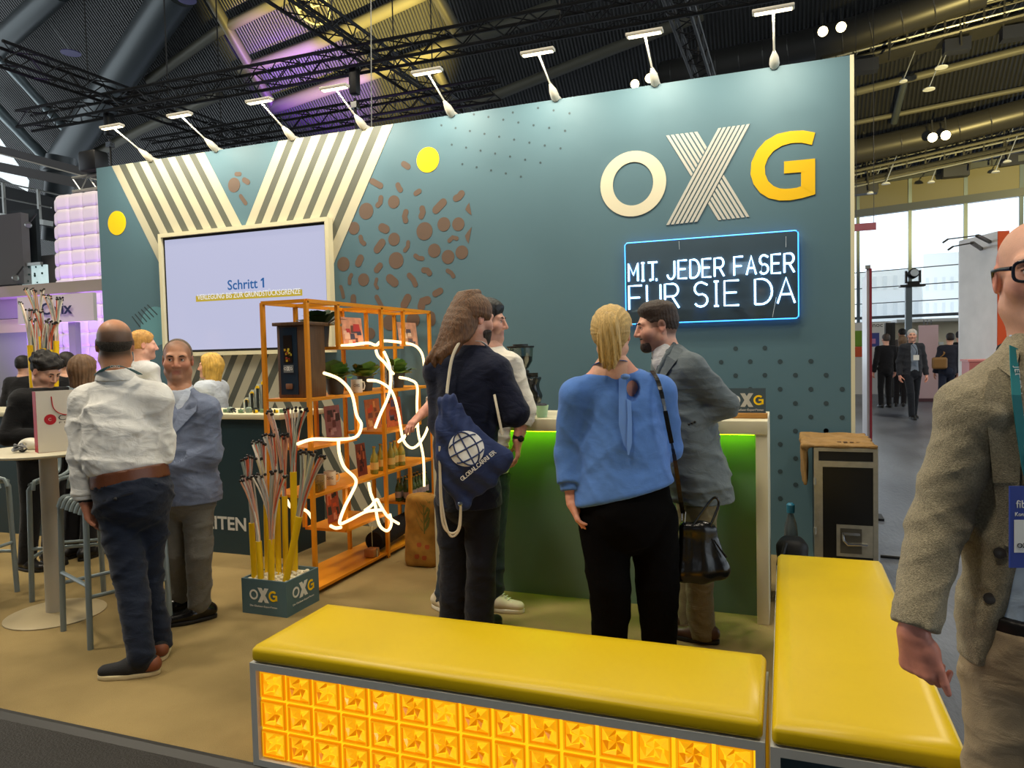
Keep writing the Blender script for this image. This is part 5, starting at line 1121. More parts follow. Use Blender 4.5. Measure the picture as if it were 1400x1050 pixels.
# ---- wall of the hall behind the camera and on the far left (dark, seen in the mirror)
M_dk = mat('hall_wall_dark', (92, 96, 102), 0.7, var=0.2, vscale=0.3)
wbh = struct('wall_behind', MB().box(-60, 45, -24.3, -24, 0, 5.7).box(-60, -9.5, -24.3, -24, 5.2, 24).box(-3.2, 0.4, -24.3, -24, 5.2, 24).box(4.5, 45, -24.3, -24, 5.2, 24).box(-9.5, 4.5, -24.3, -24, 9.5, 24), M_dk)
for i in range(9): build('window_bar', MB().bar((-10+i*0.8, -23.9, 5.5), (-8.6+i*0.8, -23.9, 9.6), 0.22), M_dk, wbh)
for i in range(5): build('window_bar', MB().tube([(4.6+0.75*(i+1)*math.cos(a)*1.0-0.2, -23.9, 5.3+0.75*(i+1)*math.sin(a)) for a in np.linspace(PI/2, PI, 8)], 0.1, 5), M_dk, wbh)
M_lw = mat('hall_wall_grey', (118, 114, 112), 0.7)
struct('wall_left', MB().box(-60, -13.2, 13.9, 14.2, 0, 4.35), mat('hall_wall_panel', (120, 114, 112), 0.7))
# ================================================================== left background
def quad_at(x0, y0, x1, y1, Y, th=0.05):
    a = at(x0, y1, Y); b = at(x1, y1, Y); c = at(x1, y0, Y); d = at(x0, y0, Y)
    return a, b, c, d
def panel(name, label, cat, px, Y, m, th=0.06, group=None, parent=None, bev=0.0):
    """upright rectangular board whose corners sit at the given pixels: x0, y0, x1, y1"""
    x0, y0, x1, y1 = px; xm, ym = (x0+x1)/2, (y0+y1)/2
    X0, X1 = at(x0, ym, Y)[0], at(x1, ym, Y)[0]; Z1, Z0 = at(xm, y0, Y)[2], at(xm, y1, Y)[2]
    o = build(name, MB().box(X0, X1, Y, Y+th, max(Z0, 0.0), Z1), m, parent, bevel=bev)
    if label: tag(o, label, cat, group)
    return o, (X0, X1, max(Z0, 0.0), Z1)
# quilted inflatable wall
QY = 8.0; qx0, qx1 = -10.5, -8.34; cw, chh = 0.27, 0.205
qw = thing('inflatable_wall', 'quilted white inflatable wall glowing violet behind the counter', 'inflatable wall', ((qx0+qx1)/2, QY, 0))
me_c = None; S_ = SDF((-cw/2-0.03, -0.16, -chh/2-0.03), (cw/2+0.03, 0.12, chh/2+0.03), 0.018)
S_.rbox((0, 0.05, 0), (cw/2+0.022, 0.085, chh/2+0.022), 0.075); V_, F_ = S_.mesh()
me_c = bpy.data.meshes.new('cushion'); me_c.from_pydata(V_.tolist(), [], F_.tolist()); me_c.shade_smooth(); me_c.materials.append(mat('inflatable_white', (236, 226, 236), 0.6, emit=(206, 176, 240), estr=0.03))
nr = 19
for i in range(8):
    for j in range(nr):
        o = bpy.data.objects.new('cushion', me_c); COL.objects.link(o); o.parent = qw; sag = 0.10*(i == 0)*(j/nr)**3
        o.location = (qx0+cw*(i+0.5)+sag-(qx0+qx1)/2, 0.12*(i == 0), 0.10+chh*(j+0.5)); o.scale = (1, 1, 1)
bm_ = MB().box(qx0+0.15, qx1, QY+0.12, QY+0.25, 0, nr*chh+0.05); build('backing', bm_, mat('inflatable_white', (0, 0, 0)), qw)
spot('violet_floor_light', (-8.7, 6.9, 0.3), (-9.3, 8.0, 2.0), 1000, (0.45, 0.22, 1.0), 95, 0.8)
# truss and gear above it
tp = thing('small_truss', 'small truss with lamps above the quilted wall', 'truss', (-9.9, 8.2, 4.0))
for z in (4.07, 4.27): build('chord', MB().tube([(-10.0, 8.1, z), (-8.4, 8.1, z)], 0.022, 6), M_catl, tp)
mbl = MB()
for i in range(10): mbl.tube([(-10.0+i*0.16, 8.1, 4.07 if i % 2 else 4.27), (-9.84+i*0.16, 8.1, 4.27 if i % 2 else 4.07)], 0.010, 5)
tag(build('lacing', mbl, M_catl, tp), kind='stuff')
build('leg', MB().box(-9.3, -9.2, 8.14, 8.22, 4.02, 4.1), M_catl, tp); build('leg', MB().box(-8.7, -8.6, 8.14, 8.22, 4.02, 4.1), M_catl, tp)
build('lamp_body', MB().box(-9.7, -9.35, 7.95, 8.2, 4.3, 4.6), M_black, tp, bevel=0.04)
# fascia, sign and wall panels of the neighbouring stand
fb, _ = panel('fascia_beam', 'grey brown fascia beam of the neighbouring stand', 'beam', (-60, 389, 139, 404), 7.1, mat('fascia_taupe', (150, 140, 134), 0.6), 0.25)
sb, R4 = panel('name_board', 'pale grey stand name board with dark blue lettering', 'sign', (24, 403, 128, 441), 7.02, mat('board_pale', (205, 198, 192), 0.55), 0.05)
hz = (R4[3]-R4[2])
text_mesh('lettering', 'Calix', mat('ink_navy', (24, 22, 66), 0.5), (at(56, 425, 7)[0], 6.9995, R4[2]+hz*0.30), (1, 0, 0), (0, 0, 1), hz*0.42, sb, 'LEFT', 0.002, at(99, 425, 7)[0]-at(56, 425, 7)[0], bold=0.02)
p0, _ = panel('post', 'grey post under the stand name board', 'post', (101, 440, 110, 760), 7.05, mat('post_grey', (140, 136, 140), 0.5), 0.08)
for px, lab, c in (((-60, 404, 62, 437), 'white upper wall panel left of the name board', (205, 198, 192)), ((-60, 437, 37, 456), 'cream lit wall strip below the white panel', (232, 220, 180)), ((-60, 456, 39, 562), 'blue grey wall panel at the left edge', (150, 150, 162))):
    panel('wall_panel', lab, 'panel', px, 7.4, mat('panel_%d' % c[2], c, 0.6), 0.08, 'neighbouring stand wall panels')
# dark figures' booth behind, grey hall wall, window and gallery
panel('gallery_wall', 'grey upper wall of the side gallery', 'wall panel', (-80, 297, 31, 392), 13.0, mat('gallery_grey', (128, 122, 120), 0.7), 0.2)
panel('niche_shade_board', 'dark board standing for the shaded gap between the gallery wall and the quilted wall', 'wall panel', (31, 285, 64, 900), 13.4, mat('niche_shade', (40, 46, 48), 0.6), 0.1)  # flat board; its dark colour stands in for the gap's shade
wg = thing('gallery_window', 'bright window with a tree pattern beside the quilted wall', 'window', at(46, 400, 13.2))
_, R5 = panel('glass', None, None, (29, 363, 64, 400), 13.2, mat('window_bright', (200, 215, 215), 0.3, emit=(205, 232, 232), estr=0.8), 0.05, None, wg)
rg = random.Random(12)
for i in range(26):
    x = rg.uniform(R5[0], R5[1]); z = rg.uniform(R5[2], R5[3]); build('leaf_cluster', MB().ball((x, 13.1, z), (rg.uniform(.02, .06), .02, rg.uniform(.02, .05)), 6, 4), mat('leaf_pattern', (50, 76, 70), 0.6), wg)  # dark green blobs form the tree pattern on the pane
build('window_rail', MB().box(R5[0], R5[1], 13.05, 13.12, R5[3]-0.02, R5[3]+0.05), M_catl, wg)
gy = 15.0
def gpt(x, y): return at(x, y, gy)
for lab, a, b, w_ in (('upper brown gallery beam with light line', (-30, 196), (134, 240), 0.20), ('lower brown gallery beam', (-30, 222), (134, 256), 0.26)):
    o = build('gallery_beam', MB().bar(gpt(*a), gpt(*b), 0.25, w_), mat('beam_brown', (92, 84, 78), 0.5)); tag(o, lab, 'beam', 'gallery beams')
    if 'upper' in lab: gb_up = o
build('metal_strip', MB().bar(gpt(-30, 202), gpt(134, 246), 0.27, 0.035), mat('light_line', (235, 225, 205), 0.4), gb_up)
rl = thing('gallery_railing', 'grey gallery railing with posts on the left', 'railing', gpt(0, 300))
for a, b in (((-30, 242), (88, 268)), ((-30, 264), (70, 284))): build('rail', MB().tube([gpt(*a), gpt(*b)], 0.025, 6), M_catl, rl)
for a, b in (((4, 250), (7, 302)), ((52, 259), (55, 305))): build('post', MB().bar(gpt(*a), gpt(*b), 0.07), M_catl, rl)
build('floor_edge', MB().bar(gpt(-30, 290), gpt(66, 305), 0.3, 0.14), M_catl, rl)
o = build('gallery_slab', MB().bar(gpt(-60, 262)+V3((0, 1.2, 0)), gpt(66, 292)+V3((0, 1.2, 0)), 0.5, 0.9), mat('slab_dark', (54, 54, 54), 0.7)); tag(o, 'dark gallery slab behind the railing', 'slab')
o = build('skylight', MB().add([at(-20, 160, 26), at(40, 247, 26), at(38, 262, 26), at(-20, 232, 26), at(-20, 160, 26.1), at(40, 247, 26.1), at(38, 262, 26.1), at(-20, 232, 26.1)], [(0, 1, 2, 3), (7, 6, 5, 4)]), mat('skylight_bright', (235, 240, 240), 0.4, emit=(235, 245, 248), estr=1.0)); tag(o, 'bright triangular skylight at the left edge', 'window')
cl = thing('pipe_column', 'dark thick column pipes beside the quilted wall top', 'column', at(82, 330, 17))
build('shaft', MB().tube([at(84, 214, 17), at(80, 262, 17), at(74, 330, 17)], [0.42, 0.40, 0.36], 18), mat('column_dark', (70, 76, 78), 0.4), cl, smooth=True)
build('collar', MB().lathe([(0.46, -0.06), (0.48, 0), (0.46, 0.06)], at(82, 236, 17), 20), mat('column_dark', (0, 0, 0)), cl, smooth=True)
for px, lab in (((36, 300, 42, 312), 'small white spotlight under the gallery edge'), ((13, 372, 30, 384), 'small spotlight on the gallery wall')):
    c = at((px[0]+px[2])/2, (px[1]+px[3])/2, 12.8); t = thing('wall_spotlight', lab, 'spotlight', c, 'gallery spotlights'); build('body', MB().lathe([(0.05, 0), (0.08, 0.15), (0.05, 0.2)], c, 12, (0.6, -0.5, -0.3)), M_catl, t, smooth=True); build('arm', MB().tube([c, c+V3((0.15, 0.1, 0.25))], 0.02, 6), M_cat, t)

# ================================================================== right background
def row_box(label, px, Y, depth, m, name='exhibition_booth', cat='booth'):
    x0, y0, x1, y1 = px; xm = (x0+x1)/2; X0, X1 = at(x0, 480, Y)[0], at(x1, 480, Y)[0]; Z1 = at(xm, y0, Y)[2]
    t = thing(name, label, cat, ((X0+X1)/2, Y, 0), 'stands in the far part of the hall'); build('wall', MB().box(X0, X1, Y, Y+depth, 0.0, Z1), m, t); return t, X0, X1, Z1
M_bw = mat('booth_white', (214, 212, 208), 0.6); M_bc = mat('booth_cream', (220, 206, 176), 0.6)
t, X0, X1, Z1 = row_box('white far stand with green panel, blue picture and lettering', (1150, 441, 1216, 520), 24, 1.5, M_bw)
text_mesh('lettering', 'lenoc', mat('ink_dark', (40, 40, 46), 0.5), (at(1186, 446, 24)[0], 23.999, at(1200, 447, 24)[2]), (1, 0, 0), (0, 0, 1), 0.13, t, 'LEFT', 0.004, at(1207, 446, 24)[0]-at(1186, 446, 24)[0])
for px, c in (((1166, 452, 1179, 474), (110, 150, 40)), ((1166, 474, 1179, 488), (214, 90, 50)), ((1187, 455, 1202, 474), (60, 70, 140)), ((1188, 463, 1197, 470), (190, 130, 170))):
    a = at(px[0], px[3], 24); b = at(px[2], px[1], 24); k_ = 0.02+0.004*(c[0] == 190); build('poster', MB().box(a[0], b[0], 24-k_, 24-0.001, a[2], b[2]), mat('poster_%d' % c[0], c, 0.5), t)
t, X0, X1, Z1 = row_box('cream far stand with a canopy behind the pink banner', (1218, 437, 1332, 520), 30, 3, M_bc)
build('canopy', MB().box(X0, X1, 28.5, 30, Z1-0.1, Z1), M_white, t); build('counter_front', MB().box(X0+0.6, X1-0.3, 28.0, 28.4, 0, 1.0), M_bw, t); build('shelf', MB().box(X0+1.5, X1-1.0, 29.7, 29.98, 1.4, 1.5), M_white, t)
t, X0, X1, Z1 = row_box('dark black display wall beside the far white stand', (1211, 441, 1224, 520), 22.5, 0.3, mat('booth_black', (32, 32, 34), 0.5)); build('screen', MB().box(X0+0.05, X1-0.08, 22.46, 22.499, 1.2, 2.0), M_black, t)
t, X0, X1, Z1 = row_box('long white row of stands along the far windows', (1330, 440, 1460, 520), 36, 2, M_bw); build('band', MB().box(X0, X1, 35.95, 35.999, Z1-0.8, Z1-0.5), mat('band_taupe', (180, 170, 160), 0.6), t)
# pink roll-up banner
Yb = 21.0; a = at(1256, 531, Yb); b = at(1283, 444, Yb)
t = thing('rollup_banner', 'tall pale pink banner standing in the aisle', 'banner', ((a[0]+b[0])/2, Yb, 0)); build('sheet', MB().box(a[0], b[0], Yb, Yb+0.03, 0.08, b[2]), mat('banner_pink', (206, 178, 184), 0.5), t); build('foot', MB().box(a[0]-0.03, b[0]+0.03, Yb-0.1, Yb+0.12, 0.0, 0.08), mat('banner_foot', (90, 60, 66), 0.5), t)
for x in (1263, 1268, 1273): c = at(x, 444, Yb); build('hanger', MB().tube([c, c+V3((0, 0, 0.12))], 0.012, 5), M_cat, t)
# moving head light on a column
Yp = 26.0; c = at(1248, 392, Yp)
t = thing('moving_head_light', 'black moving head light on top of a grey column', 'stage light', (at(1242, 455, Yp)[0], Yp, 0)); xc = at(1242, 455, Yp)[0]
build('column', MB().box(xc-0.09, xc+0.09, Yp-0.09, Yp+0.09, 0, c[2]), M_mull, t); build('base_plate', MB().box(xc-0.25, xc+0.45, Yp-0.2, Yp+0.2, c[2], c[2]+0.06), M_black, t)
cx_ = c[0]; build('base', MB().box(cx_-0.17, cx_+0.17, Yp-0.15, Yp+0.15, c[2]+0.06, c[2]+0.16), M_black, t)
for s_ in (-1, 1): build('yoke_arm', MB().box(cx_+s_*0.19-0.03, cx_+s_*0.19+0.03, Yp-0.07, Yp+0.07, c[2]+0.12, c[2]+0.50), M_black, t)
build('head', MB().lathe([(0.12, -0.18), (0.15, -0.1), (0.15, 0.14), (0.12, 0.18)], (cx_, Yp, c[2]+0.40), 16, (0.1, -1, 0.1)), M_black, t, smooth=True); build('lens', MB().lathe([(0.115, 0), (0.10, 0.02)], (cx_+0.02, Yp-0.18, c[2]+0.42), 16, (0.1, -1, 0.1)), mat('lens_white', (230, 235, 235), 0.2), t)
# white and orange tower with two arm lamps
Yt = 13.5; a = at(1329, 575, Yt); X0 = a[0]; X1 = at(1363, 480, Yt)[0]; Zt = at(1345, 326, Yt)[2]
t = thing('booth_tower', 'tall white exhibition tower with an orange side face', 'tower', ((X0+X1)/2, Yt, 0)); X2 = X1+1.35; Y2_ = Yt-0.9
build('white_face', MB().hexa([(X0, Yt+0.9, 0), (X1, Yt, 0), (X1, Yt+0.1, 0), (X0, Yt+1.0, 0), (X0, Yt+0.9, Zt+0.1), (X1, Yt, Zt+0.1), (X1, Yt+0.1, Zt+0.1), (X0, Yt+1.0, Zt+0.1)]), mat('tower_white', (242, 240, 238), 0.5, var=0.06, vscale=3), t)
build('orange_face', MB().hexa([(X1+0.005, Yt, 0), (X1+0.165, Yt+0.02, 0), (X1+0.165, Yt+1.0, 0), (X1+0.005, Yt+1.0, 0), (X1+0.005, Yt, Zt+0.1), (X1+0.165, Yt+0.02, Zt+0.1), (X1+0.165, Yt+1.0, Zt+0.1), (X1+0.005, Yt+1.0, Zt+0.1)]), mat('tower_orange', (206, 84, 40), 0.5), t)
text_mesh('lettering', 'beiT', mat('tower_print', (196, 188, 184), 0.5), (X0+0.08, Yt+0.80, at(1335, 374, Yt)[2]), unit((X1-X0, -0.9, 0)), (0, 0, 1), 0.13, t, 'LEFT', 0.002)
for yy, hx in ((341, 1303), (331, 1296)):
    c = at(1345 if yy > 335 else 1356, yy, Yt+(0.43 if yy > 335 else 0.17)); e = at(hx, yy-4, Yt-0.5); h_ = at(hx+26 if yy > 335 else hx+40, yy-9, Yt-0.3)
    u_ = thing('arm_lamp', 'thin arm lamp on the white tower, %s of two' % ('lower' if yy > 335 else 'upper'), 'lamp', c, 'arm lamps on the white tower'); build('arm', MB().tube([c, h_, e], 0.012, 6), M_cat, u_); build('head', MB().bar(c-V3((.02, 0, 0)), h_, 0.05, 0.04), M_cat, u_); build('tip', MB().bar(e, e+V3((-0.07, 0, -0.05)), 0.05, 0.03), M_cat, u_)
# pink low counter by the tower
t = thing('low_counter', 'pinkish red low counter in front of the white tower', 'counter', at(1345, 560, 15)); a = at(1325, 540, 12.8); b = at(1366, 494, 12.8); build('body', MB().box(a[0], b[0]+0.3, 12.8, 13.3, 0, b[2]), mat('counter_pink', (206, 120, 116), 0.5), t); build('top', MB().box(a[0]-0.02, b[0]+0.32, 12.78, 13.32, b[2], b[2]+0.03), mat('counter_pink2', (220, 140, 136), 0.5), t)
# glass partition with red edge next to the wall end
t = thing('partition', 'narrow free standing white panel with a red edge by the wall end', 'partition', (0.9, 7.2, 0))
zT = at(1184, 377, 7.6)[2]; xa = at(1189, 600, 6.9)[0]; xb = at(1182, 600, 8.6)[0]
build('frame', MB().hexa([(xa-0.02, 6.9, 0), (xa, 6.9, 0), (xb, 8.6, 0), (xb-0.02, 8.6, 0), (xa-0.02, 6.9, zT), (xa, 6.9, zT), (xb, 8.6, zT), (xb-0.02, 8.6, zT)]), mat('partition_pale', (196, 190, 196), 0.35), t)
build('red_edge', MB().box(xa+0.001, xa+0.018, 6.88, 6.93, 0, zT), mat('partition_red', (150, 50, 60), 0.4), t); build('foot', MB().box(xa-0.1, xa+0.1, 6.8, 7.0, 0, 0.02), M_black, t); build('top_cap', MB().box(xa-0.03, xa+0.01, 6.89, 6.94, zT, zT+0.03), M_catl, t)
# red aisle sign
t = thing('aisle_sign', 'small red aisle sign hanging before the windows', 'sign', at(1183, 315, 20)); o, R6 = panel('board', None, None, (1168, 305, 1198, 315), 20, mat('sign_red', (196, 110, 120), 0.5), 0.05, None, t)
for x in (R6[0]+0.05, R6[1]-0.05): build('wire', MB().tube([(x, 20.02, R6[3]), (x, 20.02, 25.7)], 0.008, 5), M_cat, t)
a = at(1190, 772, 5.5)
o = build('floor_rod', MB().tube([(0.62, 5.62, 0.012), (0.86, 5.60, 0.012)], 0.011, 8), M_black, smooth=True); tag(o, 'short black rod lying on the hall floor by the trolley', 'rod')
# ================================================================== people
def atd(x, y, c): return CC+ray(x, y)*c
def frame(fwd, up=(0, 0, 1)):
    f = unit(fwd); u = V3(up); r = unit(np.cross(f, u)); u = np.cross(r, f); return np.array([r, f, u])   # rows: right, forward, up
def az(deg): return V3((math.cos(math.radians(deg)), math.sin(math.radians(deg)), 0))
def hray(x): d = ray(x, 500); return unit(V3((d[0], d[1], 0)))
def folds(seed, amp, freq=26, vert=0.8):
    r = random.Random(seed); ws = []
    for i in range(6):
        d = unit((r.uniform(-1, 1), r.uniform(-1, 1), r.choice((-1, 1))*r.uniform(0.3, 1)*vert*2)); ws.append((d*freq*r.uniform(0.8, 2.0), r.uniform(0, 6.28), r.uniform(0.5, 1), unit((r.uniform(-1, 1), r.uniform(-1, 1), r.uniform(-1, 1)))*freq*0.45, r.uniform(0, 6.28)))
    def fn(x, y, z):
        o = 0
        for k, p, a, w, q in ws:
            env = 0.5+0.5*np.sin(w[0]*x+w[1]*y+w[2]*z+q)
            o = o+a*env*((1-np.abs(np.sin((k[0]*x+k[1]*y+k[2]*z)*1.1+p+1.6*env)))**3-0.2)
        return -amp*o*1.25
    return fn
M_skin = mat('skin', (200, 150, 120), 0.5, bump=0.06, bscale=300, vcol=True, var=0.05, vscale=60)
SK = {'fair': (218, 166, 138), 'tan': (190, 134, 100), 'pink': (222, 168, 144), 'olive': (190, 136, 104)}
def clothm(name, rgb, rough=0.85, bump=0.25, bscale=380, var=0.05, vscale=30, sheen=0.1):
    if name in MATS: return MATS[name]
    m = mat(name, rgb, rough, bump=bump, bscale=bscale, var=var, vscale=vscale, sheen=sheen, spec=0.25); nt = m.node_tree; b = nt.nodes['Principled BSDF']
    prev = b.inputs['Normal'].links[0].from_socket; tc = nt.nodes.new('ShaderNodeTexCoord'); mp = nt.nodes.new('ShaderNodeMapping'); mp.inputs['Scale'].default_value = (1, 1, 1.8); mp.inputs['Rotation'].default_value = (0.5, 0.4, 0)
    nt.links.new(tc.outputs['Object'], mp.inputs['Vector']); n = nt.nodes.new('ShaderNodeTexNoise'); n.inputs['Scale'].default_value = 9; n.inputs['Detail'].default_value = 3; n.inputs['Distortion'].default_value = 0.7; nt.links.new(mp.outputs[0], n.inputs['Vector'])
    bp = nt.nodes.new('ShaderNodeBump'); bp.inputs['Strength'].default_value = 0.36; bp.inputs['Distance'].default_value = 0.03; nt.links.new(n.outputs['Fac'], bp.inputs['Height']); nt.links.new(prev, bp.inputs['Normal']); nt.links.new(bp.outputs[0], b.inputs['Normal'])
    return m

def head_prims(S, c, R, s, ears=True):
    w = lambda x, y, z: c+(R[0]*x+R[1]*y+R[2]*z)*s
    E = lambda p, r, k=0.02, op='u': S.ell(w(*p), V3(r)*s, k*s, op, R)
    C_ = lambda a, b, ra, rb, k=0.015, op='u': S.cone(w(*a), w(*b), ra*s, rb*s, k*s, op)
    E((0, -0.016, 0.036), (0.076, 0.097, 0.084)); E((0, -0.045, 0.01), (0.068, 0.066, 0.07))
    E((0, 0.028, -0.035), (0.060, 0.066, 0.080), 0.03)
    C_((-0.046, 0.005, -0.070), (0.046, 0.005, -0.070), 0.018, 0.018, 0.03); C_((-0.046, 0.0, -0.066), (0, 0.068, -0.098), 0.020, 0.018, 0.03); C_((0.046, 0.0, -0.066), (0, 0.068, -0.098), 0.020, 0.018, 0.03)
    E((0, 0.074, -0.098), (0.022, 0.018, 0.018), 0.02)
    C_((-0.042, 0.076, 0.024), (0.042, 0.076, 0.024), 0.013, 0.013, 0.02)
    for q in (-1, 1):
        E((q*0.042, 0.060, -0.026), (0.026, 0.026, 0.026), 0.03)
        E((q*0.032, 0.098, 0.004), (0.019, 0.016, 0.012), 0.014, 's')
        E((q*0.031, 0.078, 0.004), (0.014, 0.012, 0.011), 0.006)
        if ears:
            S.ell(w(q*0.077, -0.008, -0.004), V3((0.008, 0.019, 0.031))*s, 0.008*s, 'u', R); S.ell(w(q*0.085, -0.004, -0.002), V3((0.006, 0.010, 0.018))*s, 0.005*s, 's', R)
    C_((0, 0.092, 0.014), (0, 0.112, -0.030), 0.009, 0.012, 0.012)
    for q in (-1, 1): E((q*0.012, 0.100, -0.034), (0.010, 0.011, 0.008), 0.008)
    C_((-0.020, 0.084, -0.060), (0.020, 0.084, -0.060), 0.0075, 0.0075, 0.008); C_((-0.018, 0.083, -0.073), (0.018, 0.083, -0.073), 0.0085, 0.0085, 0.008)
    C_((-0.024, 0.096, -0.0665), (0.024, 0.096, -0.0665), 0.0022, 0.0022, 0.004, 's')
    return w
def head_mesh(c, R, s, neck, h=0.0042, neck_r=0.056):
    S = SDF(c-0.175*s-0.02, c+0.175*s+0.02, h); S2 = None
    lo = np.minimum(c-0.16*s, V3(neck)-0.08); hi = np.maximum(c+0.17*s, V3(neck)+0.08)
    S = SDF(lo, hi, h); w = head_prims(S, c, R, s)
    S.cone(w(0, -0.022, -0.055), neck, neck_r*s, neck_r*s*1.12, 0.03*s)
    return S.mesh()
def head_cols(V, c, R, s, base, stubble=0.0, lip=0.5, crop=0.0, crown=None, scol=(60, 48, 42), redness=0.12):
    """skin colours: lips, stubble, cropped hair shadow (own colours of the skin)"""
    L = (V-c)@R.T/s; x, y, z = L[:, 0], L[:, 1], L[:, 2]; col = np.tile(np.array(srgb(*base)), (len(V), 1))
    def mixin(m, rgb): m = np.clip(m, 0, 1)[:, None]; return col*(1-m)+np.array(srgb(*rgb))*m
    sm = lambda a, b, t: np.clip((t-a)/(b-a), 0, 1)
    col = mixin(redness*2*np.exp(-((np.abs(x)-0.045)**2+(z+0.03)**2)/0.0009)*(y > 0.03), (196, 104, 88)); col = mixin(redness*2.5*np.exp(-((x)**2+(z+0.03)**2)/0.0003)*(y > 0.09), (196, 104, 88))
    col = mixin(redness*2.5*(np.abs(x) > 0.074), (206, 104, 90))
    if stubble: col = mixin(stubble*sm(-0.02, -0.055, z)*sm(-0.02, 0.02, y)*sm(-0.135, -0.11, z)*(1-0.0*x), scol)
    if lip: col = mixin(lip*np.exp(-(x/0.022)**4)*np.exp(-((z+0.067)/0.0125)**4)*(y > 0.075), (166, 84, 80))
    if crop:
        m = sm(0.060, 0.035, y-0.15*np.clip(z, 0, 1))*sm(-0.075, -0.045, z)*(1 if crown is None else sm(crown, crown-0.045, z+0.15*y))*(np.abs(x) > -1); m = m*np.where((np.abs(x) > 0.055) & (y > -0.03) & (z < -0.005), 0.0, 1.0)
        col = mixin(crop*m, scol)
    return col
def hair_sdf(c, R, s, mask, t, h=0.0055, ext=0.05, strand=None, lo=None, hi=None):
    """shell of hair over the skull: mask(local x,y,z) in 0..1, t its thickness"""
    S = SDF(c-0.15*s-ext if lo is None else lo, c+0.15*s+ext if hi is None else hi, h); w = lambda x, y, z: c+(R[0]*x+R[1]*y+R[2]*z)*s
    S.ell(w(0, -0.016, 0.036), V3((0.076, 0.097, 0.084))*s, 0, 'u', R); S.ell(w(0, -0.045, 0.01), V3((0.068, 0.066, 0.07))*s, 0.02*s, 'u', R); S.ell(w(0, 0.028, -0.035), V3((0.060, 0.066, 0.080))*s, 0.03*s, 'u', R)
    X, Y, Z = S.ax[0][:, None, None]-c[0], S.ax[1][None, :, None]-c[1], S.ax[2][None, None, :]-c[2]
    lx, ly, lz = ((R[i][0]*X+R[i][1]*Y+R[i][2]*Z)/s for i in range(3))
    m = np.clip(mask(lx, ly, lz), 0, 1)
    d = t*s*m-0.008*(1-m)
    if strand is not None: d = d+strand(lx, ly, lz)*m
    S.g = (S.g-d).astype(np.float32); return S
sm_ = lambda a, b, t: np.clip((t-a)/(b-a), 0, 1)
def short_mask(front=0.055, side=-0.03, back=-0.075):
    return lambda x, y, z: np.minimum(sm_(front+0.004, front-0.012, y-0.55*np.clip(z-0.03, -0.05, 0.1)-0.02*0), sm_(back, back+0.02, z+np.where(y > -0.02, (y+0.02)*(-0.9), 0)+0*x))*np.where((y > 0.012) & (z < 0.02), 0.0, 1.0)
def eyes(parent, w, s, R, iris=(60, 40, 30), gaze=0.0):
    for q in (-1, 1):
        e = build('eye', MB().ball(w(q*0.031, 0.0795, 0.004), 0.0118*s, 12, 8), mat('eye_white', (222, 214, 206), 0.25), parent, smooth=True)
        p = w(q*0.031+gaze, 0.0795, 0.004)+R[1]*0.0102*s; build('iris', MB().lathe([(0.0058*s, 0), (0.0052*s, 0.0016), (0.002*s, 0.0022)], p, 12, R[1]), mat('iris_%d' % iris[0], iris, 0.2), e)
        a, b, c_ = w(q*0.016, 0.096, 0.0225), w(q*0.033, 0.0945, 0.027), w(q*0.049, 0.082, 0.0225)
        build('eyebrow', MB().tube([a, b, c_], [0.0036*s, 0.0042*s, 0.002*s], 6), mat('brow_dark', (44, 32, 26), 0.9), parent, smooth=True)
        a, b, c_ = w(q*0.019, 0.0885, 0.006), w(q*0.031, 0.0925, 0.0115), w(q*0.044, 0.084, 0.006)
        build('eyelid', MB().tube([a, b, c_], [0.002*s, 0.0032*s, 0.002*s], 6), mat('lid_skin', (150, 100, 80), 0.6), parent, smooth=True)
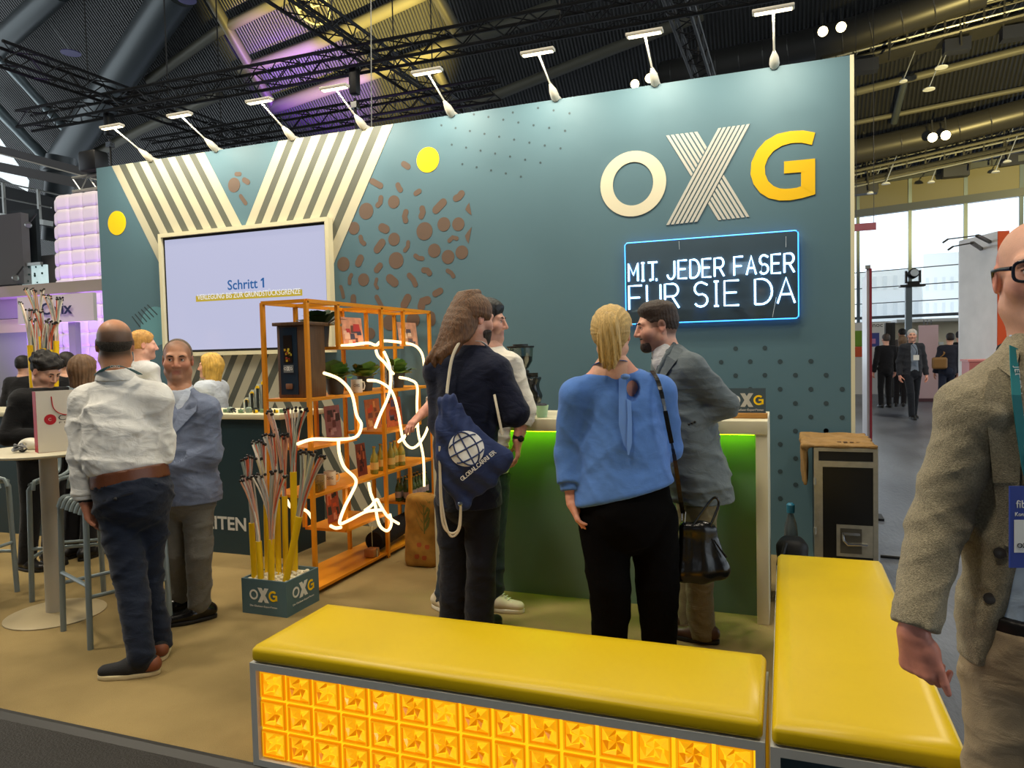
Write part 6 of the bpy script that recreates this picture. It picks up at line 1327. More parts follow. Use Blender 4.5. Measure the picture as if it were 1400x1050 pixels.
def hand_mesh(wr, d, pn, side, s=1.0, curl=(0.5, 0.6, 0.4), thumb=(0.5, 0.6, 0.3), spread=0.06, el=None, fr=0.03, h=0.0035, close=None):
    """hand from the wrist: d along the fingers, pn where the palm faces, side +1/-1 puts the thumb; el adds the forearm"""
    wr = V3(wr); d = unit(d); pn = unit(pn-d*(V3(pn)@d)); l = np.cross(pn, d)
    l = l*(side if not hasattr(side, '__len__') else math.copysign(1, l@V3(side)))   # side may also be the direction the thumb points
    lo = wr-0.21*s; hi = wr+0.21*s
    if el is not None: lo = np.minimum(lo, V3(el)-0.07); hi = np.maximum(hi, V3(el)+0.07)
    S = SDF(lo, hi, h); q = lambda a, b, c: wr+(d*a+l*b+pn*c)*s
    if el is not None: S.cone(el, wr, fr*1.35, fr*0.88, 0.01)
    S.cone(q(-0.02, 0, 0), q(0.02, 0, 0), 0.026*s, 0.027*s, 0.01, flat=(pn, 0.72))
    for b0_, b1_ in ((0.022, 0.031), (0.008, 0.011), (-0.008, -0.010), (-0.022, -0.029)):
        S.cone(q(0.012, b0_*0.8, 0), q(0.088, b1_, 0.002), 0.0165*s, 0.0125*s, 0.016*s)
    S.ell(q(0.04, 0.022, 0.012), V3((0.022, 0.022, 0.018))*s, 0.015*s)
    for (b, L, cf, a0) in ((0.031, 0.074, 0.9, 0.088), (0.0105, 0.082, 1.0, 0.092), (-0.0105, 0.076, 1.05, 0.089), (-0.030, 0.060, 1.12, 0.080)):
        p = q(a0, b, 0.002); ang = 0; dirl = unit(d+l*spread*b/0.03)
        for seg, (fl_, cu, r0_, r1_) in enumerate(((0.46, curl[0], 0.0098, 0.0090), (0.30, curl[1], 0.0088, 0.0080), (0.24, curl[2], 0.0080, 0.0066))):
            ang += cu*cf; dd = dirl*math.cos(ang)+pn*math.sin(ang); e = p+dd*L*fl_*s; S.cone(p, e, r0_*s, r1_*s, 0.003 if seg else 0.008); p = e
    p = q(0.030, 0.028, 0.010); td = unit(d*0.75+l*thumb[0]+pn*thumb[1]); e = p+td*0.045*s; S.cone(p, e, 0.0145*s, 0.0105*s, 0.012); td2 = unit(td+d*0.5*thumb[2]+pn*0.4*thumb[2]-l*0.6*thumb[2]); e2 = e+td2*0.032*s; S.cone(e, e2, 0.0105*s, 0.0085*s, 0.003); S.cone(e2, e2+unit(td2+d*0.1)*0.022*s, 0.0088*s, 0.0065*s, 0.003)
    return S.mesh()
def bbox_of(pts, pad): P = np.array(pts); return P.min(0)-pad, P.max(0)+pad
def core_mesh(J):
    """slim continuous body under the clothes"""
    keys = [J[k] for k in J]; lo, hi = bbox_of(keys, 0.16); S = SDF(lo, hi, 0.02)
    S.cone(J['neck'], J['waist'], 0.07, 0.09, 0.05).cone(J['waist'], J['pel'], 0.09, 0.10, 0.05).cone(J['shL'], J['shR'], 0.045, 0.045, 0.04)
    for q in 'LR':
        S.cone(J['sh'+q], J['el'+q], 0.036, 0.03, 0.03).cone(J['el'+q], J['wr'+q], 0.028, 0.022, 0.02).cone(J['hp'+q], J['kn'+q], 0.06, 0.042, 0.03).cone(J['kn'+q], J['an'+q], 0.04, 0.028, 0.02)
    S.cone(J['neck'], J['neck']+unit(J['neck']-J['waist'])*0.05, 0.05, 0.045, 0.02); return S.mesh()
def smin_grid(a, b, k): h = np.maximum(k-np.abs(a-b), 0)/k; return np.minimum(a, b)-h*h*k*0.25
def top_sdf(J, fw, h=0.009, chest=0.165, waist=0.15, hip=0.16, dep_=0.66, grow=0.0, arm=(0.058, 0.047, 0.036), sleeve=(1.0, 1.0), hem=None, belly=0.0, shr=0.052, long=0.0, k=0.04, fold=(), cuts=(), carve=(), ka=0.03):
    """torso garment: folds first, then clean cuts (hem, neckline) and carvings, then the sleeves with straight ends"""
    pts = [J[k_] for k_ in ('neck', 'shL', 'shR', 'elL', 'elR', 'wrL', 'wrR', 'waist', 'pel')]; lo, hi = bbox_of(pts, 0.20)
    if hem is not None: lo[2] = min(lo[2], hem-0.02)
    S = SDF(lo, hi, h); up = unit(J['neck']-J['pel']); g = grow; sc = (J['shL']+J['shR'])/2
    cc = sc*0.75+J['neck']*0.25-up*0.13
    S.cone(cc, J['waist'], chest+g, waist+g, k, flat=(fw, dep_)).cone(J['waist'], J['pel'], waist+g, hip+g, k, flat=(fw, dep_*1.06))
    if hem is not None:
        pe = J['pel']-up*max(0.02, (J['pel'][2]-hem)/max(up[2], 0.5)+0.10); S.cone(J['pel'], pe, hip+g, hip*1.05+g, 0.03, flat=(fw, dep_*1.06))
    else: S.cone(J['pel'], J['pel']-up*0.12, hip+g, hip+g, 0.03, flat=(fw, dep_*1.06))
    S.cone(J['shL'], J['shR'], shr+g, shr+g, 0.06).cone(J['neck']-up*0.03, J['shL'], 0.055+g, shr*0.9+g, 0.05).cone(J['neck']-up*0.03, J['shR'], 0.055+g, shr*0.9+g, 0.05)
    if belly: S.cone(J['waist']+fw*belly, J['pel']+fw*belly*0.8+up*0.05, waist*0.8, waist*0.8, 0.08)
    A = SDF(lo, hi, h); ends = []
    for i, q in enumerate('LR'):
        a, b, c_ = J['sh'+q], J['el'+q], J['wr'+q]; f = sleeve[i]; ga = g*0.7
        A.cone(a, b, arm[0]+ga, arm[1]+ga, 0.015)
        if f > 0:
            e = b+(c_-b)*f; r_ = arm[1]+(arm[2]-arm[1])*f+ga; A.cone(b, e+unit(c_-b)*0.03, arm[1]+ga, r_, 0.02); ends.append((e, unit(c_-b), r_))
    for fn in fold: S.disp(fn); A.disp(fn)
    for e, d_, r_ in ends:
        sl, X, Y, Z = A.sub(e-r_-0.05, e+r_+0.05)
        dd = (X-e[0])*d_[0]+(Y-e[1])*d_[1]+(Z-e[2])*d_[2]; m_ = np.sqrt((X-e[0])**2+(Y-e[1])**2+(Z-e[2])**2) < r_+0.05; A.g[sl] = np.where(m_, np.maximum(A.g[sl], dd), A.g[sl])
    if hem is not None: S.cut((0, 0, hem), (0, 0, -1))
    for c_ in cuts: S.cut(*c_)
    for a, b, r0_, r1_, k_ in carve: S.cone(a, b, r0_, r1_, k_, 's')
    S.g = smin_grid(S.g, A.g, ka).astype(np.float32); return S
def pants_sdf(J, fw, h=0.010, hip=0.155, th=0.088, kn=0.064, an=0.052, dep_=0.76, top=None, hemz=0.05, k=0.02, butt=0.05):
    pts = [J[k_] for k_ in ('pel', 'hpL', 'hpR', 'knL', 'knR', 'anL', 'anR', 'waist')]; lo, hi = bbox_of(pts, 0.18); S = SDF(lo, hi, h)
    up = unit(J['waist']-J['pel'])
    S.cone(J['waist']*0.6+J['pel']*0.4, J['pel']-up*0.02, hip*0.93, hip, 0.03, flat=(fw, dep_))
    S.cone(J['pel']-fw*butt-up*0.02, J['pel']-fw*butt-up*0.05, hip*0.62, hip*0.6, 0.06)
    for q in 'LR':
        S.cone(J['hp'+q], J['kn'+q], th, kn, k).cone(J['kn'+q], J['an'+q], kn, an, k)
    if top is not None: S.cut((0, 0, top), unit(up))
    for q in 'LR': pass
    S.cut((0, 0, hemz), (0, 0, -1)); return S
def shoe(parent, an, toe, s=1.0, m=None, solem=None, z0=0.012, L=0.27, extra=None, h=0.007):
    an = V3((an[0], an[1], 0)); t = unit(V3((toe[0], toe[1], 0))); r = V3((t[1], -t[0], 0)); heel = an-t*0.055*s; tip = heel+t*(L-0.075)*s
    S = SDF(np.minimum(heel, tip)-0.09*s+V3((0, 0, z0)), np.maximum(heel, tip)+V3((0.09, 0.09, 0.17)), h); z = lambda p, q: p+V3((0, 0, z0+q))
    S.cone(z(heel, 0.050), z(heel+t*0.09*s, 0.048), 0.036*s, 0.040*s, 0.03).cone(z(heel+t*0.10*s, 0.040), z(tip, 0.034), 0.042*s, 0.034*s, 0.03, flat=((0, 0, 1), 0.8)).cone(z(heel+t*0.03*s, 0.06), z(heel+t*0.045*s, 0.115), 0.036*s, 0.040*s, 0.03)
    S.cut((0, 0, z0+0.014), (0, 0, -1)).cut((0, 0, z0+0.115), (0, 0, 1))
    o = sdf_obj('shoe', S, m, parent)
    out = []
    for i in range(28):
        a = 2*PI*i/28; ca, sa = math.cos(a), math.sin(a); out.append(((L/2-0.004)*s*math.copysign(abs(ca)**0.8, ca), (0.046-0.006*(ca < -0.2))*s*math.copysign(abs(sa)**0.75, sa)))
    c = heel+t*(L/2-0.037)*s
    build('sole', MB().plate(out, z(c, 0.0), t, V3((-t[1], t[0], 0)), 0.0005, 0.022), solem or M_black, o, bevel=0.004)
    return o, t, heel
from mathutils.bvhtree import BVHTree
def bvh_of(ob):
    o = org_of(ob.parent); me = ob.data; return BVHTree.FromPolygons([tuple(V3(v.co)+o) for v in me.vertices], [tuple(p.vertices) for p in me.polygons])
def on_cloth(bv, x, y, off=0.004):
    """point of a garment seen at this pixel, lifted off it a little"""
    d = unit(ray(x, y)); h = bv.ray_cast(Vector(CC), Vector(d)); return (V3(h[0])-d*off) if h[0] is not None else None
def strip_on(name, bv, left, right, m, parent, off=0.005, fallback=1.6):
    """cloth strip between two pixel polylines, laid on a garment"""
    L = [on_cloth(bv, x, y, off) for x, y in left]; R_ = [on_cloth(bv, x, y, off) for x, y in right]
    ok = [i for i in range(len(L)) if L[i] is not None and R_[i] is not None]; vs = []; fs = []
    for i in ok: d = unit(ray(*left[i])); vs += [L[i], R_[i], R_[i]+d*0.004, L[i]+d*0.004]
    for k in range(len(ok)-1):
        a = 4*k; b = 4*(k+1); fs += [(a, a+1, b+1, b), (a+1, a+2, b+2, b+1), (a+2, a+3, b+3, b+2), (a+3, a, b, b+3)]
    if len(ok) > 1:
        e = 4*(len(ok)-1); fs += [(3, 2, 1, 0), (e, e+1, e+2, e+3)]; return build(name, MB().add(vs, fs), m, parent, smooth=True)
def joints(c, **kw):
    """joints given as pixel x, y and depth offset from c"""
    return {k: atd(v[0], v[1], c+(v[2] if len(v) > 2 else 0)) for k, v in kw.items()}
def lanyard(parent, pts, w=0.018, m=None, nrm=None, name='lanyard'):
    P = smooth_path(pts, 5); mbl = MB()
    for i in range(len(P)-1): mbl.bar(P[i], P[i+1], w, 0.003, up=nrm if nrm is not None else (0, 0, 1))
    return build(name, mbl, m or mat('lanyard_teal', (30, 110, 120), 0.6), parent)
def person(label, J, loc=None):
    b = (J['anL']+J['anR'])/2; return thing('person', label, 'person', (b[0], b[1], 0.012) if loc is None else loc)
def strands(n, amp, ax=0, seed=0):
    r = random.Random(seed); ph = [(r.uniform(0, 6.28), r.uniform(0.6, 1.6)) for _ in range(4)]
    def f(x, y, z):
        a = np.arctan2(x, z+0.0*y) if ax == 0 else (np.arctan2(x, -y) if ax == 1 else x*9)
        o = 0
        for p, q in ph: o = o+np.sin(a*n*q+p+2.0*np.sin((z+y)*12+p))
        return amp*o/2
    return f

# leaf print on the patterned sack (laid on its cloth)
_bs = bvh_of(sack_); M_lp = mat('leaf_print', (92, 92, 36), 0.9); M_fp = mat('flower_print', (150, 70, 30), 0.9)
strip_on('leaf_print', _bs, [(576.5, 672), (578, 690), (579, 710), (579.5, 730)], [(577.5, 672), (579.2, 690), (580.4, 710), (581, 730)], M_lp, sk, 0.003)
for i in range(4):
    y = 682+11*i; strip_on('leaf_print', _bs, [(578, y+10), (573, y+3), (568.5, y-7)], [(578.5, y+12), (575.5, y+8), (569.5, y-6)], M_lp, sk, 0.003); strip_on('leaf_print', _bs, [(580, y+10), (583, y+1), (587, y-8)], [(580.5, y+12), (586, y+5), (588, y-7)], M_lp, sk, 0.003)
for x, y in ((573, 742), (584, 745), (570, 758), (580, 760)): strip_on('flower_print', _bs, [(x-2.5, y), (x-3.5, y+3), (x-2, y+6)], [(x+2.5, y), (x+3.5, y+3), (x+2, y+6)], M_fp, sk, 0.003)
# ------------------------------------------------------------------ woman in the blue jumper (from behind)
def woman_blue():
    c = 3.42
    J = joints(c, neck=(838, 500, 0.0), shL=(788, 541, 0.0), shR=(902, 536, 0.02), elL=(778, 622, 0.04), elR=(917, 610, 0.10), wrL=(782, 688, -0.02), wrR=(885, 640, -0.16),
               waist=(850, 622), pel=(853, 690), hpL=(824, 712), hpR=(893, 708), knL=(834, 800, -0.02), knR=(899, 800, 0.0), anL=(834, 900, 0.03), anR=(902, 903, 0.03))
    J['wrR'] = atd(885, 640, c+0.22); J['elR'] = atd(912, 612, c+0.06)
    fw = unit(V3((-0.12, 1, 0))); R = frame(fw+V3((0.05, 0, 0)), (0.0, 0, 1))
    t = person('woman in a blue jumper with blonde ponytail, seen from behind at the counter', J)
    hc = atd(837, 457, c); s = 1.02
    V, F = head_mesh(hc, R, s, J['neck']+V3((0, 0.0, -0.03)), 0.0045, 0.05)
    # shoulders and upper back stay bare in the wide neckline
    Sb = SDF(*bbox_of([J['neck'], J['shL'], J['shR']], 0.13), 0.008); up = V3((0, 0, 1))
    Sb.cone(J['neck']+up*0.02, J['neck']-up*0.05, 0.054, 0.07, 0.03).cone(J['neck']-up*0.045, J['shL']*0.75+J['neck']*0.25+up*0.012, 0.05, 0.046, 0.05).cone(J['neck']-up*0.045, J['shR']*0.75+J['neck']*0.25+up*0.012, 0.05, 0.046, 0.05).cone(J['neck']-up*0.05, J['waist'], 0.095, 0.09, 0.05, flat=(fw, 0.7))
    hd = V3((0.05, 0.05, -1)); H1 = hand_mesh(J['wrL'], unit(J['wrL']-J['elL'])+V3((0.35, 0, -0.2)), (1, 0.2, 0), 1, 0.92, (0.3, 0.4, 0.3), el=J['elL'], fr=0.031)
    cols = lambda V_: head_cols(V_, hc, R, s, SK['fair'], lip=0.5)
    body = sdf_obj('body', [(V, F), Sb, H1, core_mesh(J)], M_skin, t, cols)
    # hair swept back, ponytail
    blonde = mat('hair_blonde', (200, 166, 100), 0.5, bump=0.5, bscale=40, var=0.28, vscale=22, stretch=(9, 9, 1))
    mk = lambda x, y, z: np.minimum(sm_(0.062, 0.045, y-0.3*np.clip(z, 0, 1)), sm_(-0.085, -0.06, z+np.where(y > -0.03, -(y+0.03)*1.1, 0)))*np.where((np.abs(x) > 0.058) & (z < 0.034) & (y > -0.052), 0.0, 1.0)
    S = hair_sdf(hc, R, s, mk, 0.018, 0.0045, strand=strands(22, 0.0011, 0, 3)); w = lambda x, y, z: hc+(R[0]*x+R[1]*y+R[2]*z)*s
    sdf_obj('hair', S, blonde, t)
    P = smooth_path([w(0.004, -0.118, 0.066), w(0.008, -0.148, 0.058), w(0.010, -0.162, 0.015), w(0.010, -0.156, -0.05), w(0.008, -0.148, -0.100), w(0.006, -0.143, -0.138)], 3); rr = np.interp(np.arange(len(P)), [0, 2, 5, 9, 13, 15], [0.014, 0.022, 0.034, 0.040, 0.032, 0.014])
    S = SDF(*bbox_of(P, 0.06), 0.0045)
    for i in range(len(P)-1): S.cone(P[i], P[i+1], rr[i]*1.05, rr[i+1]*1.05, 0.02, flat=(R[1], 0.75))
    px0 = P[6]; S.disp(lambda x, y, z: 0.0028*np.sin((x-px0[0])*260+np.sin(z*20)*2)+0.0016*np.sin((x-px0[0])*520+z*15)); sdf_obj('ponytail', S, blonde, t)
    build('hair_tie', MB().lathe([(0.014, -0.006), (0.019, 0), (0.014, 0.006)], w(0, -0.130, 0.066), 14, -R[1]), mat('hair_tie', (150, 110, 60), 0.6), t, smooth=True)
    # jumper
    hp = atd(853, 676, c); nk = atd(838, 515, c-0.13); kh = atd(863, 533, c-0.12)
    S = top_sdf(J, fw, 0.008, 0.180, 0.192, 0.240, 0.72, 0.010, (0.074, 0.064, 0.054), (0.60, 1.0), shr=0.052, fold=(folds(21, 0.0045, 9, 0.5), folds(22, 0.0022, 20, 0.5)),
                cuts=((hp, V3((0.26, 0, -1)), 0.02), (nk, V3((0.02, -0.20, 1)), 0.012)))
    S.cut(nk, V3((0.02, -0.20, 1)), 0.012); S.ell(kh, (0.034, 0.10, 0.052), 0.004, 's')
    blue = clothm('jumper_blue', (84, 126, 198), 0.9, 0.2, 500); rib = mat('ribbon_blue', (104, 144, 212), 0.85)
    for nd in blue.node_tree.nodes:
        if nd.type == 'BUMP' and nd.inputs['Distance'].default_value > 0.02: nd.inputs['Strength'].default_value = 0.14
    jp = sdf_obj('jumper', S, blue, t); bv = bvh_of(jp)
    cw = unit(J['wrL']-J['elL']); cp_ = J['elL']+(J['wrL']-J['elL'])*0.60
    S = SDF(*bbox_of([cp_], 0.09), 0.006); S.cone(cp_-cw*0.012, cp_+cw*0.030, 0.054, 0.050, 0.0); S.cut(cp_-cw*0.018, -cw).cut(cp_+cw*0.034, cw); sdf_obj('cuff', S, blue, t)
    # bow ribbon down the back
    strip_on('bow_ribbon', bv, [(846, 517), (846, 545), (846, 580), (852, 606)], [(856, 517), (857, 545), (858, 580), (858, 618)], rib, t, 0.016)
    strip_on('bow_ribbon', bv, [(857, 545), (858, 575), (857, 610), (858, 622)], [(863, 548), (864, 580), (864, 606), (860, 622)], rib, t, 0.026)
    mbk = MB(); k0 = atd(855, 515, c-0.155); mbk.ball(k0, (0.022, 0.016, 0.014), 10, 6); build('bow_knot', mbk, rib, t, smooth=True)
    P = [atd(x, y, c-d) for x, y, d in ((812, 500, -0.02), (822, 495, 0.06), (838, 493, 0.085), (852, 493, 0.06), (862, 499, -0.02))]; lanyard(t, P, 0.022, mat('lanyard_blue', (54, 92, 150), 0.6))
    # trousers, shoes
    S = pants_sdf(J, fw, 0.010, 0.222, 0.118, 0.100, 0.078, 0.74, None, 0.03, 0.008); S.cut(J['pel']+V3((0, 0, 0.16)), (0, 0, 1)); S.disp(folds(5, 0.005, 14)); sdf_obj('trousers', S, mat('trousers_black', (6, 6, 7), 0.95, bump=0.2, bscale=300, spec=0.1), t)
    for q in 'LR': shoe(t, J['an'+q]+fw*0.02, fw, 0.9, mat('shoe_black', (20, 18, 18), 0.4), M_black)
    # handbag on a shoulder strap
    bg = thing('handbag', 'black leather handbag hanging from the woman by a strap', 'handbag', tuple(atd(958, 790, c+0.02)))
    lea = mat('black_leather', (13, 12, 12), 0.25, bump=0.12, bscale=30)
    S = SDF(*bbox_of([atd(930, 715, c), atd(990, 795, c)], 0.09), 0.006)
    tl, tr_, bl_, br_ = atd(938, 722, c+0.02), atd(972, 724, c+0.02), atd(934, 782, c+0.02), atd(983, 778, c+0.02); dv = unit(CF)
    S.cone(tl, tr_, 0.022, 0.022, 0.02).cone(bl_, br_, 0.042, 0.045, 0.02).cone(tl, bl_, 0.024, 0.044, 0.03).cone(tr_, br_, 0.024, 0.046, 0.03).cone((tl+tr_)/2, (bl_+br_)/2, 0.035, 0.06, 0.04)
    S.disp(lambda x, y, z: 0.0035*np.sin(x*55+z*8)*sm_(bl_[2], tl[2], z)); sdf_obj('bag_body', S, lea, bg)
    for o_ in (0.0, 0.035):
        build('handle', MB().tube(smooth_path([atd(945, 722, c+o_), atd(960, 700, c+o_), atd(974, 682, c+o_), atd(981, 682, c+o_), atd(982, 692, c+o_), atd(970, 722, c+o_)], 5), 0.0065, 8), lea, bg, smooth=True)
    build('zip_pull', MB().tube([atd(976, 738, c-0.02), atd(984, 750, c-0.03), atd(993, 762, c-0.03)], [0.003, 0.004, 0.006], 6), lea, bg, smooth=True)
    build('buckle', MB().tube([atd(932, 700, c-0.02), atd(937, 700, c-0.02), atd(936, 714, c-0.02), atd(932, 712, c-0.02), atd(932, 700, c-0.02)], 0.003, 6), mat('chrome', (0, 0, 0)), bg)
    P = [atd(891, 507, c-0.01), atd(899, 520, c-0.115), atd(906, 545, c-0.165), atd(915, 590, c-0.175), atd(923, 630, c-0.16), atd(930, 680, c-0.10), atd(934, 702, c-0.03)]; lanyard(bg, P, 0.020, lea, None, 'strap')
woman_blue()

# ------------------------------------------------------------------ man in the grey jacket (profile, leaning on the counter)
def man_grey():
    c = 3.72
    J = joints(c, neck=(912, 480, 0.0), shL=(912, 505, 0.17), shR=(944, 505, -0.12), elL=(915, 590, 0.22), elR=(992, 553, -0.10), wrL=(880, 600, 0.22), wrR=(915, 588, -0.02),
               waist=(945, 600, 0.02), pel=(955, 655, 0.02), hpL=(948, 672, 0.09), hpR=(958, 672, -0.06), knL=(945, 775, 0.12), knR=(955, 775, -0.04), anL=(945, 868, 0.14), anR=(960, 878, -0.02))
    fw = unit(-CR*0.93+V3((0, 1, 0))*0.45); t = person('man in a grey suit jacket and khaki trousers leaning on the counter', J)
    hf = unit(-CR*0.97-CF*0.02+V3((0, 0, -0.16))); R = frame(hf, V3((0, 0, 1))+hf*0.02); hc = atd(898, 446, c); s = 1.0
    V, F = head_mesh(hc, R, s, J['neck'], 0.004, 0.058)
    w = lambda x, y, z: hc+(R[0]*x+R[1]*y+R[2]*z)*s
    body = sdf_obj('body', [(V, F), core_mesh(J), hand_mesh(J['wrL'], J['wrL']-J['elL'], (0, 0, -1), 1, 0.95)], M_skin, t, lambda V_: head_cols(V_, hc, R, s, SK['pink'], 0.55, 0.4, 0.75, None, (64, 46, 36)))
    eyes(body, w, s, R)
    dk = mat('hair_dark_brown', (52, 38, 30), 0.6, bump=0.6, bscale=60, var=0.25, vscale=30)
    sdf_obj('hair', hair_sdf(hc, R, s, short_mask(0.066, -0.03, -0.05), 0.0, 0.0045, strand=lambda x, y, z: 0.0015+0.013*sm_(0.05, 0.10, z)+0.010*sm_(0.0, 0.05, y)*sm_(0.05, 0.09, z)+0.0010*np.sin(y*420+x*160)), dk, t)
    S = SDF(*bbox_of([w(0, 0.07, -0.09)], 0.10), 0.004); head_prims(S, hc, R, s, False)
    X, Y, Z = S.ax[0][:, None, None]-hc[0], S.ax[1][None, :, None]-hc[1], S.ax[2][None, None, :]-hc[2]; lx, ly, lz = ((R[i][0]*X+R[i][1]*Y+R[i][2]*Z) for i in range(3))
    m = np.maximum(sm_(-0.066, -0.080, lz)*sm_(0.045, 0.066, ly+0.35*np.clip(-0.08-lz, 0, 1)), np.exp(-((lz+0.053)/0.006)**2)*sm_(0.034, 0.028, np.abs(lx))*sm_(0.06, 0.07, ly)); S.g = (S.g-(0.0020*m-0.004*(1-m))).astype(np.float32); sdf_obj('beard', S, dk, t)
    wht = clothm('shirt_white_cool', (226, 226, 226), 0.8, 0.1)
    S = top_sdf(J, fw, 0.010, 0.150, 0.138, 0.14, 0.70, -0.004, (0.05, 0.042, 0.034), (0.0, 0.0), cuts=((J['pel'], (0, 0, -1)),)); S.cone(J['neck']+V3((0, 0, 0.035))-CR*0.012, J['neck']-V3((0, 0, 0.04)), 0.066, 0.080, 0.03); S.cut(J['neck']+V3((0, 0, 0.03)), unit(V3((0, 0, 1))+CR*0.55)); shirt_ = sdf_obj('shirt', S, wht, t)
    gm = clothm('jacket_grey', (96, 106, 112), 0.85, 0.2)
    S = top_sdf(J, fw, 0.008, 0.160, 0.152, 0.172, 0.76, 0.014, (0.066, 0.056, 0.046), (0.97, 0.97), hem=atd(960, 684, c)[2], shr=0.056, fold=(folds(33, 0.008, 13, 0.5), folds(34, 0.004, 28)))
    S.cut(atd(893, 470, c), unit(V3((0, 0, 1))*0.75-CR*0.62)); jk = sdf_obj('jacket', S, gm, t)
    bv = bvh_of(jk)
    strip_on('lapel', bv, [(930, 458), (921, 470), (912, 486), (905, 502), (899, 520)], [(938, 464), (934, 478), (924, 494), (912, 510), (903, 528)], gm, t, 0.014)
    bs = bvh_of(shirt_); strip_on('shirt_collar', bs, [(926, 452), (916, 463), (906, 476), (899, 488)], [(931, 457), (923, 470), (912, 484), (904, 498)], wht, t, 0.010)
    CP = []
    for x, y in ((936, 452), (930, 459), (922, 470), (913, 484), (906, 498), (901, 512), (897, 526)):
        ps = [p for p in (on_cloth(bs, x, y, 0.004), on_cloth(bv, x, y, 0.004)) if p is not None]
        if ps: CP.append(min(ps, key=lambda p: (p-CC)@CF))
    build('collar', MB().tube(CP, [0.012+0.004*math.sin(i*0.5) for i in range(len(CP))], 10), gm, t, smooth=True)
    for i in range(3):
        q = on_cloth(bv, 942+4*i, 580-1.6*i, 0.002)
        if q is not None: build('cuff_button', MB().ball(q, 0.007, 8, 5), M_black, t)
    S = pants_sdf(J, fw, 0.010, 0.140, 0.086, 0.070, 0.066, 0.85, None, 0.03, butt=0.02); S.disp(folds(8, 0.009, 22)); sdf_obj('trousers', S, clothm('trousers_khaki', (116, 106, 80), 0.9), t)
    for q in 'LR': shoe(t, J['an'+q], fw, 1.0, mat('shoe_brown', (70, 46, 34), 0.4), M_black)
man_grey()

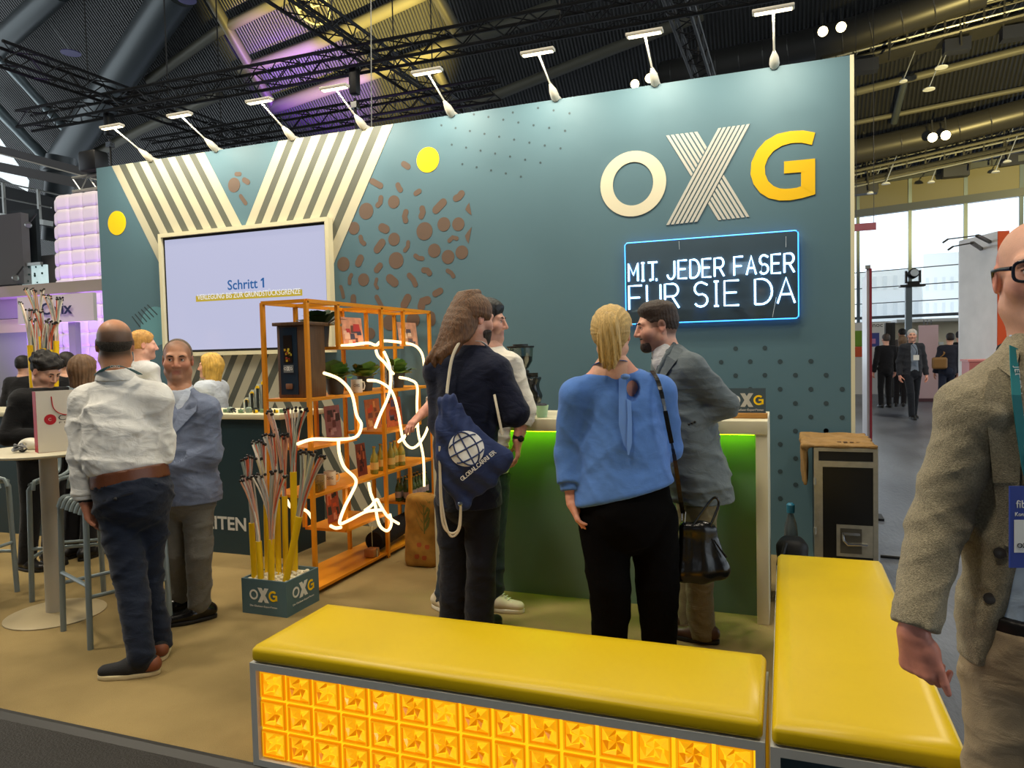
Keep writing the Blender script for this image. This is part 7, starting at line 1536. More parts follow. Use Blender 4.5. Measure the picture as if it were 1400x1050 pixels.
# ------------------------------------------------------------------ long-haired man in the navy suit with drawstring bag
def man_navy():
    c = 3.86
    J = joints(c, neck=(650, 478, 0.0), shL=(602, 505, 0.06), shR=(676, 508, -0.07), elL=(604, 580, 0.10), elR=(704, 565, -0.10), wrL=(650, 585, 0.22), wrR=(660, 572, 0.13),
               waist=(636, 610, 0.0), pel=(640, 672, 0.0), hpL=(618, 690, 0.05), hpR=(660, 690, -0.03), knL=(622, 770, 0.06), knR=(658, 770, -0.03), anL=(620, 858, 0.07), anR=(655, 862, 0.0))
    fw = unit(CF*0.75+CR*0.55); t = person('tall man with long brown hair in a navy suit, seen from behind', J)
    hf = unit(CR*0.80+CF*0.60+V3((0, 0, -0.12))); R = frame(hf, (0, 0, 1)); hc = atd(648, 436, c); s = 1.03
    V, F = head_mesh(hc, R, s, J['neck'], 0.0042, 0.058); w = lambda x, y, z: hc+(R[0]*x+R[1]*y+R[2]*z)*s
    body = sdf_obj('body', [(V, F), core_mesh(J)], M_skin, t, lambda V_: head_cols(V_, hc, R, s, SK['pink'], 0.4, 0.4, 0.35, None, (70, 50, 40)))
    eyes(body, w, s, R)
    hm_ = mat('hair_long_brown', (98, 66, 38), 0.5, bump=0.7, bscale=30, var=0.4, vscale=16, stretch=(6, 6, 0.8))
    mk = lambda x, y, z: np.minimum(sm_(0.070, 0.05, y-0.35*np.clip(z, 0, 1)), sm_(-0.02, 0.01, z+np.where(y < -0.035, 0.2, 0)))
    S = hair_sdf(hc, R, s, mk, 0.016, 0.005, strand=strands(18, 0.0008, 0, 5))
    sdf_obj('hair', S, hm_, t)
    # long locks falling over the back
    S = SDF(*bbox_of([atd(575, 510, c-0.25), atd(665, 395, c+0.1)], 0.06), 0.006); rg_ = random.Random(4)
    for i in range(26):
        f = i/25; a = atd(628+26*f, 403-3*f, c+0.02-0.07*math.sin(f*3)); b = atd(611+40*f, 434+5*f, c-0.02-0.105*math.sin(0.5+f*2.2)); m_ = atd(601+36*f, 466-4*f, c-0.09-0.05*math.sin(0.5+f*2)); e = atd(585+42*f+rg_.uniform(-4, 4), 500-28*f+rg_.uniform(-8, 8), c-0.13-0.045*math.sin(0.4+f*2.4))
        P = smooth_path([a, b, m_+V3((rg_.uniform(-.010, .010), -0.006, rg_.uniform(-.008, .008))), e], 4); n_ = len(P)
        for k_ in range(n_-1): S.cone(P[k_], P[k_+1], 0.0165*(1-0.55*(k_/n_)**2), 0.0165*(1-0.55*((k_+1)/n_)**2), 0.010)
    sdf_obj('long_locks', S, hm_, t)
    S = SDF(*bbox_of([w(0, 0.06, -0.09)], 0.11), 0.005); head_prims(S, hc, R, s, False)
    X, Y, Z = S.ax[0][:, None, None]-hc[0], S.ax[1][None, :, None]-hc[1], S.ax[2][None, None, :]-hc[2]; lx, ly, lz = ((R[i][0]*X+R[i][1]*Y+R[i][2]*Z) for i in range(3))
    m = np.clip(sm_(-0.045, -0.06, lz+0.3*np.clip(0.05-ly, 0, 1))*sm_(0.0, 0.03, ly), 0, 1); S.g = (S.g-(0.010*m-0.006*(1-m))).astype(np.float32); sdf_obj('beard', S, mat('beard_dark', (44, 30, 24), 0.7, bump=0.5, bscale=90), t)
    nv = clothm('suit_navy', (22, 28, 50), 0.85, 0.15)
    S = top_sdf(J, fw, 0.009, 0.178, 0.160, 0.168, 0.72, 0.016, (0.072, 0.060, 0.050), (1.0, 1.0), hem=atd(640, 690, c)[2], shr=0.064, fold=(folds(41, 0.006, 10, 0.5), folds(43, 0.003, 22)))
    S.cut(J['neck']+V3((0, 0, 0.030)), V3((0.1, 0, 1)), 0.01); sdf_obj('jacket', S, nv, t)
    P = [atd(650, 466, c-0.082), atd(658, 467, c-0.075), atd(666, 473, c-0.05)]; lanyard(t, P, 0.016, clothm('shirt_white_cool', (226, 226, 226)), None, 'shirt_collar')
    S = pants_sdf(J, fw, 0.010, 0.158, 0.096, 0.080, 0.078, 0.82, None, 0.02, 0.012); S.disp(folds(42, 0.008, 14)); sdf_obj('trousers', S, clothm('suit_trousers', (18, 22, 34), 0.85), t)
    for q in 'LR': shoe(t, J['an'+q], fw, 1.05, mat('shoe_black', (0, 0, 0)), M_black)
    # drawstring bag
    bg = thing('drawstring_bag', 'navy drawstring bag with white globe print on the long-haired man', 'bag', tuple(atd(640, 690, c-0.2)))
    bm_ = clothm('bag_navy', (44, 58, 100), 0.7, 0.1); S = SDF(*bbox_of([atd(600, 540, c-0.25), atd(700, 705, c-0.25)], 0.08), 0.006)
    TL, TR, BL, BR = atd(613, 552, c-0.235), atd(686, 628, c-0.215), atd(607, 625, c-0.235), atd(632, 690, c-0.215); MC = atd(640, 630, c-0.24); q = (MC, BR, BL, TL, TR)
    S.cone(TL, BL, 0.022, 0.035, 0.03, flat=(CF, 0.7)).cone(TL, TR, 0.020, 0.030, 0.03, flat=(CF, 0.7)).cone(BL, BR, 0.035, 0.026, 0.03, flat=(CF, 0.7)).cone(TR, BR, 0.030, 0.026, 0.03, flat=(CF, 0.7)).cone((TL+BL)/2, TR, 0.05, 0.04, 0.05, flat=(CF, 0.7)).cone(MC, (BR+BL)/2, 0.07, 0.05, 0.05, flat=(CF, 0.6)).cone(MC, TR*0.6+BR*0.4, 0.07, 0.05, 0.05, flat=(CF, 0.6)).cone(TL, MC, 0.03, 0.085, 0.05, flat=(CF, 0.6))
    S.disp(lambda x, y, z: 0.0032*np.sin((x-TL[0])*170)*sm_(TL[2]-0.16, TL[2]-0.02, z)+0.003*np.sin(x*60+z*50)); pch = sdf_obj('pouch', S, bm_, bg); bvp = bvh_of(pch)
    # globe print: white disc with navy meridians, tilted
    ang = math.radians(-28); gz = -unit(ray(638, 617))
    def gpt_(u_, v_, off=0.006):
        x_ = 637.5+24.5*(u_*math.cos(ang)-v_*math.sin(ang)); y_ = 613.5+24.5*(u_*math.sin(ang)+v_*math.cos(ang)); p = on_cloth(bvp, x_, y_, off); return p if p is not None else atd(x_, y_, c-0.30)
    n_ = 32; vs = [gpt_(0, 0)]; fs = []
    for k_ in range(1, 6):
        for i in range(n_): a = 2*PI*i/n_; vs.append(gpt_(math.cos(a)*k_/5, math.sin(a)*k_/5))
    for i in range(n_): fs.append((0, 1+i, 1+(i+1) % n_))
    for k_ in range(4):
        for i in range(n_): fs.append((1+k_*n_+i, 1+(k_+1)*n_+i, 1+(k_+1)*n_+(i+1) % n_, 1+k_*n_+(i+1) % n_))
    build('globe_print', MB().add(vs, fs), mat('print_white', (228, 228, 224), 0.7), bg, smooth=True)
    for bend in (-0.62, 0.0, 0.62):
        for vert in (0, 1):
            P = [(bend*math.cos(a), math.sin(a)) if vert else (math.sin(a)*math.sqrt(max(0, 1-(bend*0.9)**2)), bend*0.72+0.16*math.cos(a)*math.copysign(1, bend) if bend else 0) for a in np.linspace(-1.5, 1.5, 13)]
            build('globe_line', MB().tube([gpt_(*p_, 0.007) for p_ in P], 0.0040, 5), bm_, bg)
    for i, ch_ in enumerate('GLOBALCARRIER'):
        p = on_cloth(bvp, 632+47*i/13, 658-39*i/13, 0.018)
        if p is not None: text_mesh('print_letter', ch_, mat('print_white', (0, 0, 0)), p, unit(CR*math.cos(math.radians(40))+CU*math.sin(math.radians(40))), unit(-CR*math.sin(math.radians(40))+CU*math.cos(math.radians(40))), 0.021, bg, 'LEFT', 0.002, 0.017 if ch_ != 'I' else 0.006, bold=0.012)
    cord = mat('cord_cream', (214, 204, 180), 0.8)
    build('cord', MB().tube(smooth_path([atd(654, 458, c+0.02), atd(641, 458, c-0.08), atd(628, 468, c-0.155), atd(618, 490, c-0.185), atd(613, 520, c-0.205), atd(611, 538, c-0.22)], 5), 0.008, 8), cord, bg, smooth=True)
    build('cord', MB().tube(smooth_path([atd(676, 540, c-0.16), atd(680, 560, c-0.20), atd(687, 595, c-0.22)], 5), 0.007, 8), cord, bg, smooth=True)
    for o_ in (0, 1.5): build('cord', MB().tube(smooth_path([atd(601, 610, c-0.26), atd(602+o_, 680, c-0.25), atd(606+o_*3, 718+o_*2, c-0.24), atd(617+o_, 732+o_*3-3, c-0.24), atd(627+o_, 722, c-0.24), atd(630, 692, c-0.24)], 5), 0.006, 8), cord, bg, smooth=True)
    build('eyelet', MB().lathe([(0.012, 0), (0.012, 0.004), (0.006, 0.005)], atd(629, 689, c-0.262), 14, gz), mat('chrome', (0, 0, 0)), bg)
man_navy()

# ------------------------------------------------------------------ man in the white shirt behind him
def man_white2():
    c = 4.35
    J = joints(c, neck=(672, 475, 0.0), shL=(640, 500, 0.10), shR=(698, 500, -0.06), elL=(600, 545, 0.12), elR=(718, 560, -0.06), wrL=(577, 566, 0.05), wrR=(708, 602, -0.10),
               waist=(668, 590, 0.0), pel=(665, 640, 0.0), hpL=(640, 655, 0.05), hpR=(678, 655, -0.03), knL=(618, 745, -0.04), knR=(674, 745, -0.08), anL=(606, 828, -0.10), anR=(676, 826, -0.12))
    fw = unit(CR*0.75+CF*0.35); t = person('dark-haired man in a white shirt, half hidden behind the long-haired man', J)
    hf = unit(CR*0.93-CF*0.25+V3((0, 0, -0.05))); R = frame(hf, (0, 0, 1)); hc = atd(668, 440, c); s = 1.0
    V, F = head_mesh(hc, R, s, J['neck'], 0.0045, 0.056); w = lambda x, y, z: hc+(R[0]*x+R[1]*y+R[2]*z)*s
    H1 = hand_mesh(J['wrR'], unit(V3((0.02, -0.05, -1))), -CR, -1, 1.0, (0.35, 0.4, 0.3), el=J['elR'], fr=0.036); H2 = hand_mesh(J['wrL'], unit(J['wrL']-J['elL']), (0, 0, -1), 1, 0.95, (0.3, 0.3, 0.2), el=J['elL'], fr=0.034)
    body = sdf_obj('body', [(V, F), H1, H2, core_mesh(J)], M_skin, t, lambda V_: head_cols(V_, hc, R, s, SK['pink'], 0.25, 0.5, 0.6, None, (50, 40, 36)))
    eyes(body, w, s, R)
    sdf_obj('hair', hair_sdf(hc, R, s, short_mask(0.07, -0.03, -0.05), 0.0, 0.005, strand=lambda x, y, z: 0.006+0.022*sm_(0.04, 0.10, z)+0.0012*np.sin(y*400+x*130)), mat('hair_black', (22, 19, 18), 0.5, bump=0.5, bscale=60), t)
    ws = clothm('shirt_white_warm', (226, 220, 206), 0.8, 0.15)
    S = top_sdf(J, fw, 0.008, 0.165, 0.150, 0.155, 0.70, 0.006, (0.070, 0.060, 0.050), (0.22, 0.45), shr=0.054, fold=(folds(51, 0.008, 15, 0.5),), cuts=((J['neck']+V3((0, 0, 0.02)), (0, 0, 1), 0.01), (J['pel']-V3((0, 0, 0.02)), (0, 0, -1)))); sdf_obj('shirt', S, ws, t)
    for q, f in (('R', 0.36), ('L', 0.2)):
        cw = unit(J['wr'+q]-J['el'+q]); p_ = J['el'+q]+(J['wr'+q]-J['el'+q])*f; S = SDF(*bbox_of([p_], 0.1), 0.006); S.cone(p_-cw*0.01, p_+cw*0.02, 0.060, 0.058, 0); S.cut(p_-cw*0.03, -cw).cut(p_+cw*0.03, cw); sdf_obj('rolled_cuff', S, ws, t)
    S = SDF(*bbox_of([atd(690, 512, c-0.15)], 0.07), 0.006)
    S = pants_sdf(J, fw, 0.011, 0.150, 0.088, 0.068, 0.056, 0.82, None, 0.06); S.disp(folds(52, 0.008, 20)); sdf_obj('jeans', S, clothm('jeans_slate', (40, 50, 58), 0.9), t)
    sn = mat('sneaker_cream', (216, 206, 180), 0.6); 
    for q, d_ in (('L', CR*0.6-CF*0.6), ('R', CR*0.95-CF*0.35)):
        o, tt, hl = shoe(t, J['an'+q], V3((d_[0], d_[1], 0)), 1.05, sn, mat('sneaker_sole', (228, 224, 210), 0.6))
        for i in range(4): pz = hl+tt*(0.115+0.018*i)+V3((0, 0, 0.105-0.011*i)); build('lace', MB().tube([pz+V3((-tt[1], tt[0], 0))*0.022, pz+V3((0, 0, 0.006)), pz-V3((-tt[1], tt[0], 0))*0.022], 0.003, 5), M_white, o)
    wp = J['wrR']-unit(J['wrR']-J['elR'])*0.012; ax = unit(J['wrR']-J['elR'])
    wt = build('watch_strap', MB().lathe([(0.034, -0.011), (0.036, 0), (0.034, 0.011)], wp, 20, ax), M_black, t, smooth=True); build('watch_face', MB().lathe([(0.019, 0), (0.019, 0.008), (0.015, 0.009)], wp-CF*0.03+CR*0.012, 16, unit(-CF+CR*0.6)), mat('watch_glass', (20, 20, 22), 0.1), wt)
man_white2()
# ------------------------------------------------------------------ man in the white shirt on the left (from behind)
def man_shirt():
    c = 3.66
    J = joints(c, neck=(159, 520, 0.0), shL=(118, 549, 0.0), shR=(214, 546, 0.03), elL=(113, 622, -0.03), elR=(219, 612, 0.08), wrL=(117, 684, -0.04), wrR=(195, 615, 0.30),
               waist=(172, 610, 0.0), pel=(182, 672, 0.0), hpL=(160, 690, -0.02), hpR=(204, 685, 0.04), knL=(180, 798, -0.10), knR=(200, 794, 0.04), anL=(193, 896, -0.20), anR=(219, 882, 0.02))
    fw = unit(hray(157)*0.97-CR*0.18); R = frame(hray(157), (0, 0, 1)); t = person('bald man in a white shirt and navy trousers, seen from behind by the bar table', J)
    hc = atd(157, 471, c); s = 1.04
    V, F = head_mesh(hc, R, s, J['neck']-V3((0, 0, 0.03)), 0.0045, 0.060); w = lambda x, y, z: hc+(R[0]*x+R[1]*y+R[2]*z)*s
    H1 = hand_mesh(J['wrL'], unit(atd(128, 722, c-0.04)-J['wrL']), CR, CF, 1.0, (0.2, 0.3, 0.2), el=J['elL'], fr=0.034)
    sdf_obj('body', [(V, F), H1, core_mesh(J)], M_skin, t, lambda V_: head_cols(V_, hc, R, s, SK['tan'], 0.2, 0.4, 0.85, 0.085, (58, 50, 42), 0.1))
    mk = lambda x, y, z: sm_(0.060, 0.010, z-0.10*y)*sm_(-0.090, -0.055, z)*sm_(0.03, -0.02, y)*np.where((np.abs(x) > 0.068) & (z < 0.008) & (y > -0.04), 0.0, 1.0)
    sdf_obj('hair', hair_sdf(hc, R, s, mk, 0.0022, 0.0045), mat('hair_cropped', (58, 50, 42), 0.9, bump=0.8, bscale=260, var=0.3, vscale=80), t)
    ws = clothm('shirt_white', (226, 224, 218), 0.8, 0.15)
    bz = atd(178, 643, c)
    S = top_sdf(J, fw, 0.008, 0.182, 0.178, 0.176, 0.68, 0.010, (0.070, 0.062, 0.048), (0.90, 1.0), shr=0.060, fold=(folds(61, 0.008, 10, 0.45), folds(62, 0.004, 22, 0.4)), cuts=((bz, V3((0.16, 0, -1)), 0.02), (J['neck']+V3((0, 0, 0.045)), V3((0, -0.25, 1)), 0.006)))
    sh_ = sdf_obj('shirt', S, ws, t); bv = bvh_of(sh_)
    # collar, lanyard over it
    S = SDF(*bbox_of([J['neck']], 0.13), 0.006); ctr = J['neck']+V3((0, 0, 0.028)); S.cone(ctr-V3((0, 0, 0.03)), ctr+V3((0, 0, 0.02)), 0.096, 0.084, 0); S.cut(ctr+V3((0, 0, 0.030))-fw*0.05, V3((0, -0.15, 1))).cut(ctr-V3((0, 0, 0.03)), (0, 0, -1)); S.cone(ctr-V3((0, 0, 0.1)), ctr+V3((0, 0, 0.1)), 0.070, 0.070, 0, 's'); cl_ = sdf_obj('collar', S, ws, t)
    P = [atd(x, y, c-d) for x, y, d in ((132, 513, 0.03), (140, 506, 0.095), (157, 500, 0.118), (176, 504, 0.10), (192, 512, 0.03))]; lanyard(t, P, 0.024, mat('lanyard_teal', (30, 96, 104), 0.6))
    text_mesh('lanyard_print', 'OXG', M_white, atd(151, 503, c-0.130), unit(CR), (0, 0, 1), 0.014, t, 'LEFT', 0.001, 0.045)
    # belt
    lea = mat('belt_brown', (96, 52, 26), 0.4, bump=0.1, bscale=60)
    S = pants_sdf(J, fw, 0.009, 0.186, 0.104, 0.076, 0.062, 0.80, None, 0.05, 0.014); S.cut(atd(178, 656, c), V3((-0.16, 0, 1)), 0.0); S.disp(folds(63, 0.007, 16)); S.disp(folds(64, 0.004, 40)); nv = clothm('trousers_navy', (20, 28, 44), 0.85, 0.15)
    pn_ = sdf_obj('trousers', S, nv, t)
    S = SDF(*bbox_of([atd(178, 648, c)], 0.24), 0.007); S.cone(J['waist']*0.6+J['pel']*0.4, J['pel']-V3((0, 0, 0.02)), 0.186*0.95, 0.186*1.0, 0.0, flat=(fw, 0.80)); S.cut(atd(178, 660, c), V3((0.16, 0, -1))).cut(atd(178, 641, c), V3((-0.16, 0, 1))); sdf_obj('belt', S, lea, t)
    bp_ = bvh_of(pn_)
    for x in (194, 212):
        strip_on('belt_loop', bp_, [(x, 640), (x, 650), (x, 662)], [(x+3.5, 640), (x+3.5, 650), (x+3.5, 662)], nv, t, 0.012)
    strip_on('pocket_seam', bp_, [(140, 684), (155, 680), (170, 676), (182, 673)], [(140, 686.5), (155, 682.5), (170, 678.5), (182, 675.5)], mat('seam_dark', (8, 12, 22), 0.9), t, 0.002)
    q = on_cloth(bp_, 158, 682, 0.003)
    if q is not None: build('pocket_button', MB().ball(q, 0.008, 8, 5), M_black, t)
    dk = mat('shoe_knit_black', (24, 24, 26), 0.8, bump=0.3, bscale=200); so = mat('shoe_sole_cream', (206, 190, 150), 0.6); tan_ = mat('shoe_tan', (120, 66, 40), 0.5)
    for q, d_ in (('L', -CR*0.98-CF*0.15), ('R', -CR*0.55-CF*0.3+CR*1.2)):
        tv = V3((d_[0], d_[1], 0)) if q == 'L' else V3(((CF*0.9-CR*0.4)[0], (CF*0.9-CR*0.4)[1], 0)); o, tt, hl = shoe(t, J['an'+q]+unit(tv)*0.01, tv, 1.06, dk, so)
        sd = V3((-tt[1], tt[0], 0)); S = SDF(*bbox_of([hl+V3((0, 0, 0.06))], 0.10), 0.005); S.cone(hl+V3((0, 0, 0.060)), hl+tt*0.05+V3((0, 0, 0.056)), 0.0415, 0.0425, 0.01); S.cut(hl+tt*0.045, tt+V3((0, 0, 0.5))).cut((0, 0, 0.036), (0, 0, -1)).cut((0, 0, 0.095), (0, 0, 1)); sdf_obj('heel_panel', S, tan_, o)
    wp = J['wrL']-unit(J['wrL']-J['elL'])*0.004; build('watch_strap', MB().lathe([(0.036, -0.012), (0.038, 0), (0.036, 0.012)], wp, 20, unit(J['wrL']-J['elL'])), M_black, t, smooth=True)
    cw = unit(J['wrL']-J['elL']); p_ = J['elL']+(J['wrL']-J['elL'])*0.88; S = SDF(*bbox_of([p_], 0.1), 0.006); S.cone(p_-cw*0.03, p_+cw*0.02, 0.056, 0.052, 0); S.cut(p_-cw*0.035, -cw).cut(p_+cw*0.024, cw); sdf_obj('cuff', S, ws, t)
man_shirt()

# ------------------------------------------------------------------ man in the blue-grey jacket (facing the camera)
def man_blazer():
    c = 4.2
    J = joints(c, neck=(247, 536, 0.0), shL=(280, 562, -0.02), shR=(212, 562, 0.03), elL=(284, 622, -0.03), elR=(205, 622, 0.0), wrL=(214, 640, -0.14), wrR=(246, 626, -0.05),
               waist=(250, 622, 0.0), pel=(255, 672, 0.0), hpL=(271, 690, 0.0), hpR=(240, 690, 0.03), knL=(272, 758, -0.04), knR=(245, 758, 0.03), anL=(273, 826, -0.03), anR=(249, 812, 0.12))
    fw = unit(-hray(250)-CR*0.30); R = frame(unit(-hray(243)-CR*0.10+V3((0, 0, -0.04))), (0.03, 0, 1)); t = person('man in a blue grey blazer facing the camera beside the teal counter', J)
    hc = atd(243, 492, c); s = 1.0
    V, F = head_mesh(hc, R, s, J['neck']-V3((0, 0, 0.02)), 0.004, 0.060); w = lambda x, y, z: hc+(R[0]*x+R[1]*y+R[2]*z)*s
    body = sdf_obj('body', [(V, F), core_mesh(J)], M_skin, t, lambda V_: head_cols(V_, hc, R, s, SK['olive'], 0.35, 0.55, 0.5, None, (70, 60, 54), 0.15)); eyes(body, w, s, R, (44, 34, 28), 0.002)
    mk = lambda x, y, z: sm_(0.035, 0.0, y-0.15*np.clip(z, 0, 1))*sm_(-0.07, -0.04, z)*np.where((np.abs(x) > 0.06) & (z < 0.0) & (y > -0.04), 0.0, 1.0)
    sdf_obj('hair', hair_sdf(hc, R, s, mk, 0.0025, 0.0045), mat('hair_grey_crop', (110, 96, 84), 0.9, bump=0.8, bscale=240, var=0.3, vscale=70), t)
    sh = clothm('shirt_pale_blue', (190, 198, 212), 0.8, 0.1)
    S = top_sdf(J, fw, 0.009, 0.160, 0.150, 0.15, 0.70, -0.002, (0.05, 0.045, 0.036), (0.0, 0.0), cuts=((J['pel'], (0, 0, -1)),)); S.cone(J['neck']+V3((0, 0, 0.03)), J['neck']-V3((0, 0, 0.03)), 0.066, 0.078, 0.02); S.cut(J['neck']+V3((0, 0, 0.035)), V3((0, 0, 1))+fw*0.3); shb = sdf_obj('shirt', S, sh, t)
    gm = clothm('blazer_blue_grey', (112, 122, 146), 0.85, 0.25, 300)
    S = top_sdf(J, fw, 0.008, 0.170, 0.164, 0.168, 0.70, 0.016, (0.074, 0.064, 0.052), (0.98, 0.98), hem=atd(262, 686, c)[2], shr=0.060, fold=(folds(71, 0.008, 12, 0.5), folds(72, 0.004, 28)), carve=((atd(246, 530, c-0.11), atd(230, 582, c-0.17), 0.085, 0.025, 0.012),)); jk = sdf_obj('blazer', S, gm, t); bv = bvh_of(jk)
    strip_on('lapel', bv, [(262, 540), (252, 552), (243, 568), (234, 586)], [(270, 546), (268, 562), (255, 576), (238, 594)], clothm('blazer_lapel', (124, 134, 158), 0.85, 0.25, 300), t, 0.014)
    bs = bvh_of(shb); strip_on('shirt_collar', bs, [(256, 530), (250, 540), (243, 550), (238, 558)], [(262, 536), (257, 548), (250, 558), (242, 564)], sh, t, 0.006)
    S = pants_sdf(J, fw, 0.009, 0.155, 0.090, 0.072, 0.062, 0.82, None, 0.06, 0.014); S.disp(folds(73, 0.009, 22)); sdf_obj('trousers', S, clothm('trousers_grey', (106, 103, 95), 0.9, 0.25), t)
    shm = mat('shoe_leather_black', (16, 14, 13), 0.22)
    for q, d_ in (('L', -CF*0.55-CR*0.85), ('R', -CF*0.5-CR*0.85)): shoe(t, J['an'+q], V3((d_[0], d_[1], 0)), 1.05, shm, M_black)
man_blazer()

# ------------------------------------------------------------------ man in the tweed jacket, cut by the right edge
def man_tweed():
    c = 1.62
    J = joints(c, neck=(1430, 470, 0.0), shR=(1336, 560, 0.0), shL=(1530, 560, 0.0), elR=(1281, 712, 0.03), elL=(1575, 712, 0.03), wrR=(1249, 862, -0.02), wrL=(1590, 850, -0.05), waist=(1442, 760, 0.0), pel=(1444, 880, 0.0))
    rt = unit(np.cross((0, 0, 1), -hray(1430)))*-1; rt = rt if rt@CR > 0 else -rt; pz = J['pel']
    for q, sx in (('R', -1), ('L', 1)):
        J['hp'+q] = pz+rt*0.085*sx-V3((0, 0, 0.03)); J['kn'+q] = V3((J['hp'+q][0], J['hp'+q][1], 0.50))+rt*0.01*sx; J['an'+q] = V3((J['hp'+q][0], J['hp'+q][1], 0.08))+CF*(0.12 if q == 'R' else -0.10)
    fw = unit(-hray(1430)+CR*0.12); fw = unit(V3((fw[0], fw[1], 0))); t = person('bald man with glasses in a tweed jacket walking past at the right edge', J, (J['pel'][0], J['pel'][1], 0.0))
    R = frame(unit(-hray(1421)+CR*0.16), (0, 0, 1)); hc = atd(1421, 376, c); s = 1.03
    V, F = head_mesh(hc, R, s, J['neck']-V3((0, 0, 0.03)), 0.0035, 0.060); w = lambda x, y, z: hc+(R[0]*x+R[1]*y+R[2]*z)*s
    H1 = hand_mesh(J['wrR'], unit(atd(1254, 925, c-0.01)-J['wrR']), CR*0.85+CF*0.35, -CF+CR*0.4, 1.02, (0.80, 1.0, 0.7), (0.28, 0.05, 0.15), 0.03, el=J['elR'], fr=0.033, h=0.0028)
    body = sdf_obj('body', [(V, F), H1, core_mesh(J)], M_skin, t, lambda V_: head_cols(V_, hc, R, s, SK['pink'], 0.12, 0.5, 0.12, None, (150, 130, 120), 0.2)); eyes(body, w, s, R, (70, 90, 110))
    gl_ = mat('glasses_frame', (18, 24, 40), 0.3)
    for q in (-1, 1):
        pts = [w(q*(0.032+0.027*math.copysign(abs(math.cos(a))**0.6, math.cos(a))), 0.108-0.006*math.cos(a)*1.0, 0.002+0.021*math.copysign(abs(math.sin(a))**0.6, math.sin(a))) for a in np.linspace(0, 2*PI, 25)]
        fr_ = build('glasses_rim', MB().tube(pts, 0.0035, 8, False), gl_, t, smooth=True); build('lens', MB().add([w(q*(0.032+0.024*math.cos(a)), 0.107, 0.002+0.018*math.sin(a)) for a in np.linspace(0, 2*PI, 17)[:-1]], [tuple(range(16))]), pane_mat('spectacle_glass', (245, 248, 250), 0.08), fr_)
        build('temple', MB().tube([w(q*0.062, 0.100, 0.010), w(q*0.080, 0.06, 0.012), w(q*0.084, -0.006, 0.014), w(q*0.080, -0.03, -0.01)], [0.005, 0.004, 0.004, 0.003], 8), gl_, fr_, smooth=True)
    build('glasses_bridge', MB().tube([w(-0.008, 0.112, 0.008), w(0, 0.116, 0.010), w(0.008, 0.112, 0.008)], 0.0035, 8), gl_, t, smooth=True)
    sb = clothm('shirt_light_blue', (176, 196, 220), 0.75, 0.1)
    S = top_sdf(J, fw, 0.009, 0.158, 0.150, 0.15, 0.68, -0.004, (0.05, 0.042, 0.034), (0.9, 0.9), shr=0.05, cuts=((J['pel'], (0, 0, -1)),)); S.cone(J['neck']+V3((0, 0, 0.03)), J['neck']-V3((0, 0, 0.04)), 0.068, 0.08, 0.02); S.cut(J['neck']+V3((0, 0, 0.035)), V3((0, 0, 1))+fw*0.35); shb = sdf_obj('shirt', S, sb, t)
    tw = mat('tweed_olive', (150, 140, 116), 0.95, bump=0.5, bscale=420, var=0.32, vscale=240, sheen=0.2, spec=0.1)
    S = top_sdf(J, fw, 0.007, 0.170, 0.156, 0.170, 0.70, 0.014, (0.064, 0.050, 0.042), (0.97, 0.97), hem=atd(1330, 914, c)[2], shr=0.060, ka=0.012, fold=(folds(81, 0.005, 11, 0.5), folds(83, 0.003, 22)),
                carve=((atd(1445, 500, c-0.13), atd(1446, 700, c-0.14), 0.050, 0.062, 0.01), (atd(1446, 700, c-0.14), atd(1450, 940, c-0.14), 0.064, 0.150, 0.02)))
    jk = sdf_obj('jacket', S, tw, t); bv = bvh_of(jk)
    strip_on('lapel', bv, [(1352, 508), (1346, 540), (1352, 600), (1358, 660), (1366, 720), (1372, 745)], [(1392, 494), (1396, 540), (1397, 600), (1394, 660), (1386, 720), (1378, 748)], tw, t, 0.008)
    strip_on('collar', bv, [(1362, 500), (1374, 486), (1384, 474)], [(1382, 515), (1391, 498), (1394, 480)], tw, t, 0.012)
    for x, y in ((1367, 756), (1353, 818)):
        q = on_cloth(bv, x, y, 0.003)
        if q is not None: build('button', MB().lathe([(0.013, -0.003), (0.012, 0.003), (0.006, 0.004)], q, 14, -unit(ray(x, y))), mat('button_horn', (50, 44, 38), 0.3), t, smooth=True)
    strip_on('pocket_welt', bv, [(1313, 792), (1330, 798), (1345, 801)], [(1313, 797), (1330, 803), (1345, 806)], tw, t, 0.006)
    S = pants_sdf(J, fw, 0.011, 0.165, 0.100, 0.080, 0.070, 0.80, None, 0.05, 0.02); S.cut(atd(1400, 856, c), (0, 0, 1)); S.disp(folds(82, 0.008, 14)); pn_ = sdf_obj('trousers', S, clothm('chinos_beige', (158, 140, 112), 0.9, 0.2), t)
    S = SDF(*bbox_of([atd(1432, 848, c)], 0.22), 0.008); S.cone(J['waist'], J['pel']-V3((0, 0, 0.05)), 0.158, 0.163, 0.0, flat=(fw, 0.78)); S.cut(atd(1400, 868, c), (0, 0, -1)).cut(atd(1400, 838, c), (0, 0, 1)); sdf_obj('belt', S, mat('belt_black', (20, 18, 18), 0.4), t)
    for q in 'LR': shoe(t, J['an'+q], fw, 1.05, mat('shoe_brown', (70, 46, 34)), M_black, 0.0)
    # lanyard with badge
    bs = bvh_of(shb)
    lt = mat('lanyard_teal2', (24, 116, 122), 0.6); L = []
    for x, y in ((1386, 474), (1387, 500), (1390, 540), (1396, 590), (1404, 640), (1414, 676)):
        ps = [p for p in (on_cloth(bs, x, y, 0.014), on_cloth(bv, x, y, 0.018)) if p is not None]; L.append(min(ps, key=lambda p: (p-CC)@CF) if ps else atd(x, y, c-0.15))
    for i in range(1, len(L)-1): L[i] = L[i]+ray(1390, 500)*0.0
    vs = []; fs = []
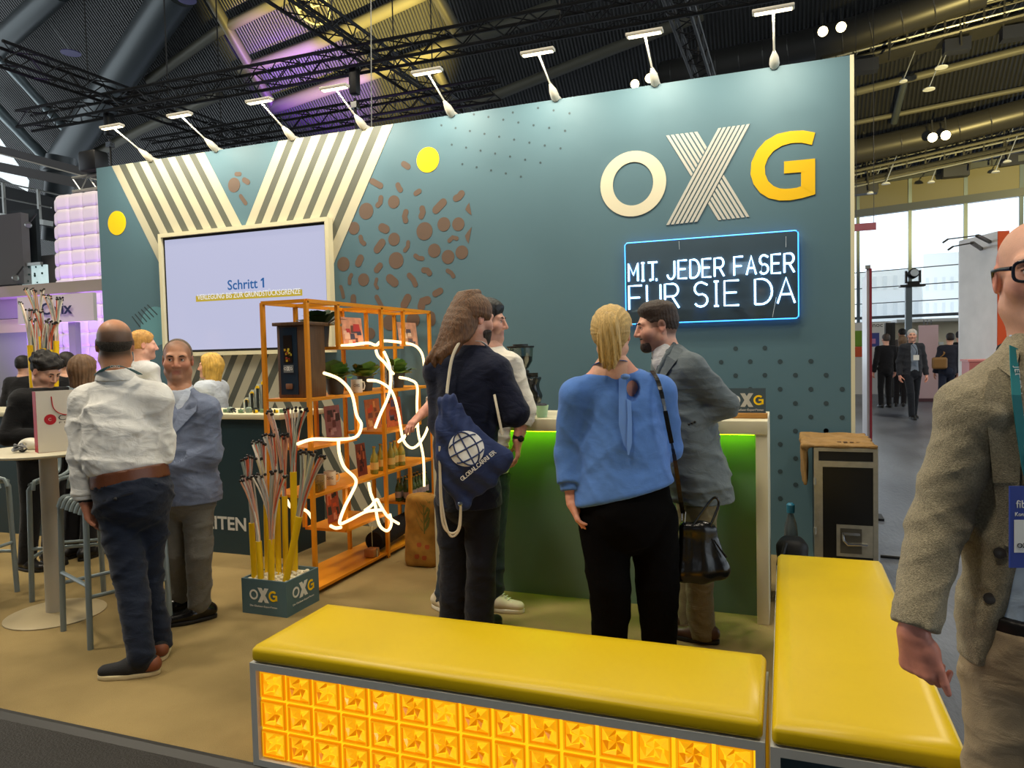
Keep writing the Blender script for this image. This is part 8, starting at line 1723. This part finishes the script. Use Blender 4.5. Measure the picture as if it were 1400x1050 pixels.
    for i, p in enumerate(L):
        sd = unit(np.cross(L[min(i+1, 5)]-L[max(i-1, 0)], CF))*0.0095; vs += [p-sd, p+sd, p+sd+CF*0.002, p-sd+CF*0.002]
    for k_ in range(5): a_ = 4*k_; b_ = a_+4; fs += [(a_, a_+1, b_+1, b_), (a_+1, a_+2, b_+2, b_+1), (a_+2, a_+3, b_+3, b_+2), (a_+3, a_, b_, b_+3)]
    build('lanyard', MB().add(vs, fs), lt, t)
    text_mesh('lanyard_text', 'JEDER FASER FÜR SIE DA', M_white, L[1]-CF*0.006-CR*0.005, unit(L[4]-L[1]), unit(np.cross(-CF, unit(L[4]-L[1]))), 0.010, t, 'LEFT', 0.001, 0.21)
    bc = on_cloth(bs, 1425, 720, 0.03); bc = bc if bc is not None else atd(1425, 720, c-0.16); ux_ = unit(CR); uy_ = unit(CU); hw, hh = 0.070, 0.085
    bdg = build('badge', MB().plate([(-hw, -hh), (hw, -hh), (hw, hh), (-hw, hh)], bc, ux_, uy_, 0, 0.004), mat('badge_blue', (52, 70, 150), 0.3), t)
    build('badge_label', MB().plate([(-hw+0.008, -hh+0.032), (hw-0.008, -hh+0.032), (hw-0.008, hh-0.07), (-hw+0.008, hh-0.07)], bc, ux_, uy_, 0.0045, 0.005), M_white, bdg)
    text_mesh('badge_text', 'fibe', M_white, bc+(-hw+0.012)*ux_+uy_*(hh-0.045), ux_, uy_, 0.016, bdg, 'LEFT', 0.001, None, 0.0045); text_mesh('badge_text', 'Konferenz', M_white, bc+(-hw+0.010)*ux_+uy_*(hh-0.062), ux_, uy_, 0.008, bdg, 'LEFT', 0.001, None, 0.0045); text_mesh('badge_text', 'OXG', mat('ink_dark', (40, 40, 46)), bc+(-hw+0.014)*ux_+uy_*(-hh+0.042), ux_, uy_, 0.010, bdg, 'LEFT', 0.001, None, 0.0055)
man_tweed()

# ------------------------------------------------------------------ people farther away
def far_person(label, c, head, feet, face, top, legs, hair, jacket=True, skin='fair', h=0.016, style='short', arms=None, shirt=None, hfac=None, s=1.0, step=0.0, wide=1.0, loc=None, z0=0.012, lean=0.0, shoe_m=None, bag=None):
    """standing figure from head centre and foot pixels at depth c; face = heading"""
    fw = unit(V3((face[0], face[1], 0))); rt = np.cross(fw, (0, 0, 1)); hc = atd(head[0], head[1], c); f0_ = atd(feet[0], feet[1], c); f0_ = V3((f0_[0], f0_[1], z0)); ax = hc-f0_; Hh = ax[2]/0.935
    P = lambda x, y, z: f0_+ax*(z/0.935)+rt*x*Hh/1.75*wide+fw*(y*Hh/1.75)
    J = dict(neck=P(0, -0.015, 0.84), waist=P(0, 0, 0.61), pel=P(0, 0, 0.53))
    for q, sx in (('L', -1), ('R', 1)):
        J['sh'+q] = P(0.165*sx, -0.01, 0.805); a = (arms or {}).get(q, ((0.225, -0.03, 0.635), (0.235, 0.05, 0.49)))
        J['el'+q] = P(a[0][0]*sx, a[0][1], a[0][2]); J['wr'+q] = P(a[1][0]*sx, a[1][1], a[1][2]); st = step*sx
        J['hp'+q] = P(0.085*sx, 0, 0.515); J['kn'+q] = P(0.085*sx, 0.03+st*0.6, 0.285); J['an'+q] = P(0.085*sx, st, 0.045)
    t = thing('person', label, 'person', tuple(V3((f0_[0], f0_[1], z0))) if loc is None else loc)
    R = frame(unit(V3(hfac) if hfac is not None else fw), (0, 0, 1)); sh_ = s*Hh/1.75
    hh = max(0.0045, h*0.45); V, F = head_mesh(hc, R, sh_, J['neck'], hh, 0.056); w = lambda x, y, z: hc+(R[0]*x+R[1]*y+R[2]*z)*sh_
    hands = [hand_mesh(J['wr'+q], J['wr'+q]-J['el'+q], -rt*sx, fw, 0.95, (0.4, 0.4, 0.3), h=max(0.004, h*0.3)) for q, sx in (('L', -1), ('R', 1))] if h < 0.02 else []
    body = sdf_obj('body', [(V, F), core_mesh(J)]+hands, M_skin, t, lambda V_: head_cols(V_, hc, R, sh_, SK[skin], 0.2 if style != 'long' else 0, 0.4, 0.0))
    if R[1]@(-CF) > -0.1 and h < 0.02: eyes(body, w, sh_, R)
    if hair is not None:
        hm_ = mat('hair_%d_%d' % (hair[0], hair[2]), hair, 0.6, bump=0.5, bscale=50, var=0.25, vscale=25)
        if style == 'short': Sx = hair_sdf(hc, R, sh_, short_mask(0.066, -0.03, -0.05), 0.0, hh, strand=lambda x, y, z: 0.006+0.012*sm_(0.03, 0.10, z)+0.0015*np.sin(y*300+x*150))
        elif style == 'curly': Sx = hair_sdf(hc, R, sh_, short_mask(0.078, -0.02, -0.04), 0.0, hh, strand=lambda x, y, z: 0.004+0.030*sm_(0.02, 0.09, z)+0.013*sm_(0.0, 0.06, z)*np.sin(y*75+x*40)*np.sin(x*80+z*35)*np.sin(z*70+y*30+1))
        elif style == 'ring': Sx = hair_sdf(hc, R, sh_, lambda x, y, z: sm_(0.07, 0.045, z)*sm_(-0.08, -0.05, z)*sm_(0.02, -0.01, y), 0.008, hh)
        else:
            mk = lambda x, y, z: np.maximum(np.minimum(sm_(0.068, 0.05, y-0.3*np.clip(z, 0, 1)), sm_(-0.2, -0.18, z)), 0)*np.where((np.abs(x) < 0.055) & (z < 0.03) & (y > 0.03), 0.0, 1.0)
            Sx = hair_sdf(hc, R, sh_, mk, 0.020, hh, 0.13, strand=strands(14, 0.0025, 1, 7)); Lh = -0.14
            for q in (-1, 1): Sx.cone(w(q*0.070, 0.0, 0.02), w(q*0.072, -0.005, Lh), 0.030*sh_, 0.026*sh_, 0.02)
            Sx.cone(w(0, -0.085, 0.0), w(0, -0.075, Lh), 0.042*sh_, 0.032*sh_, 0.03); Sx.cone(w(-0.05, -0.06, 0.0), w(-0.05, -0.055, Lh), 0.040*sh_, 0.032*sh_, 0.03); Sx.cone(w(0.05, -0.06, 0.0), w(0.05, -0.055, Lh), 0.040*sh_, 0.032*sh_, 0.03)
            cx, cy = hc[0], hc[1]; Sx.disp(lambda x, y, z: 0.0035*np.sin(np.arctan2(y-cy, x-cx)*26+np.sin(z*25)))
        sdf_obj('hair', Sx, hm_, t)
    tm = clothm('cloth_%d_%d_%d' % top, top, 0.85)
    if shirt is not None:
        Sx = top_sdf(J, fw, h, 0.160*wide, 0.150, 0.15, 0.70, 0.0, (0.045, 0.04, 0.03), (0.0, 0.0), cuts=((J['pel'], (0, 0, -1)),)); Sx.cut(J['neck']+V3((0, 0, 0.03)), (0, 0, 1)); sdf_obj('shirt', Sx, clothm('cloth_%d_%d_%d' % shirt, shirt, 0.85), t)
    cv = () if shirt is None else ((J['neck']+fw*0.13-V3((0, 0, 0.02)), J['waist']+fw*0.14, 0.07, 0.07, 0.01), (J['waist']+fw*0.14, J['pel']+fw*0.15-V3((0, 0, 0.15)), 0.07, 0.11, 0.01))
    Sx = top_sdf(J, fw, h, 0.160*wide, 0.150, 0.158, 0.70, 0.010, (0.064, 0.054, 0.044), (1.0, 1.0), hem=(J['pel'][2]-0.10) if jacket else J['pel'][2]-0.02, shr=0.054, fold=(folds(int(c*10), 0.007, 13),), cuts=((J['neck']+V3((0, 0, 0.03)), (0, 0, 1)),), carve=cv)
    sdf_obj('jacket' if jacket else 'shirt', Sx, tm, t)
    Sx = pants_sdf(J, fw, h, 0.150, 0.088, 0.068, 0.058, 0.82, None, 0.05+z0, 0.012); sdf_obj('trousers', Sx, clothm('cloth_%d_%d_%d' % legs, legs, 0.85), t)
    for q in 'LR': shoe(t, J['an'+q], fw, 1.0, shoe_m or mat('shoe_black', (20, 18, 18)), M_black, z0, h=max(0.009, h*0.6))
    return t, J, fw, w, R
cross = lambda L=0.0: {'L': ((0.22, 0.02, 0.64), (0.05, 0.22, 0.66)), 'R': ((0.22, 0.02, 0.64), (0.05, 0.22, 0.64))}
# behind and at the teal counter
t, J, fw, w, R = far_person('dark curly-haired young man in a black hoodie looking down by the table', 5.35, (62, 508), (52, 772), CR*0.9-CF*0.35, (16, 16, 18), (14, 14, 16), (24, 19, 17), False, 'fair', 0.011, 'curly', {'L': ((0.24, 0.02, 0.64), (0.12, 0.28, 0.66)), 'R': ((0.25, -0.02, 0.64), (0.14, 0.24, 0.64))}, None, CR*0.85-CF*0.25+V3((0, 0, -0.45)), 1.12, 0, 1.15)
lanyard(t, [J['neck']+rt_ for rt_ in ((fw*0.06-CF*0.09), (fw*0.10-CF*0.13-V3((0, 0, 0.1))), (fw*0.13-CF*0.13-V3((0, 0, 0.25))))], 0.016, mat('lanyard_grey', (120, 124, 130), 0.6))
far_person('woman with shoulder-length brown hair in a light blue top, from behind', 5.55, (115, 506), (108, 766), CF*0.95+CR*0.2, (168, 186, 196), (16, 16, 20), (112, 84, 58), False, 'fair', 0.012, 'long', cross(), None, CF*0.9+CR*0.3)
far_person('person with short blond hair in a pale shirt behind the counter', 6.55, (196, 472), (200, 722), CF*0.75+CR*0.65, (196, 196, 196), (50, 54, 64), (190, 140, 70), False, 'pink', 0.012, 'short', cross(), None, CF*0.55+CR*0.85, 1.02)
far_person('blonde woman in a pale blue shirt in profile behind the counter', 6.45, (287, 501), (296, 722), -CR*0.9+CF*0.1, (186, 194, 206), (40, 44, 54), (198, 158, 72), False, 'fair', 0.011, 'long', cross(), None, -CR*0.98-CF*0.1)
far_person('dark-clothed figure with dark hair at the left edge, from behind', 8.6, (33, 500), (30, 680), CF, (26, 26, 28), (22, 22, 24), (30, 26, 24), True, 'fair', 0.022, z0=0.0)
far_person('dark-clothed figure between the hoodie man and the brown-haired woman', 7.6, (91, 497), (92, 698), CF*0.8-CR*0.5, (20, 20, 22), (20, 20, 22), (40, 34, 30), True, 'fair', 0.022, z0=0.0)
# visitors in the aisle on the right
walk = {'L': ((0.23, -0.02, 0.64), (0.25, 0.02, 0.49)), 'R': ((0.23, -0.05, 0.64), (0.24, 0.0, 0.49))}
t, J, fw, w, R = far_person('grey-haired man in a dark suit walking towards the camera in the aisle', 14.4, (1247, 459), (1248, 571), -CF*0.97-CR*0.1, (44, 47, 54), (26, 30, 38), (206, 202, 196), True, 'pink', 0.014, 'short', walk, (118, 130, 146), -CF*0.85-CR*0.4, 1.0, 0.16, z0=0.0)
bc = J['waist']+fw*0.16+V3((0, 0, 0.14)); build('badge', MB().box(bc[0]-0.05, bc[0]+0.05, bc[1]-0.03, bc[1]-0.025, bc[2]-0.05, bc[2]+0.05), M_white, t); lanyard(t, [J['neck']+fw*0.10-CR*0.05, J['waist']+fw*0.175+V3((0, 0, 0.28)), bc+V3((0, 0, 0.05))], 0.015, mat('lanyard_dark', (40, 44, 50), 0.6))
far_person('man in a black suit in the aisle, from behind, nearest the wall end', 17.0, (1211, 464), (1210, 553), CF, (20, 20, 24), (18, 18, 22), (70, 60, 54), True, 'pink', 0.018, z0=0.0, wide=1.1)
far_person('woman in dark clothes with light brown hair in the aisle', 17.2, (1234, 466), (1230, 556), CF*0.8+CR*0.5, (34, 32, 34), (24, 22, 26), (120, 96, 74), True, 'fair', 0.018, 'long', z0=0.0)
far_person('man with black hair far behind the walking man', 20.5, (1233, 456), (1238, 542), CF, (90, 84, 80), (40, 40, 44), (24, 22, 22), True, 'fair', 0.022, z0=0.0)
t, J, fw, w, R = far_person('man in a dark blazer with a tan shoulder bag, walking away', 16.0, (1299, 463), (1290, 560), CF*0.9+CR*0.3, (40, 42, 54), (34, 40, 58), (40, 34, 32), True, 'fair', 0.018, z0=0.0, step=0.10, shoe_m=mat('shoe_tan2', (120, 74, 50), 0.5))
sb = thing('shoulder_bag', 'tan shoulder bag carried by the man walking away', 'bag', tuple(J['pel']-CR*0.25)); pb = J['pel']-CR*0.24-CF*0.12+V3((0, 0, 0.14))
S_ = SDF(pb-0.25, pb+0.25, 0.018); S_.rbox(pb, (0.15, 0.06, 0.13), 0.05); sdf_obj('bag_body', S_, mat('tan_leather', (140, 104, 58), 0.5), sb); lanyard(sb, [pb+V3((0, 0, 0.12)), J['shL']-CF*0.12+V3((0, 0, -0.1)), J['shL']+V3((0, 0, 0.075))], 0.035, mat('tan_leather', (0, 0, 0)), None, 'strap')
far_person('man in a black jacket turned away beside the white tower', 18.0, (1312, 460), (1312, 549), CF*0.8+CR*0.6, (18, 20, 28), (22, 22, 26), (34, 28, 26), True, 'pink', 0.020, z0=0.0, arms=cross())
far_person('man in a dark jacket with lanyard partly hidden behind the tweed jacket', 7.0, (1389, 447), (1400, 690), -CR*0.3+CF*0.9, (34, 36, 40), (30, 30, 34), (60, 46, 40), True, 'pink', 0.016, 'short', None, None, CR*0.6+CF*0.75, z0=0.0)

for o_ in bpy.data.objects:
    if '_org' in o_: del o_['_org']
